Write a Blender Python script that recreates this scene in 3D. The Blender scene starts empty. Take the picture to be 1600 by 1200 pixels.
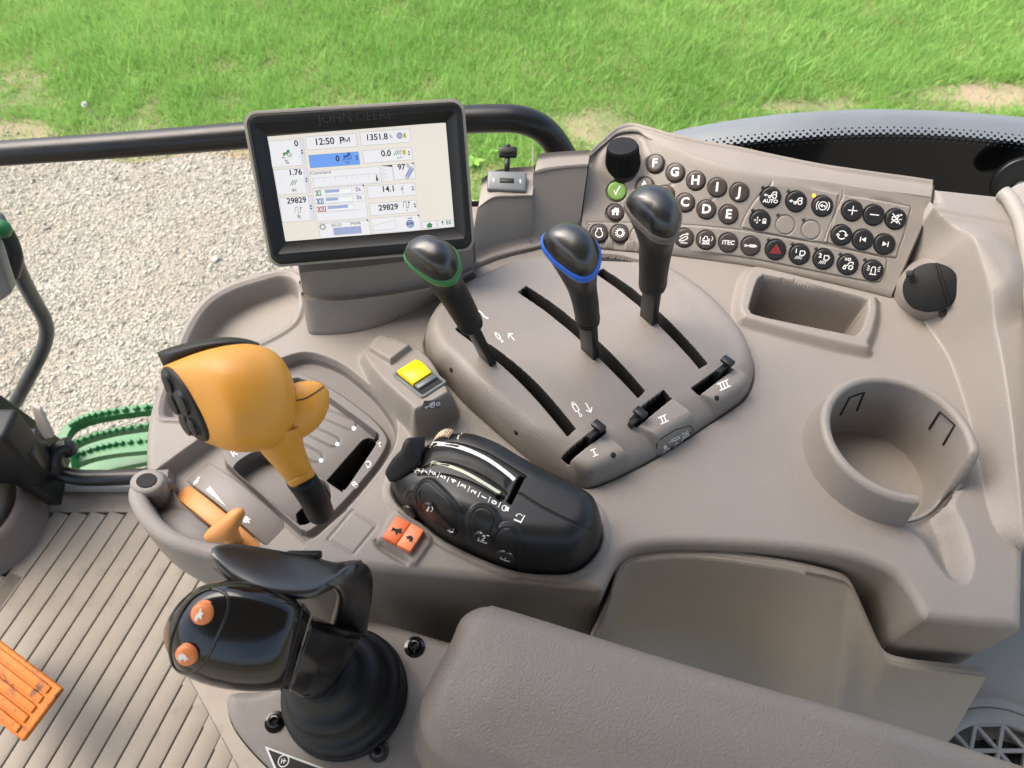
import bpy, bmesh, math, random
import numpy as np
from mathutils import Vector, Matrix
from mathutils.bvhtree import BVHTree

# ------------------------------------------------------------------ camera, world, light, exposure
S = bpy.context.scene
C = S.collection
PITCH, CAMH, FPX = math.radians(54.0), 0.48, 1142.0      # focal length in pixels of the 1600-wide photograph
cam_d = bpy.data.cameras.new('camera')
cam = bpy.data.objects.new('camera', cam_d)
C.objects.link(cam)
cam.location = (0, 0, CAMH)
cam.rotation_euler = (math.pi / 2 - PITCH, 0, 0)
cam_d.sensor_width = 36.0
cam_d.lens = 36.0 * FPX / 1600.0
cam_d.clip_start, cam_d.clip_end = 0.02, 400.0
cam_d.dof.use_dof = True
cam_d.dof.focus_distance = 0.58
cam_d.dof.aperture_fstop = 13.0
S.camera = cam

world = bpy.data.worlds.new('World')
S.world = world
world.use_nodes = True
wn = world.node_tree
sky = wn.nodes.new('ShaderNodeTexSky')
sky.sky_type = 'NISHITA'
sky.sun_disc = False
SUN_EL, SUN_AZ = math.radians(58), math.radians(-70)     # azimuth from +Y (away from the camera), positive to the right
sky.sun_elevation = SUN_EL
sky.sun_rotation = SUN_AZ
sky.air_density, sky.dust_density, sky.ozone_density = 1.0, 4.0, 1.0
bgn = wn.nodes['Background']
bgn.inputs['Strength'].default_value = 0.15
wn.links.new(sky.outputs['Color'], bgn.inputs['Color'])
sun_d = bpy.data.lights.new('sun', 'SUN')
sun_d.energy = 1.5
sun_d.angle = math.radians(55)
sun_d.color = (1.0, 0.975, 0.94)
sun = bpy.data.objects.new('sun', sun_d)
C.objects.link(sun)
sdir = Vector((math.sin(SUN_AZ) * math.cos(SUN_EL), math.cos(SUN_AZ) * math.cos(SUN_EL), math.sin(SUN_EL)))
sun.rotation_euler = sdir.to_track_quat('Z', 'Y').to_euler()
S.view_settings.view_transform = 'Standard'
S.view_settings.look = 'None'
S.view_settings.gamma = 1.0
S.view_settings.use_curve_mapping = False
S.view_settings.use_white_balance = True
S.view_settings.white_balance_temperature = 6850
S.view_settings.exposure = 1.5
S.cycles.max_bounces = 6
S.cycles.diffuse_bounces = 4
S.cycles.glossy_bounces = 3

# ------------------------------------------------------------------ pixel -> place helpers
R_ = np.array([1.0, 0, 0])
U_ = np.array([0, math.sin(PITCH), math.cos(PITCH)])
F_ = np.array([0, math.cos(PITCH), -math.sin(PITCH)])
CP = np.array([0, 0, CAMH])

def ray(u, v):
    return R_ * (u - 800.0) / FPX + U_ * (600.0 - v) / FPX + F_

def AT(u, v, z=0.0):
    d = ray(u, v)
    return CP + d * ((z - CAMH) / d[2])

def PD(u, v, D):
    return CP + ray(u, v) * D

def depth(p):
    return float((np.asarray(p) - CP) @ F_)

def proj(p):
    q = np.asarray(p) - CP
    w = q @ F_
    return 800 + FPX * (q[..., 0]) / w, 600 - FPX * (q @ U_) / w

def spl(pts, closed=False, k=8):
    P = np.asarray(pts, float)
    n = len(P)
    out = []
    for i in range(n if closed else n - 1):
        if closed:
            a, b, c, d = P[(i - 1) % n], P[i], P[(i + 1) % n], P[(i + 2) % n]
        else:
            a, b, c, d = P[max(i - 1, 0)], P[i], P[i + 1], P[min(i + 2, n - 1)]
        for j in range(k):
            t = j / k
            out.append(0.5 * ((2 * b) + (c - a) * t + (2 * a - 5 * b + 4 * c - d) * t * t + (3 * b - a - 3 * c + d) * t ** 3))
    if not closed:
        out.append(P[-1])
    return np.array(out)

def W(pts, z=0.0, smooth=True, closed=True, k=6):
    """pixel points lying at height z (or u,v,z triples) -> xy outline"""
    q = np.array([AT(p[0], p[1], p[2] if len(p) > 2 else z)[:2] for p in pts])
    return spl(q, closed, k) if smooth else q

# ------------------------------------------------------------------ mesh helpers
ORG = {}

def _org(parent):
    return ORG.get(parent.name, np.zeros(3)) if parent is not None else np.zeros(3)

def obj(name, V, F, mat, parent=None, smooth=True, sharp=None, mi=None, label=None):
    V = np.asarray(V, float)
    o0 = _org(parent)
    me = bpy.data.meshes.new(name)
    me.from_pydata((V - o0).tolist(), [], F if isinstance(F, list) else F.tolist())
    mats = mat if isinstance(mat, (list, tuple)) else [mat]
    for m in mats:
        me.materials.append(m)
    if mi is not None:
        me.polygons.foreach_set('material_index', np.asarray(mi, dtype=np.int32))
    bm = bmesh.new(); bm.from_mesh(me)
    bmesh.ops.recalc_face_normals(bm, faces=bm.faces) if len(V) < 60000 else None
    bm.to_mesh(me); bm.free()
    if smooth:
        me.shade_smooth()
        if sharp:
            me.set_sharp_from_angle(angle=math.radians(sharp))
    me.update()
    o = bpy.data.objects.new(name, me)
    C.objects.link(o)
    if parent is not None:
        o.parent = parent
        ORG[o.name] = o0
    else:
        ORG[o.name] = np.zeros(3)
    if label:
        o['label'] = label
    return o

def tag(o, label=None, cat=None, group=None, kind=None):
    if label: o['label'] = label
    if cat: o['category'] = cat
    if group: o['group'] = group
    if kind: o['kind'] = kind
    return o

def thing(name, label, cat, loc=(0, 0, 0), group=None):
    o = bpy.data.objects.new(name, None)
    o.empty_display_size = 0.02
    C.objects.link(o)
    o.location = Vector([float(x) for x in loc])
    ORG[o.name] = np.array(loc, float)
    return tag(o, label, cat, group)

def merge(*parts):
    V, F, n = [], [], 0
    for v, f in parts:
        v = np.asarray(v, float).reshape(-1, 3)
        V.append(v)
        F += [[i + n for i in q] for q in f]
        n += len(v)
    return np.concatenate(V), F

def ringpts(c, ax, ay, n=40, e=2.0, egg=0.0):
    t = np.arange(n) * 2 * math.pi / n
    cx, sx = np.cos(t), np.sin(t)
    x = np.sign(cx) * np.abs(cx) ** (2 / e)
    y = np.sign(sx) * np.abs(sx) ** (2 / e)
    x = x * (1 + egg * y)
    return np.asarray(c) + np.outer(x, ax) + np.outer(y, ay)

def loft(rings, cap0=True, cap1=True, closed=True):
    n = len(rings[0])
    V = np.concatenate(rings)
    F = []
    for i in range(len(rings) - 1):
        for j in range(n if closed else n - 1):
            k = (j + 1) % n
            F.append([i * n + j, i * n + k, (i + 1) * n + k, (i + 1) * n + j])
    if cap0: F.append(list(range(n))[::-1])
    if cap1: F.append([(len(rings) - 1) * n + j for j in range(n)])
    return V, F

def stations(st, k=5, n=40):
    """list of (centre, ax, ay, e[, egg]) -> smooth loft rings"""
    A = np.array([np.concatenate([np.asarray(s[0], float), np.asarray(s[1], float), np.asarray(s[2], float), [s[3] if len(s) > 3 else 2.0, s[4] if len(s) > 4 else 0.0]]) for s in st])
    B = spl(A, False, k)
    return [ringpts(b[:3], b[3:6], b[6:9], n, max(b[9], 1.2), b[10]) for b in B]

def tube(path, r, n=16, caps=True):
    P = np.asarray(path, float)
    rr = np.full(len(P), r) if np.isscalar(r) else np.asarray(r, float)
    T = np.gradient(P, axis=0)
    T /= np.linalg.norm(T, axis=1)[:, None]
    a = np.cross(T[0], [0.13, 0.37, 0.92]); a /= np.linalg.norm(a)
    rings = []
    for p, t, q in zip(P, T, rr):
        a = a - t * (a @ t); a /= np.linalg.norm(a)
        b = np.cross(t, a)
        rings.append(ringpts(p, a * q, b * q, n))
    return loft(rings, caps, caps)

def bm_vf(bm):
    bm.verts.index_update()
    V = np.array([v.co[:] for v in bm.verts]); F = [[v.index for v in f.verts] for f in bm.faces]
    bm.free()
    return V, F

def rbox(c, ax, ay, az, bev=0.001, seg=2):
    """box with half-extent vectors ax, ay, az and rounded edges"""
    bm = bmesh.new()
    bmesh.ops.create_cube(bm, size=2.0)
    l = [np.linalg.norm(a) for a in (ax, ay, az)]
    for v in bm.verts:
        v.co = Vector((v.co.x * l[0], v.co.y * l[1], v.co.z * l[2]))
    if bev > 0:
        bmesh.ops.bevel(bm, geom=list(bm.edges), offset=min(bev, min(l) * 0.95), segments=seg, profile=0.5, affect='EDGES')
    V, F = bm_vf(bm)
    M = np.array([np.asarray(a) / x for a, x in zip((ax, ay, az), l)])
    return np.asarray(c) + V @ M, F

def prism(front, ext, bev=0.0, seg=2):
    """front: ordered 3D polygon, ext: extrusion vector"""
    bm = bmesh.new()
    vs = [bm.verts.new(Vector([float(x) for x in p])) for p in front]
    f = bm.faces.new(vs)
    r = bmesh.ops.extrude_face_region(bm, geom=[f])
    for v in r['geom']:
        if isinstance(v, bmesh.types.BMVert):
            v.co += Vector([float(x) for x in ext])
    bmesh.ops.recalc_face_normals(bm, faces=bm.faces)
    if bev > 0:
        bmesh.ops.bevel(bm, geom=list(bm.edges), offset=bev, segments=seg, profile=0.5, affect='EDGES', clamp_overlap=True)
    return bm_vf(bm)

def frame_of(n, upish):
    n = np.asarray(n, float); n = n / np.linalg.norm(n)
    y = np.asarray(upish, float) - n * (np.asarray(upish) @ n); y /= np.linalg.norm(y)
    return np.cross(y, n), y, n

def lathe(c, axis, prof, n=40, xh=None, sx=1.0):
    """prof: list of (r, h) along axis from c"""
    x, y, a = frame_of(axis, xh if xh is not None else [0.1, 0.99, 0.05])
    rings = [ringpts(np.asarray(c) + a * h, x * max(r, 1e-5) * sx, y * max(r, 1e-5), n) for r, h in prof]
    return loft(rings)

def quad3d(c4, scale_depth):
    """four pixel corners of a rectangle -> 3D parallelogram (first corner's depth = scale_depth)"""
    d = [ray(*p) for p in c4]
    # D0 d0 - D1 d1 + D2 d2 - D3 d3 = 0
    A = np.array([d[1], -d[2], d[3]]).T
    D = np.linalg.solve(A, d[0] * scale_depth)
    return [CP + d[0] * scale_depth] + [CP + d[i + 1] * D[i] for i in range(3)]

BV = {}
def bvh_of(name, V, F):
    BV[name] = BVHTree.FromPolygons([Vector([float(x) for x in v]) for v in V], F if isinstance(F, list) else F.tolist())

def hit(u, v, *names):
    d = Vector([float(x) for x in ray(u, v)]).normalized()
    best = None
    for nm in (names or BV.keys()):
        loc, nor, i, dist = BV[nm].ray_cast(Vector([float(x) for x in CP]), d)
        if loc is not None and (best is None or dist < best[2]):
            if nor.dot(d) > 0: nor = -nor
            best = (np.array(loc), np.array(nor), dist)
    if best is None:          # just past the outline: take the closest point of the surface
        if len(names) != 1: raise RuntimeError('no hit %s %s %s' % (u, v, names))
        D = 0.55
        for _ in range(4):
            loc, nor, i, dist = BV[names[0]].find_nearest(Vector([float(x) for x in PD(u, v, D)]))
            D = depth(loc)
        nor = np.array(nor); nor = nor if nor @ ray(u, v) < 0 else -nor
        return np.array(loc), nor
    return best[0], best[1]

def seat(u, v, du, dv, *names):
    """surface frame at pixel (u,v); local y runs towards pixel direction (du,dv)"""
    p, n = hit(u, v, *names)
    q = CP + ray(u + du, v + dv) * depth(p)
    # intersect the neighbouring ray with the tangent plane
    d = ray(u + du * 0.2, v + dv * 0.2)
    t = ((p - CP) @ n) / (d @ n)
    y = CP + d * t - p
    x, y, n = frame_of(n, y)
    return p, x, y, n

# ------------------------------------------------------------------ flat print: strokes and letters
def ribbon(pts, w, closed=False):
    P = np.asarray(pts, float)
    n = len(P)
    V, F = [], []
    for i in range(n):
        a = P[(i - 1) % n] if (closed or i > 0) else None
        b = P[(i + 1) % n] if (closed or i < n - 1) else None
        d0 = (P[i] - a) if a is not None else None
        d1 = (b - P[i]) if b is not None else None
        if d0 is None: d0 = d1
        if d1 is None: d1 = d0
        d0 = d0 / (np.linalg.norm(d0) + 1e-12); d1 = d1 / (np.linalg.norm(d1) + 1e-12)
        n0 = np.array([-d0[1], d0[0]]); n1 = np.array([-d1[1], d1[0]])
        m = n0 + n1; m = m / (np.linalg.norm(m) + 1e-9)
        s = 1 / max(0.45, m @ n0)
        V += [P[i] + m * w / 2 * s, P[i] - m * w / 2 * s]
    for i in range(n if closed else n - 1):
        j = (i + 1) % n
        F.append([2 * i, 2 * i + 1, 2 * j + 1, 2 * j])
    return np.array(V), F

def circ(x, y, r, n=20, a0=0.0, a1=360.0):
    t = np.radians(np.linspace(a0, a1, n + 1))
    if abs(a1 - a0) >= 360: t = t[:-1]
    return np.stack([x + r * np.cos(t), y + r * np.sin(t)], -1)

class Art:
    """flat 2D artwork: ribbons, fills and text gathered into one mesh"""
    def __init__(s): s.p = []
    def line(s, pts, w=0.14, closed=False): s.p.append(ribbon(pts, w, closed)); return s
    def fill(s, pts):
        P = np.asarray(pts, float); s.p.append((P, [list(range(len(P)))])); return s
    def rect(s, x0, y0, x1, y1): return s.fill([(x0, y0), (x1, y0), (x1, y1), (x0, y1)])
    def ring(s, x, y, r, w=0.14, a0=0, a1=360): return s.line(circ(x, y, r, 22, a0, a1), w, abs(a1 - a0) >= 360)
    def disc(s, x, y, r): return s.fill(circ(x, y, r, 16))
    def text(s, t, x, y, size, bold=0.0, rot=0.0, sx=1.0):
        V, F = glyphs(t, bold)
        if len(V):
            c, q = math.cos(math.radians(rot)), math.sin(math.radians(rot))
            P = V * size * np.array([sx, 1.0])
            s.p.append((np.stack([x + P[:, 0] * c - P[:, 1] * q, y + P[:, 0] * q + P[:, 1] * c], -1), F))
        return s
    def flat(s):
        V, F, n = [], [], 0
        for i, (v, f) in enumerate(s.p):
            v = np.asarray(v, float)
            V.append(np.concatenate([v, np.full((len(v), 1), i * 1.0)], 1))
            F += [[k + n for k in q] for q in f]
            n += len(v)
        return np.concatenate(V), F
    def place(s, p, x, y, n, sc, lift=0.0003, dz=0.00001):
        V, F = s.flat()
        sc = np.atleast_1d(sc) * np.ones(2)
        P = np.asarray(p) + np.outer(V[:, 0] * sc[0], x) + np.outer(V[:, 1] * sc[1], y) + np.outer(lift + V[:, 2] * dz, n)
        return P, F

_G = {}
def glyphs(t, bold=0.0):
    """centred text as flat vertices (x, y), cap height about 0.7"""
    key = (t, bold)
    if key not in _G:
        cu = bpy.data.curves.new('type', 'FONT')
        cu.body = t
        cu.align_x, cu.align_y = 'CENTER', 'CENTER'
        cu.offset = bold
        cu.resolution_u = 3
        cu.fill_mode = 'FRONT'
        ob = bpy.data.objects.new('type', cu)
        me = ob.to_mesh()
        V = np.array([v.co[:2] for v in me.vertices]).reshape(-1, 2)
        F = [list(p.vertices) for p in me.polygons]
        ob.to_mesh_clear()
        bpy.data.objects.remove(ob); bpy.data.curves.remove(cu)
        _G[key] = (V, F)
    return _G[key]

def drape(P, n, name, lift=0.0004):
    """drop artwork vertices onto a surface along -n"""
    out = []
    nv = Vector([float(x) for x in n]).normalized()
    for p in P:
        o = Vector([float(x) for x in p]) + nv * 0.03
        loc, nor, i, d = BV[name].ray_cast(o, -nv)
        out.append(np.array(loc + nv * lift) if loc is not None else np.asarray(p))
    return np.array(out)

# ------------------------------------------------------------------ materials
def mat(name, col, rough=0.5, grain=0.0, gscale=900.0, var=0.06, vscale=14.0, spec=0.5, metal=0.0, coat=0.0, emit=None, estr=1.0, wear=0.0, dirt=0.0, dscale=120.0):
    m = bpy.data.materials.new(name)
    m.use_nodes = True
    nt = m.node_tree
    b = nt.nodes['Principled BSDF']
    b.inputs['Base Color'].default_value = (*col, 1)
    b.inputs['Roughness'].default_value = rough
    b.inputs['Specular IOR Level'].default_value = spec
    b.inputs['Metallic'].default_value = metal
    b.inputs['Coat Weight'].default_value = coat
    b.inputs['Coat Roughness'].default_value = 0.08
    tc = nt.nodes.new('ShaderNodeTexCoord')
    if var > 0:
        nz = nt.nodes.new('ShaderNodeTexNoise')
        nz.inputs['Scale'].default_value = vscale
        nz.inputs['Detail'].default_value = 6
        nt.links.new(tc.outputs['Object'], nz.inputs['Vector'])
        mr = nt.nodes.new('ShaderNodeMapRange')
        mr.inputs['From Min'].default_value, mr.inputs['From Max'].default_value = 0.3, 0.7
        mr.inputs['To Min'].default_value, mr.inputs['To Max'].default_value = 1 - var, 1 + var
        nt.links.new(nz.outputs['Fac'], mr.inputs['Value'])
        mx = nt.nodes.new('ShaderNodeMix'); mx.data_type = 'RGBA'; mx.blend_type = 'MULTIPLY'
        mx.inputs['Factor'].default_value = 1.0
        mx.inputs['A'].default_value = (*col, 1)
        nt.links.new(mr.outputs['Result'], mx.inputs['B'])
        last = mx.outputs['Result']
        if wear > 0:      # fine pale dust specks and scuffs
            n2 = nt.nodes.new('ShaderNodeTexNoise'); n2.inputs['Scale'].default_value = 420; n2.inputs['Detail'].default_value = 2
            nt.links.new(tc.outputs['Object'], n2.inputs['Vector'])
            m2 = nt.nodes.new('ShaderNodeMapRange')
            m2.inputs['From Min'].default_value, m2.inputs['From Max'].default_value = 0.70, 0.78
            m2.inputs['To Min'].default_value, m2.inputs['To Max'].default_value = 0.0, wear
            nt.links.new(n2.outputs['Fac'], m2.inputs['Value'])
            mw = nt.nodes.new('ShaderNodeMix'); mw.data_type = 'RGBA'
            nt.links.new(m2.outputs['Result'], mw.inputs['Factor'])
            nt.links.new(last, mw.inputs['A'])
            mw.inputs['B'].default_value = (0.55, 0.51, 0.46, 1)
            last = mw.outputs['Result']
        if dirt > 0:      # dark ground-in dirt in irregular patches and specks
            for sc_n, lo, hi, k_ in ((dscale, .54, .66, dirt), (dscale * 4.3, .60, .68, dirt * .8)):
                n3 = nt.nodes.new('ShaderNodeTexNoise'); n3.inputs['Scale'].default_value = sc_n; n3.inputs['Detail'].default_value = 5
                nt.links.new(tc.outputs['Object'], n3.inputs['Vector'])
                m3 = nt.nodes.new('ShaderNodeMapRange')
                m3.inputs['From Min'].default_value, m3.inputs['From Max'].default_value = lo, hi
                m3.inputs['To Min'].default_value, m3.inputs['To Max'].default_value = 0.0, k_
                nt.links.new(n3.outputs['Fac'], m3.inputs['Value'])
                md = nt.nodes.new('ShaderNodeMix'); md.data_type = 'RGBA'
                nt.links.new(m3.outputs['Result'], md.inputs['Factor'])
                nt.links.new(last, md.inputs['A'])
                md.inputs['B'].default_value = (0.045, 0.036, 0.028, 1)
                last = md.outputs['Result']
        nt.links.new(last, b.inputs['Base Color'])
        rr = nt.nodes.new('ShaderNodeMapRange')
        rr.inputs['From Min'].default_value, rr.inputs['From Max'].default_value = 0.3, 0.7
        rr.inputs['To Min'].default_value, rr.inputs['To Max'].default_value = rough * 0.88, min(1, rough * 1.12)
        nt.links.new(nz.outputs['Fac'], rr.inputs['Value'])
        nt.links.new(rr.outputs['Result'], b.inputs['Roughness'])
    if grain > 0:
        ng = nt.nodes.new('ShaderNodeTexNoise')
        ng.inputs['Scale'].default_value = gscale
        ng.inputs['Detail'].default_value = 3
        nt.links.new(tc.outputs['Object'], ng.inputs['Vector'])
        bp = nt.nodes.new('ShaderNodeBump')
        bp.inputs['Strength'].default_value = grain
        bp.inputs['Distance'].default_value = 0.001
        nt.links.new(ng.outputs['Fac'], bp.inputs['Height'])
        nt.links.new(bp.outputs['Normal'], b.inputs['Normal'])
    if emit:
        b.inputs['Emission Color'].default_value = (*emit, 1)
        b.inputs['Emission Strength'].default_value = estr
    return m

M = {}
M['taupe'] = mat('taupe_plastic', (0.238, 0.213, 0.189), 0.45, 0.32, 900, 0.05, 9, 0.45, wear=0.25)
M['taupe_dark'] = mat('taupe_panel_plastic', (0.150, 0.122, 0.107), 0.5, 0.20, 1200, 0.05, 9, 0.4, wear=0.2)
M['taupe_light'] = mat('light_taupe_plastic', (0.29, 0.272, 0.245), 0.52, 0.25, 900, 0.05, 9, 0.4)
M['gate'] = mat('gate_plastic', (0.150, 0.135, 0.125), 0.45, 0.1, 1100, 0.08, 20, 0.4, wear=0.3)
M['groove'] = mat('dark_gap', (0.012, 0.011, 0.010), 0.8, 0, var=0)
M['black'] = mat('black_plastic', (0.0085, 0.0095, 0.0105), 0.40, 0.10, 900, 0.10, 20, 0.42, wear=0.04)
M['rubber'] = mat('black_rubber', (0.009, 0.0098, 0.0105), 0.50, 0.16, 1300, 0.12, 30, 0.34, wear=0.04)
M['gloss'] = mat('gloss_black', (0.004, 0.004, 0.005), 0.14, 0.02, 200, 0.05, 20, 0.5)
M['cap'] = mat('satin_black_cap', (0.008, 0.009, 0.010), 0.30, 0.05, 120, 0.10, 30, 0.9)
M['steel'] = mat('dark_steel', (0.05, 0.05, 0.05), 0.4, 0.1, 700, 0.2, 60, 0.5, 0.4)
M['amber'] = mat('amber_plastic', (0.68, 0.305, 0.042), 0.40, 0.16, 900, 0.05, 20, 0.45)
M['orange'] = mat('pale_orange_plastic', (0.66, 0.285, 0.085), 0.42, 0.12, 700, 0.05, 20, 0.45)
M['redorange'] = mat('red_orange_plastic', (0.83, 0.17, 0.045), 0.4, 0.05, 700, 0.04, 20, 0.45)
M['yellow'] = mat('yellow_plastic', (0.85, 0.65, 0.01), 0.35, 0.03, 700, 0.03, 20, 0.45)
M['green'] = mat('green_band', (0.025, 0.20, 0.06), 0.4, var=0.05)
M['blue'] = mat('blue_band', (0.01, 0.12, 0.62), 0.4, var=0.05)
M['greyband'] = mat('grey_band', (0.13, 0.115, 0.105), 0.45, var=0.05)
M['white'] = mat('white_print', (0.78, 0.78, 0.76), 0.5, var=0.03)
M['brown'] = mat('brown_button', (0.045, 0.034, 0.030), 0.42, 0.05, 900, 0.05)
M['bblack'] = mat('black_button', (0.012, 0.012, 0.014), 0.42, 0.06, 900, 0.05)
M['okgreen'] = mat('green_button', (0.17, 0.32, 0.07), 0.42, 0.05, 900, 0.04)
M['fender'] = mat('fender_plastic', (0.13, 0.145, 0.152), 0.36, 0.10, 200, 0.10, 6, 0.5)
M['matte'] = mat('matte_black', (0.006, 0.0065, 0.007), 0.55, 0.14, 900, 0.1, 30, 0.22, wear=.03)
M['rail'] = mat('black_rail', (0.006, 0.0065, 0.007), 0.34, 0.10, 500, 0.1, 30, 0.40, wear=.03)
M['deere'] = mat('green_paint', (0.012, 0.135, 0.038), 0.40, 0.05, 300, 0.12, 25, 0.5)
# ------------------------------------------------------------------ ground, gravel, grass
GZ = -1.75
rng = np.random.default_rng(7)

def node(nt, t, **kw):
    n = nt.nodes.new(t)
    for k, v in kw.items():
        n.inputs[k.replace('_', ' ')].default_value = v
    return n

def ground_edge(x):
    """y of the gravel / grass border at x (the border wanders)"""
    return 3.02 + 0.03 * x + 0.07 * np.sin(x * 2.3 + 0.6) + 0.05 * np.sin(x * 5.1 + 2.0) + 0.03 * np.sin(x * 11.3) - 0.9 * np.clip((x + 0.9) / 1.0, 0, 1) ** 1.5

def vnoise(x, y, s, seed=0):
    """cheap smooth value noise for scattering"""
    r = np.random.default_rng(seed).random((64, 64))
    gx, gy = x * s, y * s
    i, j = np.floor(gx).astype(int), np.floor(gy).astype(int)
    fx, fy = gx - i, gy - j
    fx, fy = fx * fx * (3 - 2 * fx), fy * fy * (3 - 2 * fy)
    g = lambda a, b: r[a % 64, b % 64]
    return (g(i, j) * (1 - fx) + g(i + 1, j) * fx) * (1 - fy) + (g(i, j + 1) * (1 - fx) + g(i + 1, j + 1) * fx) * fy

def earth_material():
    m = bpy.data.materials.new('earth'); m.use_nodes = True
    nt = m.node_tree; b = nt.nodes['Principled BSDF']
    tc = nt.nodes.new('ShaderNodeTexCoord')
    a = node(nt, 'ShaderNodeTexNoise', Scale=2.2, Detail=8.0); nt.links.new(tc.outputs['Object'], a.inputs['Vector'])
    c = nt.nodes.new('ShaderNodeValToRGB')
    c.color_ramp.elements[0].position, c.color_ramp.elements[0].color = 0.35, (0.10, 0.15, 0.04, 1)
    c.color_ramp.elements[1].position, c.color_ramp.elements[1].color = 0.65, (0.30, 0.23, 0.15, 1)
    nt.links.new(a.outputs['Fac'], c.inputs['Fac'])
    nt.links.new(c.outputs['Color'], b.inputs['Base Color'])
    b.inputs['Roughness'].default_value = 0.95
    g = node(nt, 'ShaderNodeTexNoise', Scale=60.0, Detail=6.0); nt.links.new(tc.outputs['Object'], g.inputs['Vector'])
    bp = node(nt, 'ShaderNodeBump', Strength=0.6, Distance=0.02); nt.links.new(g.outputs['Fac'], bp.inputs['Height'])
    nt.links.new(bp.outputs['Normal'], b.inputs['Normal'])
    return m

def gravel_material():
    m = bpy.data.materials.new('gravel'); m.use_nodes = True
    nt = m.node_tree; b = nt.nodes['Principled BSDF']
    tc = nt.nodes.new('ShaderNodeTexCoord')
    v = node(nt, 'ShaderNodeTexVoronoi', Scale=150.0); nt.links.new(tc.outputs['Object'], v.inputs['Vector'])
    c = nt.nodes.new('ShaderNodeValToRGB')
    e = c.color_ramp.elements
    e[0].color = (0.20, 0.175, 0.135, 1); e[1].color = (0.42, 0.39, 0.34, 1)
    sp = nt.nodes.new('ShaderNodeSeparateColor'); nt.links.new(v.outputs['Color'], sp.inputs['Color'])
    nt.links.new(sp.outputs['Red'], c.inputs['Fac'])
    a = node(nt, 'ShaderNodeTexNoise', Scale=3.0, Detail=5.0); nt.links.new(tc.outputs['Object'], a.inputs['Vector'])
    r2 = nt.nodes.new('ShaderNodeMapRange'); r2.inputs['From Min'].default_value, r2.inputs['From Max'].default_value = 0.4, 0.65
    nt.links.new(a.outputs['Fac'], r2.inputs['Value'])
    mx = nt.nodes.new('ShaderNodeMix'); mx.data_type = 'RGBA'
    nt.links.new(r2.outputs['Result'], mx.inputs['Factor'])
    nt.links.new(c.outputs['Color'], mx.inputs['A']); mx.inputs['B'].default_value = (0.30, 0.26, 0.20, 1)
    nt.links.new(mx.outputs['Result'], b.inputs['Base Color'])
    b.inputs['Roughness'].default_value = 0.9
    bp = node(nt, 'ShaderNodeBump', Strength=0.8, Distance=0.006); nt.links.new(v.outputs['Distance'], bp.inputs['Height'])
    bp.invert = True
    nt.links.new(bp.outputs['Normal'], b.inputs['Normal'])
    return m

def attr_material(name, rough=0.7, trans=0.0):
    m = bpy.data.materials.new(name); m.use_nodes = True
    nt = m.node_tree; b = nt.nodes['Principled BSDF']
    at = nt.nodes.new('ShaderNodeAttribute'); at.attribute_name = 'tint'
    nt.links.new(at.outputs['Color'], b.inputs['Base Color'])
    b.inputs['Roughness'].default_value = rough
    b.inputs['Specular IOR Level'].default_value = 0.25
    if trans:
        t = nt.nodes.new('ShaderNodeBsdfTranslucent'); nt.links.new(at.outputs['Color'], t.inputs['Color'])
        mx = nt.nodes.new('ShaderNodeMixShader'); mx.inputs['Fac'].default_value = trans
        nt.links.new(b.outputs['BSDF'], mx.inputs[1]); nt.links.new(t.outputs['BSDF'], mx.inputs[2])
        nt.links.new(mx.outputs['Shader'], nt.nodes['Material Output'].inputs['Surface'])
    return m

def big_mesh(name, V, F, mat_, tint=None, smooth=False):
    """V (n,3), F (m,k) arrays, tint per vertex"""
    me = bpy.data.meshes.new(name)
    V = np.ascontiguousarray(V, np.float32); F = np.ascontiguousarray(F, np.int32)
    me.vertices.add(len(V)); me.vertices.foreach_set('co', V.ravel())
    k = F.shape[1]
    me.loops.add(F.size); me.loops.foreach_set('vertex_index', F.ravel())
    me.polygons.add(len(F))
    me.polygons.foreach_set('loop_start', np.arange(0, F.size, k, dtype=np.int32))
    me.update(calc_edges=True)
    me.materials.append(mat_)
    if tint is not None:
        a = me.color_attributes.new('tint', 'FLOAT_COLOR', 'POINT')
        a.data.foreach_set('color', np.concatenate([tint, np.ones((len(tint), 1))], 1).astype(np.float32).ravel())
    if smooth: me.shade_smooth()
    o = bpy.data.objects.new(name, me); C.objects.link(o)
    return o

gv = [(-150, -150, GZ), (150, -150, GZ), (150, 150, GZ), (-150, 150, GZ)]
tag(obj('ground', gv, [[0, 1, 2, 3]], earth_material(), smooth=False), 'bare earth and short turf under the grass', kind='structure')
xs = np.linspace(-14, 14, 281)
top = np.stack([xs, ground_edge(xs), np.full_like(xs, GZ + 0.004)], -1)
bot = np.stack([xs, np.full_like(xs, -8.0), np.full_like(xs, GZ + 0.004)], -1)
gV = np.concatenate([top, bot]); n_ = len(xs)
tag(obj('gravel_track', gV, [[i, i + 1, n_ + i + 1, n_ + i] for i in range(n_ - 1)], gravel_material(), smooth=False), 'pale gravel track beside the tractor', kind='structure')

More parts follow.
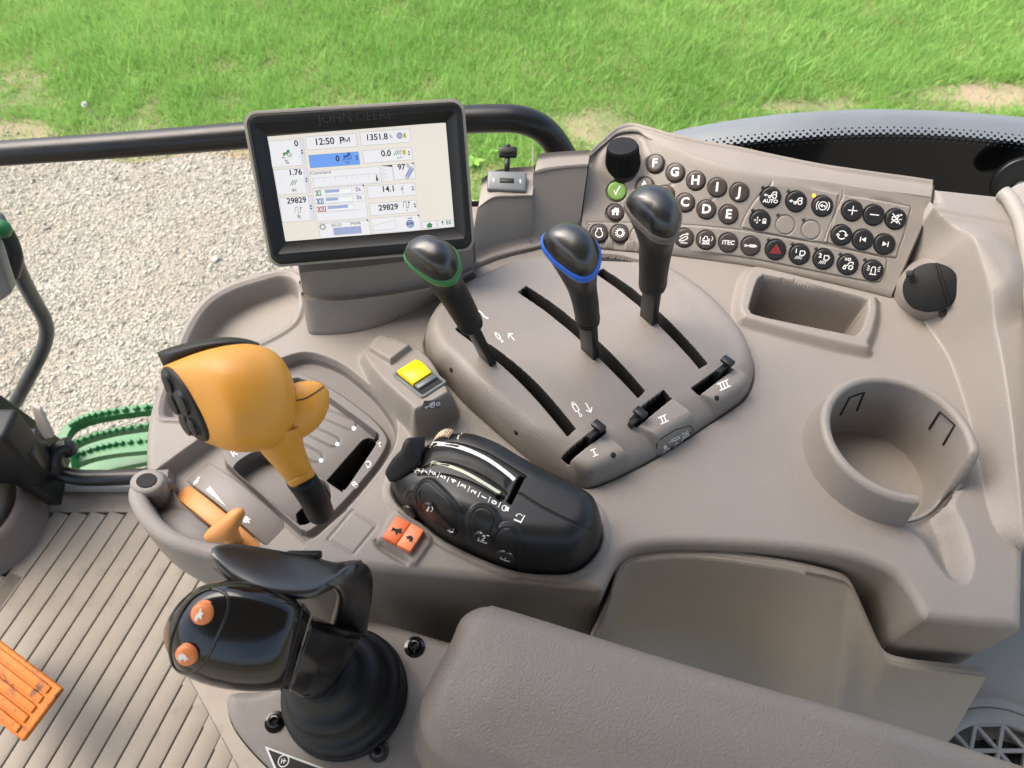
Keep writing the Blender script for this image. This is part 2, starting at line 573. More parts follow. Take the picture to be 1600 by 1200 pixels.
def scatter_stones():
    n = 120000
    x = rng.uniform(-3.0, 0.6, n); y = rng.uniform(0.75, 3.25, n)
    e = ground_edge(x)
    keep = (y < e + rng.normal(0, 0.09, n)) & (x > -1.05 * y - 0.6)
    x, y, e = x[keep], y[keep], e[keep]; n = len(x)
    base = np.array([[1, 0, 0], [-1, 0, 0], [0, 1, 0], [0, -1, 0], [0, 0, 1], [0, 0, -1]], float)
    fc = np.array([[0, 2, 4], [2, 1, 4], [1, 3, 4], [3, 0, 4], [2, 0, 5], [1, 2, 5], [3, 1, 5], [0, 3, 5]])
    r = rng.gamma(3.0, 0.00095, n) + 0.0018
    ang = rng.uniform(0, 6.28, n)
    sc = np.stack([r * rng.uniform(.8, 1.4, n), r * rng.uniform(.7, 1.1, n), r * rng.uniform(.45, .8, n)], -1)
    P = base[None] * sc[:, None, :] * rng.uniform(0.75, 1.25, (n, 6, 1))
    c, s = np.cos(ang)[:, None], np.sin(ang)[:, None]
    tl = rng.normal(0, .35, (n, 1))
    X = P[..., 0] * c - P[..., 1] * s; Y = P[..., 0] * s + P[..., 1] * c; Z = P[..., 2] + X * tl
    V = np.stack([X + x[:, None], Y + y[:, None], Z + GZ + 0.004 + (r * 0.25)[:, None]], -1).reshape(-1, 3)
    F = (fc[None] + (np.arange(n) * 6)[:, None, None]).reshape(-1, 3)
    b = rng.uniform(0.28, 0.54, n) * np.where(rng.random(n) < .12, .6, 1)
    warm = rng.uniform(0.80, 1.0, n)
    patch = vnoise(x, y, 1.9, 5)
    b = b * (0.80 + 0.35 * patch)
    col = np.stack([b, b * (0.93 + 0.05 * warm - .02), b * (0.61 + .2 * warm - .02)], -1)
    o = big_mesh('gravel', V, F, attr_material('gravel_stones', 0.85), np.repeat(col, 6, 0))
    tag(o, 'loose pale gravel stones strewn over the track', 'gravel', kind='stuff')
scatter_stones()

BARE = [(0.43, 3.22, 0.27, 0.19), (0.55, 2.90, 0.3, 0.16), (2.65, 3.50, 0.55, 0.15), (2.2, 3.2, 0.5, 0.10), (1.5, 3.40, 0.34, 0.09), (-2.45, 3.18, 0.22, 0.1), (0.75, 2.4, .3, .16), (-1.35, 3.0, .5, .08)]
def scatter_grass():
    n = 760000
    y = 1.6 + rng.random(n) ** 0.85 * 5.4
    x = rng.uniform(-1, 1, n) * (0.62 * y + 0.75)
    e = ground_edge(x)
    dens = np.clip((y - e) / 0.40, 0, 1) ** 0.7
    clump = vnoise(x, y, 3.2, 1) * 0.55 + vnoise(x, y, 9.0, 2) * 0.45
    dens = dens * np.clip(0.50 + (clump - 0.3) * 1.6 + np.clip(y - e - 0.5, 0, 1), 0, 1)
    for bx, by, rx, ry in BARE:
        q = ((x - bx) / rx) ** 2 + ((y - by) / ry) ** 2 + (clump - .5) * 1.2
        dens = np.where(q < 1.5, dens * np.clip((q - 0.25) * 0.8, 0.03, 1), dens)
    keep = rng.random(n) < dens
    x, y, clump = x[keep], y[keep], clump[keep]; n = len(x)
    big = vnoise(x, y, 0.9, 3); mid = vnoise(x, y, 5.5, 4)
    h = rng.gamma(6, 0.0078, n) * (0.40 + 0.95 * clump) * (0.75 + 0.5 * big)
    w = rng.uniform(0.0012, 0.0028, n) * (1 + 0.12 * y)
    ang = rng.uniform(0, 6.28, n)
    lean = rng.uniform(0.15, 1.15, n); ld = rng.uniform(0, 6.28, n) * 0.95 + vnoise(x, y, 3.1, 9) * 3
    dx, dy = np.cos(ld) * lean * h, np.sin(ld) * lean * h
    wx, wy = np.cos(ang) * w, np.sin(ang) * w
    z0 = np.full(n, GZ)
    A = np.stack([x - wx, y - wy, z0], -1); B = np.stack([x + wx, y + wy, z0], -1)
    E = np.stack([x + dx, y + dy, z0 + h * 0.95], -1)
    V = np.stack([A, B, E], 1).reshape(-1, 3)
    F = np.arange(3 * n).reshape(-1, 3)
    t = np.clip(rng.random(n) * 0.55 + 0.35 * big + .25 * (mid - .4), 0, 1)
    dry = (rng.random(n) < 0.05 + 0.12 * (clump < .35))
    g1, g2 = np.array([0.13, 0.33, 0.05]), np.array([0.46, 0.68, 0.21])
    col = g1 + (g2 - g1) * t[:, None] * rng.uniform(.8, 1.2, (n, 1))
    col = np.where(dry[:, None], np.array([0.46, 0.42, 0.20]) * rng.uniform(.7, 1.1, (n, 1)), col)
    o = big_mesh('grass', V, F, attr_material('grass_blade', 0.5, 0.40), np.repeat(col, 3, 0))
    tag(o, 'bright green grass growing beyond the gravel', 'grass', kind='stuff')
scatter_grass()

def scatter_weeds():
    """broad-leaved weeds along the ragged edge of the grass"""
    V, F, col = [], [], []
    r = np.random.default_rng(11)
    for _ in range(170):
        x = r.uniform(.1, 3.0) if r.random() < .75 else r.uniform(-1.2, .1); y = ground_edge(np.array([x]))[0] + abs(r.normal(0, .28)) + .02
        k = r.integers(5, 11); L = r.uniform(.025, .075); c = np.array([.16, .36, .06]) * r.uniform(.8, 1.5) + [.05, .03, .02]
        for j in range(k):
            a = j * 6.283 / k + r.uniform(-.3, .3); l = L * r.uniform(.6, 1.2); up = r.uniform(.2, .9)
            d = np.array([math.cos(a), math.sin(a)]); n = np.array([-d[1], d[0]])
            P = [(0, 0, .0), (.45, .24, .5), (1, 0, .55), (.45, -.24, .5)]
            b = len(V)
            for p in P:
                V.append([x + (d[0] * p[0] + n[0] * p[1]) * l, y + (d[1] * p[0] + n[1] * p[1]) * l, GZ + .004 + p[2] * l * up]); col.append(c * r.uniform(.85, 1.15))
            F.append([b, b + 1, b + 2]); F.append([b, b + 2, b + 3])
    o = big_mesh('weeds', np.array(V), np.array(F), attr_material('weed_leaf', .5, .3), np.clip(np.array(col), 0, 1))
    tag(o, 'low broad leaved weeds along the grass edge', 'weeds', kind='stuff')
scatter_weeds()
# ------------------------------------------------------------------ console: grid surfaces built from outlines
class Field:
    """a height field over x,y with outline based relief, metres"""
    def __init__(s, x0, x1, y0, y1, cell):
        s.xs = np.arange(x0, x1, cell); s.ys = np.arange(y0, y1, cell); s.cell = cell
        s.X, s.Y = np.meshgrid(s.xs, s.ys)
        s.H = np.zeros_like(s.X); s.K = np.ones_like(s.X, bool); s.M = np.zeros(s.X.shape, int)
    def sd(s, poly, margin=0.05):
        P = np.asarray(poly, float)
        out = np.full(s.X.shape, margin)
        i0, i1 = np.searchsorted(s.ys, [P[:, 1].min() - margin, P[:, 1].max() + margin])
        j0, j1 = np.searchsorted(s.xs, [P[:, 0].min() - margin, P[:, 0].max() + margin])
        if i1 <= i0 or j1 <= j0: return out
        x, y = s.X[i0:i1, j0:j1], s.Y[i0:i1, j0:j1]
        d2 = np.full(x.shape, 1e9); ins = np.zeros(x.shape, bool)
        for a, b in zip(P, np.roll(P, -1, 0)):
            e = b - a; L = e @ e
            if L < 1e-14: continue
            t = np.clip(((x - a[0]) * e[0] + (y - a[1]) * e[1]) / L, 0, 1)
            d2 = np.minimum(d2, (x - a[0] - t * e[0]) ** 2 + (y - a[1] - t * e[1]) ** 2)
            if a[1] != b[1]:
                c = ((a[1] > y) != (b[1] > y)) & (x < (b[0] - a[0]) * (y - a[1]) / (b[1] - a[1]) + a[0])
                ins ^= c
        d = np.sqrt(d2)
        out[i0:i1, j0:j1] = np.where(ins, -d, np.minimum(d, margin))
        return out
    def dl(s, line, margin=0.012):
        P = np.asarray(line, float)
        out = np.full(s.X.shape, margin)
        i0, i1 = np.searchsorted(s.ys, [P[:, 1].min() - margin, P[:, 1].max() + margin])
        j0, j1 = np.searchsorted(s.xs, [P[:, 0].min() - margin, P[:, 0].max() + margin])
        x, y = s.X[i0:i1, j0:j1], s.Y[i0:i1, j0:j1]
        if x.size == 0: return out
        d2 = np.full(x.shape, 1e9)
        for a, b in zip(P[:-1], P[1:]):
            e = b - a; L = e @ e + 1e-16
            t = np.clip(((x - a[0]) * e[0] + (y - a[1]) * e[1]) / L, 0, 1)
            d2 = np.minimum(d2, (x - a[0] - t * e[0]) ** 2 + (y - a[1] - t * e[1]) ** 2)
        out[i0:i1, j0:j1] = np.sqrt(d2)
        return out
    def build(s, name, mats, parent=None, bvh=None, label=None):
        ny, nx = s.X.shape
        idx = np.arange(ny * nx).reshape(ny, nx)
        k = s.K
        q = k[:-1, :-1] & k[1:, :-1] & k[:-1, 1:] & k[1:, 1:]
        F = np.stack([idx[:-1, :-1], idx[:-1, 1:], idx[1:, 1:], idx[1:, :-1]], -1)[q]
        mi = s.M[:-1, :-1][q]
        used = np.unique(F); mp = np.full(ny * nx, -1); mp[used] = np.arange(len(used))
        V = np.stack([s.X.ravel(), s.Y.ravel(), s.H.ravel()], -1)[used]
        F = mp[F]
        o0 = _org(parent)
        o = big_mesh(name, V - o0, F, mats[0], smooth=True)
        for m in mats[1:]: o.data.materials.append(m)
        o.data.polygons.foreach_set('material_index', mi.astype(np.int32))
        if parent is not None: o.parent = parent
        ORG[o.name] = o0
        if label: o['label'] = label
        if bvh:
            bvh_of(bvh, V, F)
        return o

def SS(x, a, b):
    t = np.clip((x - a) / (b - a), 0, 1)
    return t * t * (3 - 2 * t)

def edge_drop(d, r):
    """rounded edge: 0 inside, quarter circle over the last r, then steep"""
    q = np.clip(d + r, 0, r)
    return r - np.sqrt(np.maximum(r * r - q * q, 0)) + np.maximum(d, 0) * 5

console = thing('control_console', 'taupe moulded side console that carries the levers, buttons and cup holder', 'console', (0.1, 0.3, -0.05))
fd = Field(-0.385, 0.50, 0.12, 0.565, 0.00095)
H = fd.H
# --- right hand rise with the ledge
arc1 = W([(1397, 464), (1424, 480), (1450, 512), (1482, 560), (1510, 640), (1528, 720), (1540, 780), (1552, 822), (1572, 846), (1600, 862)], 0.0, closed=False)
arc2 = W([(1457, 326, .0645), (1500, 362, .0625), (1533, 430, .056), (1562, 520, .0455), (1582, 640, .032), (1592, 760, .018), (1598, 838, .009), (1606, 862, .004)], closed=False)
seam_ = np.array([AT(1455, 291, .066)[:2], AT(1425, 375, .033)[:2]])
regR = np.concatenate([arc1, [[0.62, arc1[-1][1] - .002], [0.62, 0.66], [seam_[0][0], 0.66]], seam_])
regT = np.concatenate([arc2, [[0.62, arc2[-1][1]], [0.62, 0.66], [arc2[0][0], 0.66]]])
d1 = -fd.sd(regR, 0.2); d2 = -fd.sd(regT, 0.2)
t = np.clip(d1, 0, None) / (np.clip(d1, 0, None) + np.clip(-d2, 0, None) + 1e-6)
fall = SS(fd.Y, 0.225, 0.30)
rise = (0.050 * np.where(d2 > 0, 1.0, t ** 1.35) + np.clip(d2, 0, .2) * 0.16 + 0.002 * SS(d2, -0.002, 0.001)) * np.where(d1 > 0, 1, 0) * (0.18 + 0.82 * fall)
lg = fd.sd(W([(1448, 287, .066), (1600, 304, .066), (1680, 316, .066), (1680, 372, .064), (1592, 352, .064), (1446, 326, .064)], smooth=False), 0.30)
P2 = 0.0655 - 0.0010 * SS(lg, -.002, .0015) - 0.21 * np.clip(lg, 0, None)
rise = np.where(d1 > 0, np.clip(P2, 0, .066) * np.where(d2 > 0, 1.0, t ** 1.12) + 0.0007 * SS(d2, -0.001, 0.0008) * (lg > .004), 0)
H += rise
boss = W([(1505, 452, .035)], smooth=False)[0]
rb = np.hypot(fd.X - boss[0], fd.Y - boss[1])
H += np.where(d1 > -0.02, 0.012 * SS(-rb, -0.052, -0.020), 0) * SS(d1, 0.0, 0.03)
# --- front left storage pocket
sp = fd.sd(W([(460, 436), (468, 452), (464, 482), (452, 506), (412, 530), (360, 547), (318, 558), (296, 560), (288, 545), (303, 508), (328, 474), (364, 452), (410, 437), (440, 430)]))
pk0 = AT(300, 480)[:2]; pk1 = AT(440, 540)[:2]
tt = ((fd.X - pk0[0]) * (pk1 - pk0)[0] + (fd.Y - pk0[1]) * (pk1 - pk0)[1]) / ((pk1 - pk0) @ (pk1 - pk0))
H -= (0.026 - 0.012 * np.clip(tt, 0, 1)) * SS(-sp, 0, 0.006)
H += 0.0018 * SS(np.abs(sp + -0.004) * -1, -0.004, 0)
s2 = fd.sd(W([(254, 648), (258, 618), (272, 596), (300, 590), (318, 630), (300, 650), (270, 652)]))
H -= 0.010 * SS(-s2, 0, 0.005)
H += 0.0015 * SS(-np.abs(s2 - 0.003), -0.003, 0)
# --- throttle panel (lower step)
thr = W([(243, 742), (296, 703), (345, 668), (400, 650), (500, 760), (545, 800), (522, 818), (480, 850), (452, 905), (380, 930), (240, 850), (200, 800)], -0.004, smooth=False)
st = fd.sd(thr, 0.08)
H -= 0.014 * SS(-st, -0.0005, 0.0035)
gate_outline = W([(446, 556), (475, 549), (502, 553), (535, 567), (562, 587), (587, 609), (605, 631), (620, 655), (623, 674), (617, 698), (600, 727), (575, 759), (551, 787), (522, 815), (490, 842), (472, 842), (456, 831), (362, 744), (347, 730), (341, 706), (352, 660), (378, 610), (412, 572)])
gr_d = fd.sd(gate_outline, 0.02)
fd.K &= gr_d > 0.0006
# --- yellow switch bump
def bump(fd, H):
    top = W([(570, 553, .010), (578, 540, .010), (596, 523, .010), (640, 536, .016), (668, 557, .022), (684, 582, .027), (699, 608, .032), (692, 617, .032), (652, 638, .032), (643, 632, .031), (600, 594, .020)], k=2)
    ys = fd.sd(top)
    y0, y1 = AT(590, 535, .01)[:2], AT(672, 625, .032)[:2]
    ty = np.clip(((fd.X - y0[0]) * (y1 - y0)[0] + (fd.Y - y0[1]) * (y1 - y0)[1]) / ((y1 - y0) @ (y1 - y0)), 0, 1)
    H += (0.010 + 0.022 * ty) * SS(-ys, -0.0075, 0.0008)
    pad = fd.sd(W([(577, 547, .014), (592, 526, .014), (643, 543, .018), (611, 570, .018)], smooth=False))
    H += 0.0060 * SS(-pad, -0.0010, 0.0014)
bump(fd, H)
# --- rocker bezel and its thumb scoop
rk = fd.sd(W([(588, 848), (613, 803), (622, 802), (674, 842), (674, 850), (650, 884), (640, 882)], smooth=False))
H += 0.0022 * SS(-rk, -0.001, 0.0012)
sc = fd.sd(W([(583, 842), (600, 842), (632, 862), (645, 880), (630, 884), (600, 868), (585, 855)]))
H -= 0.006 * SS(-sc, 0, 0.006)
# blank square outline
sq = fd.dl(W([(512, 843), (551, 797), (588, 822), (552, 866), (512, 843)], 0.0, False, False))
H -= 0.0008 * SS(-sq, -0.0013, -0.0003)
# --- storage slot with raised lip
slo = fd.sd(W([(1156, 478), (1164, 440), (1176, 424), (1200, 424), (1350, 462), (1366, 474), (1366, 500), (1354, 536), (1338, 545), (1180, 505), (1160, 494)], 0.004))
sli = fd.sd(W([(1171, 476), (1182, 440), (1191, 431), (1205, 431), (1342, 463), (1357, 474), (1356, 488), (1347, 514), (1335, 524), (1320, 521), (1190, 494), (1172, 484)], 0.008))
H += 0.008 * SS(-slo, -0.007, 0.002)
H -= 0.058 * SS(-sli, -0.0005, 0.0065)
for line in ([(1216, 449), (1325, 476)], [(1226, 470), (1302, 491)]):
    dd = fd.dl(W(line, -0.004 if line[0][1] < 460 else -0.02, False, False))
    H -= 0.002 * SS(-dd, -0.001, -0.0002)
# --- dark gap round the foot of the lever housing
hbo = W([(666, 548), (668, 525), (685, 496), (712, 472), (745, 452), (790, 430), (840, 411), (890, 400), (941, 398), (985, 404), (1030, 420), (1060, 436), (1098, 462), (1131, 494), (1155, 524), (1170, 553), (1176, 580), (1173, 602), (1163, 620), (1147, 634), (1090, 672), (1025, 713), (975, 739), (941, 754), (922, 760), (906, 758), (880, 748), (840, 724), (800, 692), (760, 657), (730, 630), (703, 601), (680, 580)])
hg_ = fd.sd(hbo, 0.02)
H -= 0.004 * SS(-hg_, -.0019, -.0007)
fd.M[(hg_ < .0001)] = 1
pg_ = fd.sd(W([(615, 762, 0), (618, 778, 0), (634, 797, 0), (656, 812, 0), (690, 839, 0), (726, 858, 0), (769, 877, 0), (814, 891, 0), (859, 895, 0), (892, 893, 0), (915, 880, 0), (933, 858, 0), (938, 832, 0), (928, 803, 0), (908, 774, .012), (880, 746, .025), (850, 726, .030), (816, 704, .034), (782, 685, .034), (740, 668, .034), (708, 664, .034), (684, 668, .032), (664, 682, .028), (640, 704, .018), (622, 735, .006)]), .02)
H += 0.0016 * SS(-pg_, -.0075, -.0060) * SS(pg_, 0.0, .0015) - .003 * SS(-pg_, -.002, -.0008)
fd.M[(pg_ < .0001)] = 1
# --- cup holder: foot and hole
CUP, CR, CRI, CZ = np.array([0.2813, 0.2822]), 0.0559, 0.0478, 0.030
rc = np.hypot(fd.X - CUP[0], fd.Y - CUP[1])
ac = np.degrees(np.arctan2(fd.Y - CUP[1], fd.X - CUP[0]))
# --- pouring channel in front of the cup
ch = fd.sd(W([(1408, 806), (1440, 846), (1462, 882), (1484, 907), (1504, 913), (1518, 903), (1523, 878), (1517, 848), (1505, 815), (1492, 788), (1500, 762), (1460, 760)]), 0.05)
H -= 0.013 * SS(-ch, -0.0005, 0.017) ** 0.8
fd.K &= rc > CR - 0.003
# --- outer edge
outl = np.concatenate([W([(226, 735), (225, 700), (229, 655), (241, 608), (256, 566), (276, 522), (302, 476), (332, 449), (372, 431), (415, 420), (455, 415)], 0.0, closed=False),
                       W([(480, 395), (600, 340), (720, 310), (900, 300), (1200, 300), (1320, 330)], 0.0, False, False),
                       W([(1447, 345, .045), (1456, 291, .066), (1595, 306, .066), (1640, 330, .06), (1660, 600, .045), (1618, 800, .01), (1603, 842, .0), (1600, 980, 0.0)], smooth=False, closed=False),
                       W([(1598, 982), (1520, 976), (1460, 970), (1444, 962), (1430, 936), (1412, 910), (1392, 893), (1350, 876), (1290, 864), (1200, 855), (1120, 851), (1050, 850), (1000, 856), (975, 868), (961, 886), (950, 908), (942, 922), (925, 922)], 0.0, closed=False),
                       W([(900, 919), (820, 910), (700, 901), (600, 893), (560, 888), (520, 890), (470, 905), (380, 905), (345, 868), (330, 850), (260, 800)], 0.0, smooth=False, closed=False)])
so = fd.sd(outl, 0.02)
H -= edge_drop(so, 0.007)
fd.K &= so < -0.0022
deck = fd.build('deck', [M['taupe'], M['groove'], M['gate']], console, 'deck')
# --- gate of the shift lever: finer relief
main = fd; Hd = fd.H
gf = Field(*[f(gate_outline[:, k]) + o for k in (0, 1) for f, o in ((np.min, -.004), (np.max, .004))], 0.00048)
H = gf.H
st_g_ = gf.sd(thr, 0.08)
H -= 0.014 * SS(-st_g_, -0.0005, 0.0035)
gr = gf.sd(W([(446, 556), (475, 549), (502, 553), (535, 567), (562, 587), (587, 609), (605, 631), (620, 655), (623, 674), (617, 698), (600, 727), (575, 759), (551, 787), (522, 815), (490, 842), (472, 842), (456, 831), (362, 744), (347, 730), (341, 706), (352, 660), (378, 610), (412, 572)]), 0.06)
gin = SS(-gr, 0.0, 0.005)
H[:] = H * (1 - gin) + (-0.012) * gin
plate = gf.sd(W([(440, 596), (470, 585), (500, 596), (536, 618), (566, 640), (592, 662), (609, 686), (607, 704), (592, 730), (566, 762), (545, 786), (520, 811), (488, 836), (473, 836), (460, 827), (366, 742), (351, 728), (346, 708), (356, 670), (390, 620)], -0.010), 0.06)
H += 0.006 * SS(-plate, 0.0, 0.0025) * (gin > 0.2)
# barrel seen through the two openings
opR = gf.sd(W([(430, 600), (452, 592), (478, 594), (534, 634), (588, 674), (592, 684), (588, 694), (545, 758), (536, 765), (526, 763), (430, 690), (420, 640)], -0.006, k=3), 0.05)
opL = gf.sd(W([(366, 728), (380, 715), (400, 705), (418, 706), (470, 738), (508, 752), (517, 772), (512, 790), (488, 814), (472, 820), (458, 812), (374, 742)], -0.006, k=3), 0.05)
bx = AT(470, 690)[:2]; bdir = (AT(560, 620)[:2] - AT(470, 700)[:2]); bdir = bdir / np.linalg.norm(bdir)
along = (gf.X - bx[0]) * -bdir[1] + (gf.Y - bx[1]) * bdir[0]      # runs down-right across the barrel
drum = -0.014 - 0.012 * np.clip(np.abs(along) / 0.06, 0, 1) ** 2
H[:] = np.where(opR < 0, H * (1 - SS(-opR, 0, .002)) + drum * SS(-opR, 0, .002), H)
H[:] = np.where(opL < 0, H * (1 - SS(-opL, 0, .002)) + (drum - 0.006) * SS(-opL, 0, .002), H)
for line in ([(496, 640), (548, 663)], [(470, 664), (522, 690)], [(460, 695), (495, 714)]):
    dd = gf.dl(W(line, -0.014, False, False))
    H -= 0.0008 * SS(-np.abs(dd - 0.0045), -0.0012, 0)
blR = gf.sd(W([(563, 680), (572, 676), (588, 678), (590, 685), (543, 760), (535, 764), (527, 761), (507, 742)], -0.008, smooth=False))
blL = gf.sd(W([(455, 790), (468, 776), (490, 770), (505, 755), (514, 768), (511, 790), (487, 813), (472, 818), (457, 808)], -0.008, smooth=False))
for bl in (blR, blL):
    H -= 0.05 * SS(-bl, 0.0, 0.0025)
    gf.M[bl < 0.0005] = 1
gplate = (gr < 0.0) | ((plate < 0.004) & (gr < 0.003))
gf.M[(gr < -0.003) & (gf.M == 0)] = 2
bump(gf, H)
gf.K &= gr < 0.0022
H += 0.00006
gf.build('gate', [M['taupe'], M['groove'], M['gate']], console, 'gate')
# skirt below the deck edge
oq = []
for a, b in zip(outl, np.roll(outl, -1, 0)):
    L_ = np.linalg.norm(b - a); n_ = max(1, int(L_ / .004))
    oq += [a + (b - a) * k / n_ for k in range(n_)]
oq = np.array(oq)
ar = 0.5 * np.sum(oq[:, 0] * np.roll(oq[:, 1], -1) - np.roll(oq[:, 0], -1) * oq[:, 1])
tg = np.roll(oq, -2, 0) - np.roll(oq, 2, 0); tg /= np.linalg.norm(tg, axis=1)[:, None]
nin = np.stack([-tg[:, 1], tg[:, 0]], -1) * (1 if ar > 0 else -1)
# height of the deck just inside its edge
ii = np.clip(np.searchsorted(fd.ys, (oq + nin * .009)[:, 1]), 0, len(fd.ys) - 1); jj = np.clip(np.searchsorted(fd.xs, (oq + nin * .009)[:, 0]), 0, len(fd.xs) - 1)
zt_ = fd.H[ii, jj]
zt_ = np.where(np.abs(zt_) > .004, zt_, 0.0)
rings = []
for a in np.linspace(20, 90, 8):
    c_, s_ = math.cos(math.radians(a)), math.sin(math.radians(a))
    rings.append(np.column_stack([oq + nin * .007 * (1 - s_), zt_ - .007 * (1 - c_) - .0001]))
rings.append(np.column_stack([oq, np.full(len(oq), -.06)])); rings.append(np.column_stack([oq * 0.985 + 0.0045, np.full(len(oq), -0.45)]))
V, F = loft(rings, False, False)
obj('skirt', V, F, M['taupe'], console, sharp=50)

# --- cup holder wall: swept profile with a cut-away mouth
def cup():
    n = 220
    rings = []
    for a in np.linspace(0, 360, n, endpoint=False):
        # mouth between -104 and -32 degrees; the right flank slopes
        am = (a + 180) % 360 - 180
        k = max(SS(np.array(am), -93.0, -88.5), 0)
        k2 = SS(np.array(am), -44.0, -14.0)
        o = float(np.clip(k * (1 - k2), 0, 1))
        zt = CZ * (1 - o) + (-0.0105) * o
        c, s = math.cos(math.radians(a)), math.sin(math.radians(a))
        lip = (CR - CRI) / 2
        w = lip * (1 - 0.62 * o)
        rm = CRI + w
        prof = []
        prof.append((CR + 0.0045 * (1 - o) - 0.003 * o, -0.003 if o < .5 else zt - 0.006))
        prof.append((CR + 0.0022 * (1 - o) - 0.002 * o, min(zt, 0.004) if o < .5 else zt - 0.003))
        for th in np.linspace(0, 180, 11):
            prof.append((rm + w * math.cos(math.radians(th)), zt - w + w * math.sin(math.radians(th)) ))
        prof.append((CRI - 0.0012, -0.010 if zt - w > -.008 else zt - w - .003)); prof.append((CRI - 0.0018, -0.030)); prof.append((CRI - 0.004, -0.035)); prof.append((0.02, -0.0355)); prof.append((0.0005, -0.0355))
        rings.append(np.array([[CUP[0] + r * c, CUP[1] + r * s, z] for r, z in prof]))
    V = np.concatenate(rings); m = len(rings[0]); F = []
    for i in range(n):
        j = (i + 1) % n
        for k in range(m - 1):
            F.append([i * m + k, j * m + k, j * m + k + 1, i * m + k + 1])
    return V, F
cV, cF = cup()
cup_o = obj('cup_holder', cV, cF, M['taupe'], console, sharp=50)
bvh_of('cup', cV, cF)
# ------------------------------------------------------------------ button panel: curved sheet with relief
def resample(line, n):
    P = spl(np.asarray(line, float), False, 12)
    L = np.concatenate([[0], np.cumsum(np.linalg.norm(np.diff(P, axis=0), axis=1))])
    t = np.linspace(0, L[-1], n)
    return np.stack([np.interp(t, L, P[:, k]) for k in range(P.shape[1])], -1)

def px3(line):
    return np.array([AT(*p) for p in line])

def sdpx(U, V, poly):
    P = np.asarray(poly, float)
    d2 = np.full(U.shape, 1e9); ins = np.zeros(U.shape, bool)
    for a, b in zip(P, np.roll(P, -1, 0)):
        e = b - a; L = e @ e + 1e-12
        t = np.clip(((U - a[0]) * e[0] + (V - a[1]) * e[1]) / L, 0, 1)
        d2 = np.minimum(d2, (U - a[0] - t * e[0]) ** 2 + (V - a[1] - t * e[1]) ** 2)
        if a[1] != b[1]:
            ins ^= ((a[1] > V) != (b[1] > V)) & (U < (b[0] - a[0]) * (V - a[1]) / (b[1] - a[1]) + a[0])
    return np.where(ins, -1, 1) * np.sqrt(d2)

def sheet(rows, tk, relief=None, n=None):
    """rows: list of equal-length 3D polylines; tk: samples between rows"""
    Rw = np.array(rows)
    G = []
    for i in range(len(Rw) - 1):
        a, b, c, d = Rw[max(i - 1, 0)], Rw[i], Rw[i + 1], Rw[min(i + 2, len(Rw) - 1)]
        for j in range(tk[i]):
            t = j / tk[i]
            if tk[i] > 12:      # long flat faces stay straight
                G.append(b + (c - b) * t)
            else:
                G.append(0.5 * (2 * b + (c - a) * t + (2 * a - 5 * b + 4 * c - d) * t * t + (3 * b - a - 3 * c + d) * t ** 3))
    G.append(Rw[-1])
    G = np.array(G)
    if relief is not None:
        du = np.gradient(G, axis=1); dv = np.gradient(G, axis=0)
        N = np.cross(du, dv); N /= np.linalg.norm(N, axis=2)[..., None] + 1e-12
        if N[len(N) // 2, N.shape[1] // 2] @ (CP - G[len(G) // 2, G.shape[1] // 2]) < 0: N = -N
        U, Vv = proj(G)
        G = G + N * relief(U, Vv)[..., None]
    m, k = G.shape[:2]
    idx = np.arange(m * k).reshape(m, k)
    F = np.stack([idx[:-1, :-1], idx[:-1, 1:], idx[1:, 1:], idx[1:, :-1]], -1).reshape(-1, 4)
    return G.reshape(-1, 3), F

BROWN = [('F', 1024.5, 256.8), ('G', 1055.5, 270.5), ('H', 1087.5, 282.8), ('I', 1120.8, 293), ('J', 1155, 300.5),
         ('A', 1008, 292), ('B', 1039.5, 305), ('C', 1070.8, 317), ('D', 1103.8, 327.5), ('E', 1138, 335)]
ICONB = [('engine', 935.5, 365.5), ('gear', 968, 366), ('hitch', 1068.8, 371.8), ('traffic', 1103, 375), ('itec', 1137.5, 379), ('cylinder', 1172.5, 384)]
BLACK = [('auto', 1203.5, 308.4), ('drive', 1243.3, 314.8), ('brake', 1284.3, 322), ('lock', 1187.2, 344.2),
         ('plus', 1330.5, 329.3), ('minus', 1364, 336), ('mute', 1398, 342.3), ('loop', 1314, 367.3), ('prev', 1347, 374.4), ('next', 1380.8, 381.6),
         ('hazard', 1211.4, 390), ('lampone', 1248.6, 397.3), ('lamptwo', 1286, 404.7), ('tractor', 1323.9, 413.2), ('beacon', 1362.7, 422.6)]
BLANK = [(1226.8, 351.3), (1267, 359.3)]
BLANKB = [(1000, 368), (1034, 369.5)]
LEDS = [(1191.6, 292.8), (1231.5, 298.3), (1271.9, 305.7), (1175.7, 328.5), (1215.5, 335.7), (1255.4, 343.4),
        (1200.7, 374.4), (1237.8, 381), (1274.7, 388.4), (1312.6, 396.9), (1351, 405.8)]

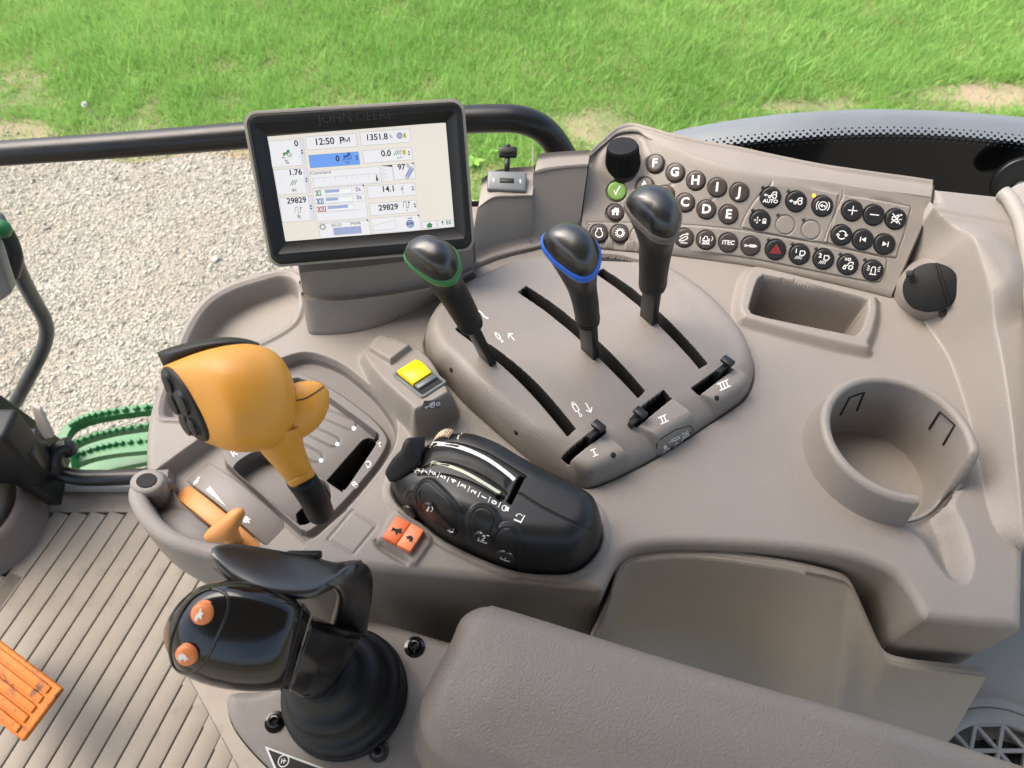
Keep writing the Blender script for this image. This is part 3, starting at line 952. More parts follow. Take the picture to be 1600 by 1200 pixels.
def relief_panel(U, V):
    h = np.zeros(U.shape)
    dk = np.hypot(U - 973, V - 254)
    h += 0.004 * SS(-dk, -46, -30) - 0.003 * SS(-dk, -29.5, -27.5)
    k = 0.0005
    for poly in ([(1206, 290), (1222, 287), (1300, 302), (1308, 310), (1292, 372), (1282, 378), (1172, 358), (1161, 350), (1180, 315)],
                 [(1318, 309), (1326, 307), (1412, 322), (1420, 332), (1402, 392), (1390, 401), (1300, 381), (1291, 370)],
                 [(922, 352), (930, 349), (1060, 352), (1180, 364), (1290, 385), (1374, 402), (1384, 412), (1378, 432), (1366, 440), (1290, 426), (1180, 404), (1100, 394), (1000, 387), (922, 386), (918, 370)]):
        d = sdpx(U, V, spl(np.array(poly, float), True, 3))
        h += 0.0009 * SS(-d, -1.2, 1.2) - 0.0007 * SS(-np.abs(d - 1.6), -1.8, 0)
    for q in BROWN + ICONB:
        d = np.hypot(U - q[1], V - q[2]); h -= 0.0022 * SS(-d, -16.0, -14.6)
    for q in BLACK:
        d = np.hypot(U - q[1], V - q[2]); h -= 0.0022 * SS(-d, -17.2, -15.6)
    for q in BLANK + BLANKB:
        d = np.abs(np.hypot(U - q[0], V - q[1]) - 15); h -= 0.0012 * SS(-d, -1.6, -0.2)
    for q in ((963, 299.5, 16), (960.8, 333, 14.5)):
        d = np.hypot(U - q[0], V - q[1]); h -= 0.0022 * SS(-d, -q[2] - 1, -q[2] + .6)
    # linked pairs of lettered buttons
    for a, b in (((1045, 291), (1055, 284)), ((1110, 314), (1118, 306))):
        d = sdpx(U, V, [a, (a[0] + .1, a[1] + .1), b]); h -= 0.0006 * SS(-np.abs(d), -4, -1)
    return h

NS = 620
su = [905, 922, 942, 968, 990, 1025, 1075, 1130, 1182, 1250, 1310, 1368, 1396]
sv = [377, 377.5, 379, 381, 383, 387, 394, 402, 410.5, 424, 437, 450.5, 457.5]
base = [(u, v + 5, -0.002) for u, v in zip(su, sv)]
fbot = [(u, v - 3, 0.006) for u, v in zip(su, sv)]
ftop = [(921, 248, .050), (940, 231, .053), (965, 213, .056), (1000, 214, .057), (1020, 231, .057), (1055, 247, .057), (1105, 266, .057), (1155, 280, .057), (1205, 289, .057), (1280, 297, .058), (1352, 309, .058), (1424, 318, .058), (1454, 322, .058)]
lipm = [(921, 246, .0525), (941, 228, .0555), (965, 210, .0585), (994, 206, .0605), (1014, 216, .061), (1055, 231, .0615), (1105, 246, .0615), (1155, 258, .062), (1205, 268, .062), (1280, 280, .063), (1352, 292, .0635), (1424, 303, .0635), (1455, 307, .0635)]
rear = [(923, 243, .054), (943, 224, .057), (965, 206, .060), (987, 200, .062), (1010, 205, .063), (1055, 218, .0635), (1105, 229, .0635), (1155, 238, .064), (1205, 249, .064), (1280, 264, .065), (1352, 275, .066), (1424, 285, .066), (1457, 290, .066)]
rows = [resample(px3(x), NS) for x in (base, fbot, ftop, lipm, rear)]
rows.append(rows[-1] + np.array([0, 0.006, -0.006])); rows.append(rows[-1] + np.array([0, 0.004, -0.10]))
pV, pF = sheet(rows, [6, 150, 8, 8, 4, 4], relief_panel)
obj('button_panel', pV, pF, M['taupe'], console)
bvh_of('panel', pV, pF)
for e_, dx in ((0, -.0007), (-1, .0009)):
    sp_ = np.array([r[e_] + np.array([dx, -.0002, 0]) for r in rows[1:6]])
    V, F = tube(np.concatenate([np.linspace(sp_[0], sp_[1], 8)[:-1], sp_[1:]]), .0009, 8); obj('panel_seam', V, F, M['groove'], console)

# ------------------------------------------------------------------ ledge with the socket plate, left of the panel
def wall_strip(name, rows_px, back, tk, mt=None, n=90):
    rs = [resample(px3(r), n) for r in rows_px]
    for b in back: rs.append(rs[-1] + np.array(b))
    V, F = sheet(rs, tk)
    return V, F
lb = [(716, 440, -.002), (760, 418, -.002), (800, 402, -.002), (850, 388, -.002), (903, 378, -.002)]
l0 = [(718, 425, .004), (760, 405, .004), (800, 393, .004), (850, 382, .004), (904, 374, .004)]
l1 = [(727, 405, .008), (762, 388, .008), (800, 378, .008), (850, 366, .008), (904, 357, .008)]
lt = [(740, 318, .044), (770, 311, .046), (795, 309, .047), (810, 308.5, .047), (829, 308, .047)]
V1, F1 = wall_strip('x', [[(716, 440, -.002), (745, 424, -.002), (780, 409, -.002), (833, 393, -.002)], [(720, 424, .004), (747, 411, .004), (782, 398, .004), (833, 386, .004)],
                          [(733, 402, .009), (755, 391, .009), (785, 381, .009), (833, 370, .009)], [(745, 330, .040), (770, 313, .046), (800, 310, .046), (832, 309, .046)],
                          [(747, 325, .041), (770, 309, .0475), (800, 306, .0475), (832, 305, .0475)], [(752, 290, .048), (772, 277, .050), (800, 272, .050), (836, 270, .050)]],
                    [(0, .004, -.004), (0, .004, -.10)], [5, 5, 16, 5, 6, 4, 4])
V2, F2 = wall_strip('x', [[(829, 394, -.002), (850, 388.5, -.002), (880, 383, -.002), (903.5, 379, -.002)], [(829, 387, .004), (850, 382, .004), (880, 377, .004), (903.5, 374, .004)],
                          [(829, 371, .009), (850, 366, .009), (880, 361, .009), (905, 357, .009)], [(833, 276, .056), (850, 270, .0575), (885, 266, .0575), (918, 263, .0575)],
                          [(834, 272, .0575), (850, 266.5, .0595), (885, 262, .0595), (918.5, 259.5, .0595)], [(840, 250, .061), (858, 247.5, .061), (888, 245, .061), (921, 243, .061)]],
                    [(0, .004, -.004), (0, .004, -.10)], [5, 5, 16, 5, 6, 4, 4])
# side cheek of the taller block
ck = px3([(829, 394, -.002), (829, 387, .004), (829, 371, .009), (833, 276, .056), (834, 272, .0575), (840, 250, .061)])
ckb = ck + np.array([0.0, 0.02, 0]); ckb[:, 2] = np.maximum(ck[:, 2] - .0, -0.002)
V3, F3 = merge((V1, F1.tolist()), (V2, F2.tolist()), loft([ck[:5], ck[:5] + np.array([0, .05, 0])], False, False, False))
obj('socket_ledge', V3, F3, M['taupe'], console, sharp=60)
bvh_of('ledge', V3, F3)

# ------------------------------------------------------------------ pedestal below the screen
rows_p = [[(487, 524, -.002), (500, 523, -.002), (540, 521, -.002), (585, 512, -.002), (640, 491, -.002), (690, 468, -.002), (745, 438, -.002)],
          [(481, 516, .003), (494, 519, .003), (540, 517, .003), (585, 508, .003), (640, 487, .003), (690, 464, .003), (745, 433, .003)],
          [(471, 464, .028), (483, 473, .028), (530, 474, .028), (585, 468, .028), (640, 459, .028), (690, 447, .028), (740, 424, .024)],
          [(470, 460, .030), (485, 468, .030), (530, 470, .030), (585, 464, .030), (640, 455, .030), (690, 443, .030), (740, 420, .026)],
          [(473, 456, .028), (488, 463, .028), (530, 464, .028), (585, 458, .028), (640, 449, .028), (690, 437, .028), (740, 414, .026)],
          [(469, 430, .052), (490, 428, .052), (530, 425, .052), (585, 419, .052), (640, 412, .052), (690, 404, .052), (740, 392, .050)],
          [(468, 421, .056), (490, 419, .056), (530, 416, .056), (585, 410, .056), (640, 403, .056), (690, 395, .056), (738, 385, .054)]]
V, F = wall_strip('x', rows_p, [(0, .03, .002), (0, .004, -.08)], [5, 14, 4, 4, 14, 6, 4, 4], n=120)
# rounded left end
obj('screen_pedestal', V, F, M['taupe'], console, sharp=60)
lc = px3([(r[0][0], r[0][1], r[0][2]) for r in rows_p])
obj('pedestal_end', *loft([lc, lc + np.array([-.004, .012, 0]), lc + np.array([-.002, .04, 0])], False, False, False), M['taupe'], console)

# ------------------------------------------------------------------ display
mon_q = quad3d([(422.5, 421), (742.5, 389.5), (725, 151), (377.5, 177)], 0.574)
ma = mon_q[1] - mon_q[0]; mb = mon_q[3] - mon_q[0]
mn = np.cross(ma, mb); mn /= np.linalg.norm(mn)
if mn @ (CP - mon_q[0]) < 0: mn = -mn
mx_, my_, _ = frame_of(mn, mb)
mc = sum(mon_q) / 4; mw, mh = np.linalg.norm(ma) / 2, np.linalg.norm(mb) / 2
def onplane(u, v, lift=0.0):
    d = ray(u, v); o = mon_q[0] + mn * lift
    return CP + d * (((o - CP) @ mn) / (d @ mn))
def rrect(c, ax, ay, w, h, r, n=6):
    P = []
    for (sx, sy, a0) in ((1, 1, 0), (-1, 1, 90), (-1, -1, 180), (1, -1, 270)):
        for a in np.linspace(a0, a0 + 90, n + 1):
            P.append(np.asarray(c) + ax * (sx * (w - r) + r * math.cos(math.radians(a))) + ay * (sy * (h - r) + r * math.sin(math.radians(a))))
    return np.array(P)
monitor = thing('display_screen', 'touchscreen display in a wide black bezel with gauges, boxes and the time on it', 'display', mc - mn * .02)
def rr(w, h, r, z): return rrect(mc + mn * z, mx_, my_, w, h, r)
V, F = loft([rr(mw * .86, mh * .8, .006, -.034), rr(mw * .92, mh * .88, .008, -.028), rr(mw * .985, mh * .98, .009, -.012), rr(mw, mh, .0095, -.004), rr(mw, mh, .0095, -.0005), rr(mw - .0012, mh - .0012, .009, 0), rr(mw - .0022, mh - .0022, .008, 0), rr(mw - .0024, mh - .0024, .008, -.003)], True, False)
obj('shell', V, F, M['taupe_light'], monitor, sharp=40)
# bezel with the opening for the screen
sq_ = [onplane(*p) for p in [(446, 381), (710.5, 354.5), (696, 191), (416, 212.5)]]
sc_ = sum(sq_) / 4; sw = (np.linalg.norm(sq_[1] - sq_[0]) + np.linalg.norm(sq_[2] - sq_[3])) / 4; sh = (np.linalg.norm(sq_[3] - sq_[0]) + np.linalg.norm(sq_[2] - sq_[1])) / 4
def ri(w, h, r, z): return rrect(sc_ + mn * z, mx_, my_, w, h, r)
V, F = loft([rr(mw - .0026, mh - .0026, .008, -.002), rr(mw - .0027, mh - .0027, .008, .0006), rr(mw - .004, mh - .004, .007, .0014), ri(sw + .0085, sh + .0085, .003, .0012), ri(sw + .0075, sh + .0075, .0022, .0004), ri(sw + .0015, sh + .0015, .001, -.0042), ri(sw - .0002, sh - .0002, .0008, -.0046)], False, False)
obj('bezel', V, F, M['black'], monitor, sharp=35)

def glow(name, c, k=0.33):
    m = bpy.data.materials.new(name); m.use_nodes = True
    b = m.node_tree.nodes['Principled BSDF']
    b.inputs['Base Color'].default_value = (c[0] * .10, c[1] * .10, c[2] * .10, 1)
    b.inputs['Roughness'].default_value = 0.3
    b.inputs['Emission Color'].default_value = (*c, 1); b.inputs['Emission Strength'].default_value = k
    return m
sx_, sy_ = mx_, my_
# the picture on the screen, drawn in its own metric plane: p(zx, zy) takes measured points
A2 = {k: Art() for k in ('page', 'box', 'side', 'line', 'ink', 'blue', 'bar', 'green', 'navy', 'red', 'yellow', 'pale')}
def s2(zx, zy):
    q = onplane(400 + zx / 5.0, 180 + zy / 5.0, -.0045) - sc_
    return np.array([q @ sx_, q @ sy_]) / 1e-4       # drawing unit 0.1 mm
def sbox(x0, y0, x1, y1, key='box', edge=True, w=1.6):
    P = [s2(x0, y0), s2(x1, y0 - (x1 - x0) * 0.073), s2(x1 + (y1 - y0) * .133, y1 - (x1 - x0) * 0.075), s2(x0 + (y1 - y0) * .145, y1)]
    A2[key].fill(P[::-1])
    if edge: A2['line'].line(P, w, True)
    return P
def st_(t, zx, zy, px, bold=.022, key='ink', sx=1.0):
    x, y = s2(zx, zy); A2[key].text(t, x, y, px * 1.34, bold, 0.0, sx)
A2['page'].fill([s2(78, 168), s2(232, 1003), s2(1556, 872), s2(1482, 56)])
for b in [(98, 203, 365, 408), (140, 428, 400, 624), (180, 646, 436, 838)]:
    P = sbox(*b)
    e = 36
    A2['side'].fill([s2(b[2] - e, b[1] - 17), s2(b[2] - e + (b[3] - b[1]) * .14, b[3] - 21), s2(b[2] - 3 + (b[3] - b[1]) * .14, b[3] - 24), s2(b[2] - 3, b[1] - 20)])
sbox(383, 170, 780, 272); sbox(810, 134, 1198, 238)
sbox(410, 313, 800, 413, 'blue'); sbox(830, 277, 1212, 376)
sbox(420, 440, 965, 570, w=1.4); sbox(968, 394, 1060, 520, w=1.2); sbox(1064, 388, 1232, 506)
sbox(443, 577, 842, 832); sbox(866, 555, 1240, 650); sbox(883, 690, 1252, 785)
sbox(486, 848, 880, 962); sbox(893, 806, 1275, 925); sbox(1296, 832, 1408, 888); sbox(1418, 823, 1538, 880)
st_('0', 314, 222, 44); st_('%', 243, 366, 34, 0.0); st_('1.76', 307, 447, 44); st_('ac', 299, 580, 32, 0.0)
st_('29829', 317, 667, 44); st_('ft', 338, 792, 34, 0.0)
st_('12:50  P', 572, 204, 50, .02); A2['ink'].line([s2(689, 212), s2(685, 176), s2(711, 205), s2(728, 172), s2(733, 208)], 7); st_('1351.8', 943, 172, 46, .02); st_('h', 1055, 166, 32, 0.0)
st_('0', 637, 340, 44); st_('ft/h', 718, 368, 18, 0.0); st_('0.0', 1016, 299, 46); st_('ac/h', 1122, 330, 18, 0.0)
st_('Command', 505, 449, 24, 0.0, sx=1.15); st_('97', 1136, 406, 44); st_('%', 1188, 396, 28, 0.0)
st_('14.1', 1034, 577, 46); st_('29829', 1034, 720, 46)
st_('0s', 798, 579, 34, 0.0); st_('0s', 806, 641, 34, 0.0)
st_('ECO', 629, 859, 24, 0.0, sx=1.2); st_('PWR', 779, 846, 24, 0.0, sx=1.2); st_('kW', 1204, 848, 24, .02)
st_('v', 1147, 607, 16, 0.0); st_('ft', 1180, 742, 16, 0.0)
for zx, zy in [(360, 286), (394, 505), (429, 718), (787, 332), (1195, 296), (1225, 571), (1241, 704)]:
    A2['ink'].fill([s2(zx - 10, zy - 4), s2(zx + 10, zy - 6), s2(zx - 2, zy - 19)][::-1]); A2['ink'].fill([s2(zx - 9, zy + 6), s2(zx + 11, zy + 4), s2(zx + 3, zy + 19)])
def numeral(n, zx, zy, key):       # slab roman numerals
    x, y = s2(zx, zy); h = 18.0; a = A2[key]; w = 6.0
    cols = 1 + n; W_ = {1: 22, 2: 30, 3: 30}[n]
    xs_ = x - W_ + 6
    a.line([(xs_ - 12, y + h), (xs_ + 12, y - h)], w); a.line([(xs_ + 12, y + h), (xs_ - 12, y - h)], w)
    for i in range(n):
        xx = xs_ + 22 + i * 13; a.line([(xx, y + h), (xx, y - h)], w)
    x1 = xs_ + 22 + (n - 1) * 13 + 8
    a.line([(xs_ - 17, y + h), (x1, y + h)], 4.5); a.line([(xs_ - 17, y - h), (x1, y - h)], 4.5)
numeral(1, 496, 608, 'green'); numeral(2, 512, 671, 'navy'); numeral(3, 518, 734, 'red')
for x0, y0, x1, fx, key in [(537, 582, 745, 650, 0), (545, 645, 755, 640, 0), (557, 708, 762, 717, 0)]:
    sbox(x0, y0, x1, y0 + 42, 'pale'); sbox(x0 + 3, y0 + 3, fx, y0 + 26, 'bar', False)
    for k in range(1, 4): A2['line'].line([s2(x0 + k * 52, y0 - k * 4), s2(x0 + k * 52 + 1, y0 + 10 - k * 4)], 1.2)
A2['line'].line([s2(535, 634), s2(840, 607)], 1.2); A2['line'].line([s2(480, 700), s2(850, 671)], 1.2); A2['line'].line([s2(486, 768), s2(858, 732)], 1.2)
sbox(603, 882, 818, 936, 'bar')
for k in range(4): A2['ink'].line([s2(655 + k * 52, 890 - 4 * k), s2(656 + k * 52, 878 - 4 * k)], 1.5)
A2['line'].line([s2(912, 866), s2(1086, 818), s2(1096, 886), s2(918, 905)], 1.6, True)
sbox(440, 492, 955, 562, w=1.2)
for k in range(12):
    zx = 447 + k * 43; A2['line'].line([s2(zx, 490 - k * 3.2), s2(zx + (4 if k % 2 else 5), 490 - k * 3.2 + (16 if k % 2 else 30))], 1.3)
A2['ink'].fill([s2(941, 455), s2(937, 512), s2(956, 511)][::-1]); A2['ink'].fill([s2(974, 396), s2(1064, 388), s2(1064, 403)])
for k in range(7): A2['line'].line([s2(975 + k * 2, 416 + k * 14), s2(1000 + k * 2 + (20 if k % 2 else 0), 413 + k * 14)], 1.4)
for zx, zy in ((842, 545), (1230, 371), (1272, 778), (872, 815)):
    A2['ink'].fill([s2(zx - 14, zy), s2(zx + 4, zy + 16), s2(zx + 2, zy - 2)])
def hatch(zx, zy, s):
    for k in range(3):
        A2['green'].line([s2(zx - 24 + k * 16, zy + 20 - 2 * k), s2(zx - 4 + k * 16, zy - 20 - 2 * k)][0:2], 5 * s)
hatch(292, 528, 1.0); hatch(1102, 294, 1.0)
A2['ink'].line([s2(1126, 312), s2(1140, 272)], 2.5)
def snake(zx, zy, key):
    A2[key].line([s2(zx - 26, zy + 18), s2(zx - 26, zy - 24), s2(zx - 6, zy - 26), s2(zx - 2, zy + 22), s2(zx + 14, zy + 20), s2(zx + 16, zy - 20)], 3.2)
    A2[key].fill([s2(zx + 8, zy - 14), s2(zx + 26, zy - 16), s2(zx + 16, zy - 30)])
snake(332, 742, 'green'); snake(1178, 700, 'ink')
def tractor_art(zx, zy, key, s=1.0):
    P = lambda dx, dy: s2(zx + dx * s, zy + dy * s - dx * .06)
    A2[key].fill([P(-34, 10), P(8, 10), P(8, -8), P(-32, -6)]); A2[key].fill([P(-4, -6), P(26, -6), P(22, -28), P(2, -28)])
    c = P(18, 12); A2[key].ring(c[0], c[1], 13 * s * 1.0, 5); c = P(-24, 16); A2[key].disc(c[0], c[1], 7 * s)
tractor_art(240, 296, 'green', .9); tractor_art(714, 318, 'navy', .95)
A2['ink'].line([s2(205, 330), s2(232, 334)], 2.5); A2['ink'].line([s2(226, 340), s2(203, 331), s2(222, 321)], 2); A2['ink'].line([s2(262, 330), s2(278, 318), s2(282, 296)], 2.5)
A2['navy'].line([s2(675, 349), s2(745, 342)], 2.5); A2['navy'].line([s2(690, 342), s2(674, 349), s2(692, 356)], 2)
c = s2(1121, 160); A2['bar'].disc(c[0], c[1], 20); A2['ink'].ring(c[0], c[1], 21, 2.5); A2['ink'].line([s2(1112, 139), s2(1130, 137)], 4)
for zx, zy in ((1160, 158), (1156, 288)):
    sbox(zx - 12, zy - 18, zx + 9, zy + 20, 'yellow'); x, y = s2(zx + 1, zy); A2['ink'].line([(x - 5, y + 8), (x + 5, y + 8), (x - 5, y - 8), (x + 5, y - 8)], 2.6, True)
A2['bar'].line([s2(1178, 482), s2(1218, 414)], 26); A2['ink'].line([s2(1166, 480), s2(1204, 404), s2(1222, 402), s2(1232, 418), s2(1192, 490), s2(1174, 496)], 3, True)
A2['ink'].line([s2(1150, 548), s2(1134, 576), s2(1150, 574), s2(1138, 594)], 4)
c = s2(521, 872); A2['ink'].ring(c[0], c[1], 18, 4)
for k in range(8):
    a = k * math.pi / 4; A2['ink'].disc(c[0] + 22 * math.cos(a), c[1] + 22 * math.sin(a), 3.4)
c = s2(1204, 848); A2['bar'].disc(c[0], c[1], 26)
A2['navy'].ring(c[0], c[1], 29, 5); A2['navy'].line([s2(1184, 806), s2(1222, 802)], 6)
A2['green'].fill([s2(1330, 862), s2(1354, 836), s2(1382, 857)][::-1]); A2['green'].fill([s2(1336, 862), s2(1338, 880), s2(1376, 876), s2(1374, 858)])
A2['ink'].line([s2(1460, 858), s2(1457, 832)], 4); A2['ink'].fill([s2(1446, 840), s2(1468, 838), s2(1456, 824)])
for k in range(3):
    A2['green'].line([s2(1482 + k * 2, 828 + k * 11), s2(1500 + k * 2, 826 + k * 11)], 7); A2['green'].line([s2(1504 + k * 2, 826 + k * 11), s2(1521 + k * 2, 824 + k * 11)], 7)
cols = {'page': (.80, .775, .725), 'box': (.82, .84, .90), 'side': (.70, .72, .82), 'line': (.22, .22, .27), 'ink': (.015, .015, .025), 'blue': (.16, .36, .90), 'bar': (.34, .42, .68),
        'green': (.04, .24, .08), 'navy': (.03, .10, .38), 'red': (.42, .04, .04), 'yellow': (.85, .72, .05), 'pale': (.86, .90, .96)}
names = {'page': 'screen_page', 'box': 'screen_box', 'side': 'screen_tab', 'line': 'screen_line', 'ink': 'screen_text', 'blue': 'screen_highlight', 'bar': 'screen_bar', 'green': 'screen_green_icon', 'navy': 'screen_blue_icon', 'red': 'screen_red_numeral', 'yellow': 'screen_yellow_icon', 'pale': 'screen_bar_box'}
page = None
for i, k in enumerate(cols):
    lv = {'page': 0, 'box': 1, 'side': 2, 'pale': 2, 'blue': 3, 'bar': 4, 'yellow': 4, 'line': 5, 'green': 6, 'navy': 6, 'red': 6, 'ink': 7}[k]
    gm = glow('screen_' + k, cols[k])
    groups = [list(range(len(A2[k].p)))]
    if k not in ('page', 'line', 'ink', 'side'):       # each icon, bar or box is a piece of its own
        bb = [(np.min(np.asarray(q[0]), 0) - 3, np.max(np.asarray(q[0]), 0) + 3) for q in A2[k].p]
        groups = []
        for i in range(len(bb)):
            near = [g for g in groups if any((bb[i][0] <= bb[j][1]).all() and (bb[j][0] <= bb[i][1]).all() for j in g)]
            groups = [g for g in groups if g not in near] + [sum(near, []) + [i]]
    for g in groups:
        a_ = Art(); a_.p = [A2[k].p[i] for i in sorted(g)]
        V, F = a_.place(sc_, sx_, sy_, mn, 1e-4, -.0045 + lv * 4e-5, 2e-7)
        o = obj(names[k], V, F, gm, page or monitor, smooth=False)
        if k == 'page': page = o
# raised maker's lettering on the bezel
p = onplane(556, 183, .0014)
ta = Art().text('JOHN DEERE', 0, 0, 1.0, .003, 0, 1.12)
V, F = ta.place(p, mx_, my_, mn, .0086, .00025, 0)
obj('bezel_lettering', V, F, M['cap'], monitor, smooth=False)
# ------------------------------------------------------------------ lever housing (raised dome with slots)
hf = Field(-0.085, 0.235, 0.22, 0.47, 0.00062)
hb = W([(666, 548), (668, 525), (685, 496), (712, 472), (745, 452), (790, 430), (840, 411), (890, 400), (941, 398), (985, 404), (1030, 420), (1060, 436), (1098, 462), (1131, 494), (1155, 524), (1170, 553), (1176, 580), (1173, 602), (1163, 620), (1147, 634), (1090, 672), (1025, 713), (975, 739), (941, 754), (922, 760), (906, 758), (880, 748), (840, 724), (800, 692), (760, 657), (730, 630), (703, 601), (680, 580)])
d = -hf.sd(hb, 0.2)
g0, g1 = AT(700, 580)[:2], AT(1060, 470)[:2]
tl = np.clip(((hf.X - g0[0]) * (g1 - g0)[0] + (hf.Y - g0[1]) * (g1 - g0)[1]) / ((g1 - g0) @ (g1 - g0)), 0, 1)
gf = AT(1020, 700)[:2]; gfd = AT(900, 520)[:2] - gf
tf = np.clip(((hf.X - gf[0]) * gfd[0] + (hf.Y - gf[1]) * gfd[1]) / (gfd @ gfd), 0, 1)
hm = 0.030 - 0.013 * tl
wf = 0.016 + 0.020 * SS(-tf, -0.35, -0.02)
q = np.clip(1 - np.clip(d, 0, None) / wf, 0, 1)
Hh = hm * (1 - q ** 2.6) ** (1 / 2.2) + 0.0045 * (1 - (2 * tf - 1) ** 2)* SS(d, 0.0, 0.05)
def onh(u, v):
    z = .03
    for _ in range(8):
        x_, y_ = AT(u, v, z)[:2]
        j = int(np.clip(round((x_ - hf.xs[0]) / hf.cell), 0, len(hf.xs) - 1)); i = int(np.clip(round((y_ - hf.ys[0]) / hf.cell), 0, len(hf.ys) - 1))
        z = .5 * z + .5 * float(np.where(d > 0, Hh, 0)[i, j]) if False else .4 * z + .6 * float(Hh[i, j])
    return AT(u, v, z)[:2]
# facets in front of the short slots
zp = 0.026
def plate_(pts, z, w=.006):
    s = hf.sd(np.array([onh(*p) for p in pts]))
    return SS(-s, -0.0015, 0.0015)
for pts, z, zz in (([(890, 725), (947, 674), (977, 711), (990, 742), (935, 770), (905, 765)], .024, .0245),
                   ([(995, 667), (1050, 621), (1083, 665), (1085, 690), (1040, 722), (1026, 712), (1024, 697)], .024, .025),
                   ([(1093, 617), (1147, 576), (1166, 596), (1172, 625), (1122, 660), (1115, 640)], .021, .022)):
    k = plate_(pts, z)
    qq = np.clip(1 - np.clip(d, 0, None) / 0.012, 0, 1)
    Hp = zz * (1 - qq ** 3.0) ** (1 / 2.5) - 0.0
    Hh = Hh * (1 - k) + np.maximum(Hp, Hh - .0015) * k
H = np.where(d > 0, Hh, 0) - 0.001 - np.maximum(-d, 0) * 6
slots = []
def slot_(left, right, z):
    A = spl(np.array([onh(u, v) for u, v in left]), False, 8); B = spl(np.array([onh(u, v) for u, v in right]), False, 8)
    return np.concatenate([A, B[::-1]])
slots.append(slot_([(712, 513), (776, 562), (832, 615), (887, 680)], [(719, 508), (770, 541), (837, 597), (899, 669)], .033))
slots.append(slot_([(810, 455), (870, 498), (939, 560), (997, 620)], [(822, 446), (880, 486), (945, 542), (1007, 610)], .031))
slots.append(slot_([(931, 425), (985, 465), (1034, 510), (1093, 574)], [(942, 419), (994, 455), (1045, 501), (1105, 567)], .025))
for pts, z in (([(878, 715), (890, 725), (947, 674), (940, 663), (908, 687)], .026), ([(985, 655), (996, 666), (1050, 621), (1037, 609), (1006, 632)], .027), ([(1081, 605), (1094, 616), (1147, 575), (1138, 566)], .023)):
    slots.append(np.array([onh(*p) for p in pts]))
for w_ in slots:
    s = hf.sd(w_)
    H -= 0.030 * SS(-s, -0.0004, 0.0010)
    hf.M[s < 0.0003] = 1
hf.H[:] = H
hf.K &= d > -0.0012
housing = hf.build('lever_housing', [M['taupe'], M['groove']], console, 'housing')
for (u, v) in ((705, 578), (806, 676), (958, 711), (1120, 622)):
    p, n = hit(u, v, 'housing')
    V, F = lathe(p, n, [(.0021, -.0003), (.0021, .00015), (0, .00015)], 16); obj('screw_hole', V, F, M['groove'], console)

# ------------------------------------------------------------------ hydraulic control pod (black)
pf = Field(-0.115, 0.082, 0.172, 0.335, 0.00052)
pb = W([(615, 762, 0), (618, 778, 0), (634, 797, 0), (656, 812, 0), (690, 839, 0), (726, 858, 0), (769, 877, 0), (814, 891, 0), (859, 895, 0), (892, 893, 0), (915, 880, 0), (933, 858, 0), (938, 832, 0), (928, 803, 0),
        (908, 774, .012), (880, 746, .025), (850, 726, .030), (816, 704, .034), (782, 685, .034), (740, 668, .034), (708, 664, .034), (684, 668, .032), (664, 682, .028), (640, 704, .018), (622, 735, .006)])
d = -pf.sd(pb, 0.2)
a0, a1 = AT(650, 730, .035)[:2], AT(900, 800, .035)[:2]
ta_ = ((pf.X - a0[0]) * (a1 - a0)[0] + (pf.Y - a0[1]) * (a1 - a0)[1]) / ((a1 - a0) @ (a1 - a0))
hp = 0.042 - 0.010 * np.clip(1 - ta_ * 2.2, 0, 1.2) ** 2 - 0.004 * np.clip(ta_ - .5, 0, 1) ** 2
back = SS(pf.Y - (pf.X * -0.42 + 0.262), -0.02, 0.03)
wq = 0.020 - 0.010 * back
q = np.clip(1 - np.clip(d, 0, None) / wq, 0, 1)
Hp = hp * np.maximum(1 - q ** 2.7, 0) ** (1 / 2.6)
# pads carrying the finger switches
PB = [((640, 796), (640.1, 796), 14.5), ((669, 790), (704, 829), 14), ((755, 840), (756, 841), 17), ((791, 868), (792, 869), 17)]
for (a, b, r) in PB:
    z = .013
    A_ = AT(a[0], a[1], z)[:2]; B_ = AT(b[0], b[1], z)[:2]
    dd = pf.dl(np.array([A_, B_]), 0.03)
    rm_ = r / FPX * 0.56
    Hp += 0.0035 * SS(-dd, -rm_ - .004, -rm_ + .001) - 0.0016 * SS(-np.abs(dd - rm_ + .0006), -.0011, -.0002)
Hp = np.where(d > 0, Hp, 0) - .001 - np.maximum(-d, 0) * 6
# grooves beside the drum
for ln_ in ([(664, 689), (680, 685.5), (708, 687.5), (757, 706), (800, 731.5), (822, 745)], [(655, 722), (690, 717.5), (730, 732), (768, 753), (792, 772)], [(652, 731), (690, 737), (730, 751), (768, 771), (782, 782)]):
    g_ = pf.dl(W(ln_, .041, closed=False)); Hp -= 0.0016 * SS(-g_, -.0011, -.0003)
drum_ = pf.sd(W([(664, 692), (680, 689), (708, 692), (757, 712), (805, 744), (790, 770), (768, 752), (730, 730), (690, 716), (660, 718)], .041, smooth=False))
Hp += 0.0012 * SS(-drum_, .0, .006)
hole = pf.sd(W([(805, 757), (811, 746), (821, 745), (799, 789), (792, 785)], .040, smooth=False))
Hp -= 0.02 * SS(-hole, -.0002, .0008)
hole2 = pf.sd(W([(775, 776), (781, 772), (790, 778), (783, 785)], .040, smooth=False)); Hp -= 0.004 * SS(-hole2, -.0002, .0006)
pf.M[(hole < 0) | (hole2 < 0)] = 1
pf.M[(drum_ < 0) & (hole > 0) & (hole2 > 0)] = 2
seam = pf.dl(W([(800, 772, .041), (812, 770, .041), (850, 793, .041), (900, 820, .038), (915, 836, .025), (925, 856, .006)], k=5, closed=False))
Hp -= 0.0012 * SS(-seam, -.0009, -.0001)
pf.H[:] = Hp
pf.K &= d > -0.0012
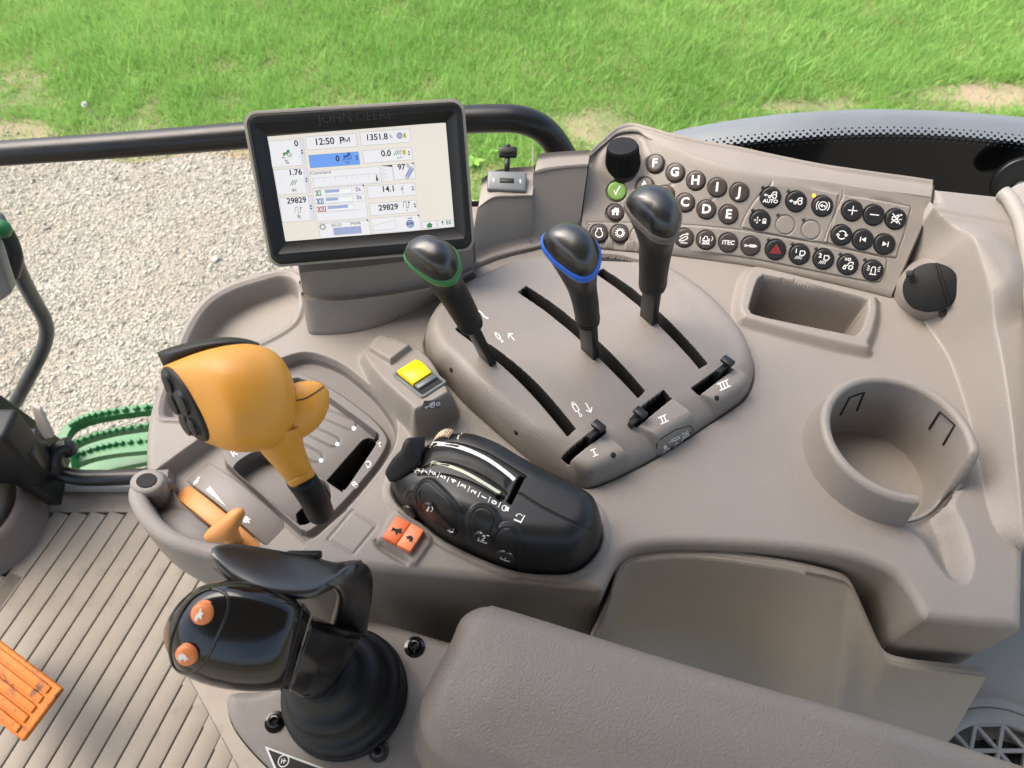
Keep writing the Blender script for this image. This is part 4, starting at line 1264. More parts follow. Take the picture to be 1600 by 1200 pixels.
pod = thing('hydraulic_control_pod', 'black domed control pod with a numbered slider scale and finger switches on its side', 'control pod', (*AT(770, 780, 0)[:2], 0))
pf.build('pod_body', [M['black'], M['groove'], M['rubber']], pod, 'pod')
# ------------------------------------------------------------------ hydraulic levers
def PY(u, v, y):
    d = ray(u, v); return CP + d * (y / d[1])

def lever(label, ring_px, neck, blade, basez, band, ylean):
    """ring_px: outline of the coloured band; neck: (u, v, r_px); blade: (u, v, z) base centre and slot direction pixels"""
    bu, bv, su_, sv_ = blade
    b = AT(bu, bv, basez)
    t = thing('hydraulic_lever', label, 'lever', b, 'hydraulic levers in the slotted housing')
    yb = b[1]
    ring2 = np.array(ring_px, float)
    cu, cv = ring2.mean(0)
    vtop, vbot = cv, bv
    def at_(u, v):        # lean linearly from the slot to the cap
        k = (bv - v) / (bv - cv)
        return PY(u, v, yb + ylean * k)
    cc = at_(cu, cv)
    n = np.array([-0.10, -0.30, 1.0]); n /= np.linalg.norm(n)
    R = []
    for u, v in spl(ring2, True, 5):
        d = ray(u, v); R.append(CP + d * (((cc - CP) @ n) / (d @ n)))
    R = np.array(R); m = len(R); cc = R.mean(0)
    D = depth(cc)
    # start the loop at a fixed angle so that it meets the neck circles
    rel = R - cc; ex, ey, _ = frame_of(n, [0, 1, 0]); ang = np.arctan2(rel @ ey, rel @ ex)
    k0 = int(np.argmin(np.abs(ang))); R = np.roll(R, -k0, 0)
    if np.mean(np.diff(np.unwrap(np.roll(ang, -k0)))) < 0: R = R[::-1]; R = np.roll(R, 1, 0)
    ang = np.unwrap(np.arctan2((R - cc) @ ey, (R - cc) @ ex))
    hh = 0.0175
    def lid(s, h): return cc + (R - cc) * s + n * h * hh
    cap = [lid(.955, .0)] + [lid(.965 * math.cos(math.radians(a)) ** .75, math.sin(math.radians(a)) ** 1.0) for a in (6, 14, 22, 31, 40, 49, 58, 66, 74, 81, 86, 89)]
    V, F = loft(cap, False, True)
    obj('cap', V, F, M['cap'], t)
    V, F = loft([lid(.94, .16), lid(1.0, .12), lid(1.03, .02), lid(1.035, -.12), lid(1.015, -.24), lid(.94, -.30)], False, False)
    obj('colour_band', V, F, M[band], t)
    st = [lid(.965, -.16), lid(.955, -.34)]
    pts = [at_(u, v) for u, v, r in neck]
    for i, ((u, v, r), p) in enumerate(zip(neck, pts)):
        q = pts[min(i + 1, len(pts) - 1)]; o = pts[max(i - 1, 0)] if i else cc
        ax = o - q; ax /= np.linalg.norm(ax)
        k = min(1.0, (i + 1) / 3.0)
        nn = n * (1 - k) + ax * k
        x, y, _ = frame_of(nn, ey)
        r3 = r / FPX * depth(p)
        circle = p + np.outer(np.cos(ang), x) * r3 + np.outer(np.sin(ang), y) * r3
        st.append(circle)
    A = np.array(st); B = spl(A.reshape(len(A), -1), False, 5).reshape(-1, m, 3)
    V, F = loft(list(B), False, True)
    obj('grip', V, F, M['rubber'], t)
    # stepped sleeve below the grip
    p, q = pts[-1], pts[-2]; ax = (p - q) / np.linalg.norm(p - q); r3 = neck[-1][2] / FPX * depth(p)
    V, F = lathe(p - ax * .002, ax, [(r3 * .97, 0), (r3 * 1.03, .0005), (r3 * 1.03, .0028), (r3 * .95, .0033), (r3 * .95, .0040), (r3 * 1.0, .0045), (r3 * .97, .0070), (r3 * .86, .0080), (r3 * .8, .0086), (0, .0086)], 36)
    obj('sleeve', V, F, M['rubber'], t, sharp=50)
    sd_ = AT(bu + su_, bv + sv_, basez) - b; sd_ /= np.linalg.norm(sd_)
    e = b + np.array([0, 0, -.022]); s_ = p + ax * .004
    c = (s_ + e) / 2; L = (s_ - e) / 2
    across = np.cross(sd_, L); across /= np.linalg.norm(across)
    V, F = rbox(c, sd_ * .0078, across * .0032, L, .0008, 2)
    obj('blade', V, F, M['black'], t, smooth=True, sharp=40)
    return t

lever('black knobbed hydraulic lever with a green band, in the left slot of the housing',
      [(632, 402), (639, 414), (650, 424), (666, 435), (682, 442), (698, 443), (710, 438), (717, 426), (719, 412), (715, 396), (707, 386), (692, 379), (672, 374), (652, 378), (638, 388)],
      [(697, 440, 25.5), (709, 459, 23.5), (721, 480, 22), (733, 502, 20)], (772, 556, 50, 50), .031, 'green', -.012)
lever('black knobbed hydraulic lever with a blue band, in the middle slot of the housing',
      [(846, 378), (850, 391), (864, 408), (880, 421), (896, 432), (910, 437), (926, 432), (936, 416), (938.5, 396), (932, 378), (917, 364), (900, 356), (882, 353), (864, 357), (850, 367)],
      [(907, 437, 25.5), (911, 455, 22), (915, 474, 20.5), (918, 497, 19)], (927, 544, 50, 48), .031, 'blue', -.012)
lever('black knobbed hydraulic lever with a grey band, in the rear slot beside the buttons',
      [(976, 316), (980, 330), (990, 344), (1005, 358), (1020, 371), (1040, 377), (1055, 372), (1062, 354), (1064.5, 334), (1053, 312), (1036, 299), (1012, 294), (992, 299)],
      [(1026, 374, 28), (1024, 393, 25.5), (1022, 414, 23.5), (1020, 441, 21.5)], (1017, 492, 50, 48), .026, 'greyband', -.012)

# short flow sliders in the three cross slots
def slider(label, u, v, z, du, dv):
    b = AT(u, v, z)
    t = thing('flow_slider', label, 'slider', b, 'flow sliders in the housing')
    sd_ = AT(u + du, v + dv, z) - b; sd_ /= np.linalg.norm(sd_)
    x = np.cross(sd_, [0, 0, 1.0]); x /= np.linalg.norm(x)
    V, F = rbox(b + np.array([0, 0, .002]), x * .0052, sd_ * .0036, np.array([0, 0, .0020]), .0016, 2)
    obj('thumb_pad', V, F, M['black'], t, sharp=40)
    V, F = rbox(b + np.array([0, 0, -.010]) - sd_ * .004, x * .0022, sd_ * .007, np.array([0, 0, .009]), .0006, 1)
    obj('stem', V, F, M['black'], t, sharp=40)
slider('small black flow slider at the top end of the slot marked I', 935, 668, .030, 10, -9)
slider('small black flow slider at the lower left end of the slot marked II', 1000, 647, .029, 10, -9)
slider('small black flow slider at the top end of the slot marked III', 1136, 567, .027, 10, -9)

# ------------------------------------------------------------------ shift lever with the amber head
def pair_loft(prs, D0, e=2.0, n=44, k=5):
    """prs: (top px, bottom px, depth offset, half thickness) -> rings"""
    st = []
    for p in prs:
        D = D0 + p[2]
        a, b = PD(*p[0], D), PD(*p[1], D)
        c = (a + b) / 2; ay = (a - b) / 2
        vd = (c - CP) / np.linalg.norm(c - CP)
        st.append((c, vd * p[3], ay, p[4] if len(p) > 4 else e))
    return stations(st, k, n)
sb_ = AT(497, 800, -.015)
shift = thing('shift_lever', 'amber shift lever with a bulbous head, side paddle and black button face', 'gear lever', sb_)
DH = 0.405
def face_loft(prs, D0, n=48, k=5):
    """as pair_loft, with the near side swung sideways by so many pixels so that the end face turns to the viewer"""
    st = []
    for top, bot, dz, th, sw, e in prs:
        D = D0 + dz
        a, b = PD(*top, D), PD(*bot, D)
        c = (a + b) / 2; ay = (a - b) / 2
        vd = (c - CP) / np.linalg.norm(c - CP)
        st.append((c, -vd * th + R_ * (sw / FPX * D), ay, e))
    return stations(st, k, n)
head_st = [((258, 571), (322, 691), -.004, .017, 17, 2.3), ((272, 565), (333, 696), -.004, .0205, 15, 2.3), ((300, 554), (352, 703), -.004, .025, 11, 2.3), ((330, 545), (370, 706), -.003, .028, 8, 2.3), ((362, 539), (392, 706), 0, .029, 5, 2.3), ((392, 538), (414, 703), .003, .028, 3, 2.3), ((424, 547), (436, 694), .005, .024, 2, 2.2), ((446, 568), (451, 678), .006, .019, 1, 2.1), ((459, 598), (460, 656), .006, .011, 0, 2), ((462.5, 622), (462.5, 638), .006, .003, 0, 2)]
V, F = loft(face_loft(head_st, DH))
obj('head', V, F, M['amber'], shift)
# black peak running over the top edge
rg = pair_loft([((245, 551), (256, 574), .016, .007), ((256, 546), (264, 572), .016, .012), ((282, 538), (288, 562), .017, .016), ((317, 530), (322, 552), .018, .019), ((354, 526.5), (358, 546), .019, .019), ((385, 529.5), (386, 546), .020, .016), ((405, 536), (405, 548), .020, .010)], DH, 2.4)
V, F = loft(rg); obj('peak', V, F, M['rubber'], shift)
# button face
r0 = face_loft([((258, 571), (322, 691), -.004, .017, 17, 2.3)] * 2, DH, k=1)[0]
fc = r0.mean(0); fn = np.cross(r0[12] - fc, r0[0] - fc); fn /= np.linalg.norm(fn); fn = fn if fn @ (CP - fc) > 0 else -fn
def fr(s, h): return fc + (r0 - fc) * s + fn * h
V, F = loft([fr(.97, -.004), fr(.97, .0006), fr(.94, .0016), fr(.85, .0022), fr(.5, .0032), fr(.02, .0036)]); obj('button_face', V, F, M['rubber'], shift); bvh_of('sface', V, F)
fx, fy, fn = frame_of(fn, r0[12] - fc)
L_ = np.linalg.norm(r0[12] - fc); Wd = np.linalg.norm(r0[0] - fc)
for ly, lx, r in ((.62, .10, .0062), (.18, -.42, .0068), (-.02, .42, .0075), (-.42, -.30, .0070), (-.62, .25, .0055)):
    p = fc + fy * L_ * ly * .95 + fx * Wd * lx + fn * .002
    V, F = lathe(p, fn, [(r * 1.08, -.002), (r * 1.1, .0006), (r, .0010), (r * .97, .0024), (r * .7, .0031), (0, .0033)], 28, fy, .8)
    obj('face_button', V, F, M['black'], shift, sharp=40)
# neck, collar and black stalk
rg = pair_loft([((470, 668), (395, 690), .012, .020), ((474, 690), (408, 707), .016, .0165), ((478, 706), (425, 726), .020, .0130), ((486, 727), (443, 747), .026, .0110), ((489, 735), (449, 754), .030, .0108)], DH, n=36)
V, F = loft(rg); obj('neck', V, F, M['amber'], shift)
rg = pair_loft([((489.5, 733), (447.5, 752), .030, .0112), ((491.5, 736), (449.5, 756), .030, .0120), ((492, 739), (451.5, 759), .031, .0118), ((491.5, 741), (453, 760.5), .031, .0112), ((490.5, 744), (456, 762), .032, .0108), ((487, 747), (459, 762.5), .033, .009)], DH, n=36, k=3)
V, F = loft(rg); obj('collar', V, F, M['amber'], shift)
V, F = tube(spl([PD(470, 748, DH + .032), PD(480, 762, DH + .04), PD(492, 782, DH + .054), PD(500, 800, DH + .072)], False, 5), [.0088] * 16, 20)
obj('stalk', V, F, M['rubber'], shift)
# paddle
rg = pair_loft([((452, 604), (430, 706), .010, .010), ((462, 598), (449, 701), .012, .012), ((480, 595), (471, 686), .014, .0115), ((497, 596.5), (492, 672), .015, .0095), ((509, 604), (506, 655), .016, .0065), ((515, 615), (514, 636), .016, .003)], DH, 2.1)
V, F = loft(rg); obj('paddle', V, F, M['amber'], shift)
bvh_of('paddle', V, F)
ln = []
for u, v in spl([(463, 626), (478, 622), (492, 614), (506, 604)], False, 6):
    try: p, n = hit(u, v, 'paddle'); ln.append(p + n * .0001)
    except RuntimeError: pass
obj('paddle_seam', *tube(ln, .00035, 6), M['groove'], shift)

# ------------------------------------------------------------------ hand throttle
def frame_px(o, a, z):
    O = AT(*o, z); e = AT(*a, z) - O; e[2] = 0; e /= np.linalg.norm(e)
    return O, e, np.array([e[1], -e[0], 0.0])
TO, e1, e2 = frame_px((330, 802), (394, 855), -.002)          # e1 runs along the slot, e2 towards the near side
def barrel(s0, s1, t0, t1, dz=0.0, R=0.075, thick=.012):
    s = np.linspace(s0, s1, 26); 
    def P(si, ti, z): return TO + e1 * si + e2 * ti + np.array([0, 0, z - si * si / (2 * R)])
    b = .0012
    rings = [np.array([P(a, t0, dz - thick), P(a, t0, dz - b), P(a, t0 + b * .3, dz - b * .3), P(a, t0 + b, dz), P(a, t1 - b, dz), P(a, t1 - b * .3, dz - b * .3), P(a, t1, dz - b), P(a, t1, dz - thick)]) for a in s]
    return loft(rings)
throttle_tray = obj('throttle_tray_floor', *barrel(-.043, .040, .0075, .026, -.004), M['gate'], console, sharp=50)
obj('throttle_cheek', *barrel(-.058, .048, -.029, -.0078, -.001, .09), M['taupe'], console, sharp=50)
bvh_of('cheek', *barrel(-.058, .048, -.029, -.0078, -.001, .09))
hand = thing('hand_throttle', 'pale orange hand throttle with an oval thumb paddle on a curved slot band', 'throttle lever', TO)
obj('slot_band', *barrel(-.0425, .045, -.0066, .0064, -.001), M['orange'], hand, sharp=50)
pt = TO + e1 * .013 + np.array([0, 0, .0])
DT = depth(AT(350, 822, .024))
rg = pair_loft([((318, 838), (322, 846), 0, .002), ((324, 829), (340, 848), 0, .006), ((337, 816), (356, 844), 0, .0085), ((352, 804), (369, 831), 0, .009), ((365, 795), (377, 818), 0, .008), ((376, 793), (382, 807), 0, .005), ((381, 796), (383, 801), 0, .002)], DT, 2.1)
# paddle axis is the long image direction
V, F = loft(rg); obj('paddle', V, F, M['orange'], hand)
V, F = loft(stations([(PD(357, 828, DT + .004), e1 * .0042, e2 * .0062, 2.6), (PD(362, 838, DT + .015), e1 * .0042, e2 * .0058, 2.6), (PD(367, 848, DT + .032), e1 * .005, e2 * .0055, 2.6)], 4, 24))
obj('stem', V, F, M['orange'], hand)
# tray rim around the throttle
zr = 0.006
rim = np.array([AT(u, v, z) for u, v, z in [(262, 742, .001), (240, 744, .003), (222, 750, .004), (213, 763, .005), (214, 780, .005), (226, 803, .005), (246, 825, .005), (275, 843, .005), (310, 855, .004), (350, 864, .003), (400, 872, .001), (440, 880, -.002)]])
rimS = spl(rim, False, 8)
T = np.gradient(rimS, axis=0); T /= np.linalg.norm(T, axis=1)[:, None]
rings = []
for p, t_ in zip(rimS, T):
    s_ = np.cross(t_, [0, 0, 1.0]); s_ /= np.linalg.norm(s_)
    w = .0062
    prof = [(-w, -.045), (-w, -.004), (-w * .92, -.0015), (-w * .6, 0), (w * .6, 0), (w * .92, -.0015), (w, -.004), (w * 1.25, -.03), (w * 1.3, -.045)]
    rings.append(np.array([p + s_ * a + np.array([0, 0, h]) for a, h in prof]))
V, F = loft(rings, closed=False)
V2, F2 = lathe(np.array([*AT(230, 752, .005)[:2], -.0285]), [0, 0, 1.0], [(.0110, -.02), (.0110, .030), (.0100, .0335), (.0088, .0345), (.0056, .0345), (.0052, .0335), (.0048, .010), (0, .010)], 36, None, 1.25)
V3, F3 = rbox(AT(254, 770, -.012), e1 * .008, e2 * .010, np.array([0, 0, .014]), .004, 3)
V, F = merge((V, F), (V2, F2))
obj('throttle_rim', V, F, M['taupe'], console, sharp=60)
# lower shelf below the rim and the printed strip under it
sh_ = spl(np.array([AT(u, v, z) for u, v, z in [(226, 800, -.035), (240, 838, -.036), (262, 866, -.037), (296, 890, -.038), (335, 908, -.040), (390, 920, -.042)]]), False, 8)
T = np.gradient(sh_, axis=0); T /= np.linalg.norm(T, axis=1)[:, None]
rings = []
for p, t_ in zip(sh_, T):
    s_ = np.cross(t_, [0, 0, 1.0]); s_ /= np.linalg.norm(s_)
    rings.append(np.array([p + s_ * a + np.array([0, 0, h]) for a, h in ((-.030, .030), (-.012, .012), (-.003, .003), (0, 0), (.0015, -.003), (.0015, -.012), (-.002, -.016), (-.010, -.020), (-.020, -.2), (-.03, -.5))]))
V, F = loft(rings, closed=False); obj('throttle_shelf', V, F, M['taupe'], console, sharp=50)
V, F = loft([np.array([r[7] + [0, 0, -.012] + (r[6] - r[7]) * .9, r[7] + [0, 0, -.026] + (r[6] - r[7]) * .8]) for r in rings[8:36]], False, False, False)
M['caution'] = mat('printed_strip', (0.62, 0.58, 0.42), 0.5, 0, var=.35, vscale=160)
obj('caution_strip', V, F, M['caution'], console, smooth=False)
V5, F5 = lathe(np.array([*AT(230, 752, .005)[:2], .0062]), [0, 0, 1.0], [(.0060, 0), (.0060, .0004), (.0052, .0004), (0, .0003)], 30, None, 1.25); obj('rim_hole', V5, F5, M['groove'], console)
obj('throttle_scoop', V3, F3, M['taupe_dark'], console)

# ------------------------------------------------------------------ joystick
ZB = -0.045
jb = AT(541, 1084, ZB)
joy = thing('joystick', 'glossy black joystick with two orange buttons, palm shield and stepped rubber boot', 'joystick', jb)
rj = 96 / FPX * depth(jb)
V, F = lathe(jb, [0, 0, 1.0], [(rj * 1.0, -.001), (rj * 1.0, .006), (rj * .98, .007), (rj * .9, .007)], 56)
obj('foam_ring', V, F, M['rubber'], joy)
tiltn = np.array([-.10, .03, 1.0])
V, F = lathe(jb + np.array([0, 0, .007]), tiltn, [(rj * .965, 0), (rj * .97, .007), (rj * .955, .0100), (rj * .90, .0116), (rj * .84, .0128), (rj * .80, .0160), (rj * .785, .0240), (rj * .775, .0275), (rj * .74, .0305), (rj * .66, .0322), (rj * .58, .034), (rj * .52, .040), (rj * .46, .050)], 56)
obj('boot', V, F, M['rubber'], joy)
DJ = 0.395
rg = pair_loft([((566, 990), (520, 1085), .050, .022), ((552, 986), (505, 1092), .040, .023), ((520, 975), (478, 1092), .025, .024), ((488, 962), (452, 1080), .012, .0235)], DJ, 2.2)
V, F = loft(rg); obj('grip', V, F, M['gloss'], joy)
rg = pair_loft([((486, 958), (450, 1080), .012, .0225), ((470, 940), (436, 1078), .006, .026), ((440, 925), (412, 1080), .002, .0275), ((395, 912), (375, 1079), -.001, .028), ((352, 907), (336, 1073), -.001, .0285), ((312, 917), (300, 1061), .000, .028), ((285, 936), (275, 1044), .001, .0265), ((268, 957), (262, 1020), .003, .0225), ((259, 975), (256, 1002), .006, .015), ((255.5, 986), (255, 994), .008, .006)], DJ, 2.7)
V, F = loft(rg); head = obj('head', V, F, M['gloss'], joy)
bvh_of('jhead', V, F)
ov = spl([(330, 921), (352, 928), (358, 945), (352, 968), (340, 995), (326, 1024), (308, 1046), (288, 1052), (272, 1040), (266, 1015), (272, 985), (286, 955), (305, 932)], True, 6)
ovp = []
for u, v in ov:
    try: p, n = hit(u, v, 'jhead'); ovp.append(p + n * .0001)
    except RuntimeError: pass
obj('button_recess', *tube(ovp + ovp[:1], .0009, 8), M['gloss'], joy)
for (u, v), nm in (((318, 958), 'hare'), ((294, 1021), 'tortoise')):
    p, x, y, n = seat(u, v, -2, -10, 'jhead')
    n = n * .75 - F_ * .25; n /= np.linalg.norm(n); p = p - n * .0012; x, y, n = frame_of(n, y)
    r3 = 17.3 / FPX * depth(p)
    V, F = lathe(p, n, [(r3 * 1.12, -.003), (r3 * 1.12, .0004), (r3, .0004), (r3, .0028), (r3 * .93, .0042), (r3 * .7, .0052), (r3 * .3, .0057), (0, .0058)], 32)
    M.setdefault('thumb', mat('orange_thumb_button', (0.80, 0.235, 0.075), 0.34, 0.03, 700, 0.04)); b_ = obj('thumb_button', V, F, M['thumb'], joy)
    a = Art()
    if nm == 'hare':
        a.fill([(-.5, -.3), (-.2, .1), (.1, .2), (.3, .55), (.45, .5), (.35, .2), (.55, .0), (.3, -.15), (.2, -.5), (-.05, -.2), (-.3, -.55)])
    else:
        a.fill(circ(0, .02, .45, 14, 0, 180)).rect(-.55, -.12, .6, .02).rect(-.35, -.3, -.2, -.1).rect(.15, -.3, .3, -.1)
    V, F = a.place(p, x, y, n, r3 * .95, .0060)
    obj(nm + '_symbol', V, F, M['white'], b_, smooth=False)
# seam ring round the head
sr = rg[4]; obj('seam', *tube(np.concatenate([sr, sr[:1]]), .0006, 6), M['rubber'], joy)
# palm shield
def plate_loft(prs, D0, th=.0085, k=6):
    rings = []
    P = []
    for a, b, da, db in prs:
        P.append(np.concatenate([PD(*a, D0 + da), PD(*b, D0 + db)]))
    P = spl(np.array(P), False, k)
    A, B = P[:, :3], P[:, 3:]
    T = np.gradient((A + B) / 2, axis=0)
    for i in range(len(P)):
        w = B[i] - A[i]; n = np.cross(T[i], w); n /= np.linalg.norm(n) + 1e-12
        if n @ (CP - A[i]) < 0 and i == 0: pass
        c = (A[i] + B[i]) / 2; h = np.linalg.norm(w) / 2; u = w / (2 * h)
        rings.append(ringpts(c - n * th * 0, u * h, n * th / 2, 28, 3.2))
    return loft(rings)
V, F = plate_loft([((334, 864), (333, 872), .004, 0), ((344, 855), (340, 888), .006, -.004), ((372, 853), (368, 912), .010, -.008), ((412, 859), (408, 928), .014, -.010), ((456, 867), (452, 933), .018, -.008), ((496, 876), (490, 930), .022, -.004), ((524, 884), (520, 914), .024, .004), ((548, 884), (542, 897), .026, .010), ((566, 884), (554, 893), .028, .014)], DJ)
obj('palm_shield', V, F, M['cap'], joy)
V, F = plate_loft([((558, 881), (512, 912), .030, .000), ((573, 886), (522, 918), .034, .004), ((579, 902), (530, 932), .040, .012), ((578, 930), (527, 950), .050, .022), ((575, 960), (520, 968), .058, .034), ((572, 988), (516, 984), .066, .044)], DJ)
obj('shield_bracket', V, F, M['cap'], joy)
V, F = rbox(PD(474, 868, DJ + .022), R_ * .010, U_ * .0022, F_ * .004, .001, 2)
obj('shield_tab', V, F, M['rubber'], joy)

# ------------------------------------------------------------------ joystick panel with screws
def plan_loft(px, z, depth_, r, k=5, crown=0.0, steps=6, m=None):
    """rounded slab from a pixel outline lying at height z"""
    o = W(px, z, k=k)
    A = 0.5 * np.sum(o[:, 0] * np.roll(o[:, 1], -1) - np.roll(o[:, 0], -1) * o[:, 1])
    if A < 0: o = o[::-1]
    tg = np.roll(o, -1, 0) - np.roll(o, 1, 0); tg /= np.linalg.norm(tg, axis=1)[:, None]
    nin = np.stack([-tg[:, 1], tg[:, 0]], -1)
    rings = [np.column_stack([o, np.full(len(o), z - depth_)])]
    for a in np.linspace(0, 90, steps):
        rings.append(np.column_stack([o + nin * r * (1 - math.cos(math.radians(a))), np.full(len(o), z - r + r * math.sin(math.radians(a)))]))
    last = rings[-1]; c = last.mean(0)
    if crown:
        for s in (.9, .75, .5, .25):
            q = c + (last - c) * s; q[:, 2] = z + crown * (1 - s * s); rings.append(q)
    return loft(rings)
jpx = [(349, 1094), (362, 1078), (420, 1070), (500, 1010), (560, 972), (585, 966), (640, 980), (700, 998), (780, 1022), (840, 1200), (780, 1330), (520, 1300), (430, 1215), (385, 1170), (356, 1130)]
armbase = thing('joystick_plate', 'taupe rounded plate under the joystick with three hex screws and a black label', 'control base', (*AT(560, 1120, ZB)[:2], ZB))
jf = Field(-.30, .06, .02, .19, .0012)
d = -jf.sd(W(jpx, ZB), .2)
jf.H[:] = ZB - .009 * (1 - np.sqrt(np.maximum(1 - np.clip(1 - d / .009, 0, 1) ** 2, 0))) - np.maximum(.0012 - d, 0) * 12
jf.K &= d > -.008
jf.build('plate', [M['taupe']], armbase, 'jpanel')
o_ = W(jpx, ZB); V, F = loft([np.column_stack([o_, np.full(len(o_), ZB - .010)]), np.column_stack([o_, np.full(len(o_), -.35)])], False, False); obj('plate_side', V, F, M['taupe'], armbase)
for (u, v, mt) in ((430, 1128, 'gloss'), (648, 1011, 'gloss'), (592, 1174, 'steel')):
    p = AT(u, v, ZB)
    r3 = 15.5 / FPX * depth(p)
    V, F = lathe(p, [0, 0, 1.0], [(r3 * 1.05, -.0005), (r3 * 1.05, .0006), (r3 * .72, .0012), (r3 * .66, .0034), (r3 * .5, .0044), (r3 * .36, .0045), (r3 * .33, .0022), (0, .0022)], 30)
    sc = obj('hex_screw', V, F, M[mt], armbase, sharp=35)
    V, F = lathe(p, [0, 0, 1.0], [(r3 * .34, .0020), (r3 * .34, .00235), (0, .00235)], 6)
    obj('socket', V, F, M['groove'], sc, smooth=False)
# black label at the bottom edge
lp = [AT(u, v, ZB + .0006) for u, v in ((414, 1166), (520, 1205), (520, 1260), (440, 1230))]
V, F = prism(lp, (0, 0, .0005), 0); lab = obj('label_plate', V, F, M['white'], armbase, smooth=False)
lp = [AT(u, v, ZB + .0015) for u, v in ((419, 1171), (518, 1208), (518, 1255), (444, 1228))]
V, F = prism(lp, (0, 0, .0002), 0); lab2 = obj('label_face', V, F, M['bblack'], lab, smooth=False)
p = AT(443, 1189, ZB + .0019)
V, F = Art().ring(0, 0, .8, .16).line([(-.3, .35), (-.3, -.35)], .14).line([(.1, .35), (.1, -.35)], .14).line([(-.3, 0), (.4, 0)], .14).place(p, np.array([1.0, 0, 0]), np.array([0, 1.0, 0]), np.array([0, 0, 1.0]), .0042, 0)
obj('label_symbol', V, F, M['white'], lab, smooth=False)

# ------------------------------------------------------------------ armrest
arm = thing('armrest', 'padded grey leatherette armrest running across the lower edge', 'armrest', AT(800, 1080, .02))
za = 0.045
def edgept(k, s): return (772 + 940 * s + k[0], 938 + 288 * s + k[1])
opx = [(735, 944), (762, 937), (800, 944), (1100, 1036), (1400, 1122), (1620, 1192), (1800, 1250), (1800, 1500), (1500, 1420), (1000, 1290), (760, 1216), (690, 1186), (658, 1150), (651, 1112), (662, 1068), (700, 996), (716, 960)]
M['leather'] = mat('leatherette', (0.188, 0.165, 0.145), 0.46, 0.55, 760, 0.05, 9, 0.5)
af = Field(-0.10, 0.38, -0.08, 0.19, 0.0012)
d = -af.sd(W(opx, za), 0.2)
crown_ = 0.0045 * SS(d, 0.0, .045)
for _ in range(5):          # soften the crown so that no ridge shows
    for ax_ in (0, 1):
        crown_ = sum(np.roll(crown_, k_, ax_) for k_ in range(-4, 5)) / 9.0
af.H[:] = za + crown_ - 0.015 * (1 - np.sqrt(np.maximum(1 - np.clip(1 - d / .015, 0, 1) ** 2, 0))) - np.maximum(-d, 0) * 8
af.H[:] = np.maximum(af.H, -.02)
af.K &= d > -.010
af.build('pad', [M['leather']], arm)
V, F = rbox(AT(1000, 1180, -.03), np.array([.12, -.06, 0]), np.array([.010, .020, 0]), np.array([0, 0, .03]), .006, 2); obj('pad_bracket', V, F, M['black'], arm)

# ------------------------------------------------------------------ storage pocket between console and armrest
NB = 220
e_ = [(915, 1010, -.05), (934, 973, -.04), (952, 934, -.022), (969, 884, -.014), (994, 869, -.013), (1060, 862, -.013), (1120, 865, -.013), (1180, 873, -.014), (1240, 883, -.016), (1296, 896, -.020), (1320, 905, -.023), (1334, 924, -.028), (1360, 982, -.045), (1374, 1012, -.054), (1388, 1027, -.058), (1420, 1035, -.060), (1480, 1042, -.060), (1538, 1049, -.060)]
E0 = resample(px3(e_), NB); E0[:, 1] -= .003
inn = E0 + np.array([0, .0055, -.0010])
rows = [inn + np.array([0, 0, -.03]), inn, E0 + np.array([0, .0040, .0012]), E0 + np.array([0, .0015, .0012]), E0]
sxs = np.linspace(0, 1, NB)
pull = 0.040 + 0.045 * np.exp(-((sxs - .64) / .12) ** 2)
rows.append(E0 + np.array([0, -.002, -.003]))
for k, (a, b) in enumerate(((.35, .035), (.7, .075), (.95, .13), (1.0, .22), (1.0, .40))):
    q = E0.copy(); q[:, 1] -= pull * a; q[:, 2] = E0[:, 2] * (1 - .0 * k) - b
    rows.append(q)
V, F = sheet(rows, [1, 3, 3, 3, 3, 6, 6, 6, 4, 3])
M['pocket'] = mat('pocket_plastic', (0.275, 0.248, 0.215), 0.52, 0.25, 900, 0.06, 9, 0.4, wear=.2)
obj('storage_pocket', V, F, M['pocket'], console)
# ------------------------------------------------------------------ cab surroundings
FZ = -0.62
M['mat'] = mat('floor_mat', (0.205, 0.177, 0.140), 0.60, 0.25, 500, 0.20, 9, 0.4, wear=0.3, dirt=.22, dscale=9)
M['matlow'] = mat('floor_mat_groove', (0.075, 0.064, 0.052), 0.8, 0, var=.1)
floor = thing('floor_mat', 'ribbed taupe rubber floor mat of long parallel strips in the footwell', 'floor mat', (-.5, .3, FZ))
obj('backing', [(-1.6, -.6, FZ - .004), (.45, -.6, FZ - .004), (.45, .62, FZ - .004), (-1.6, .62, FZ - .004)], [[0, 1, 2, 3]], M['matlow'], floor, smooth=False)
V, F = rbox((-.55, .556, FZ - .001), (1.05, 0, 0), (0, .019, 0), (0, 0, .003), .002, 2); obj('border', V, F, M['mat'], floor)
dv = np.array([math.cos(math.radians(-106.8)), math.sin(math.radians(-106.8)), 0]); pw = np.array([-dv[1], dv[0], 0])
q0 = AT(298, 1062, FZ)[:2]; q1 = AT(372, 1196, FZ)[:2]
first = None
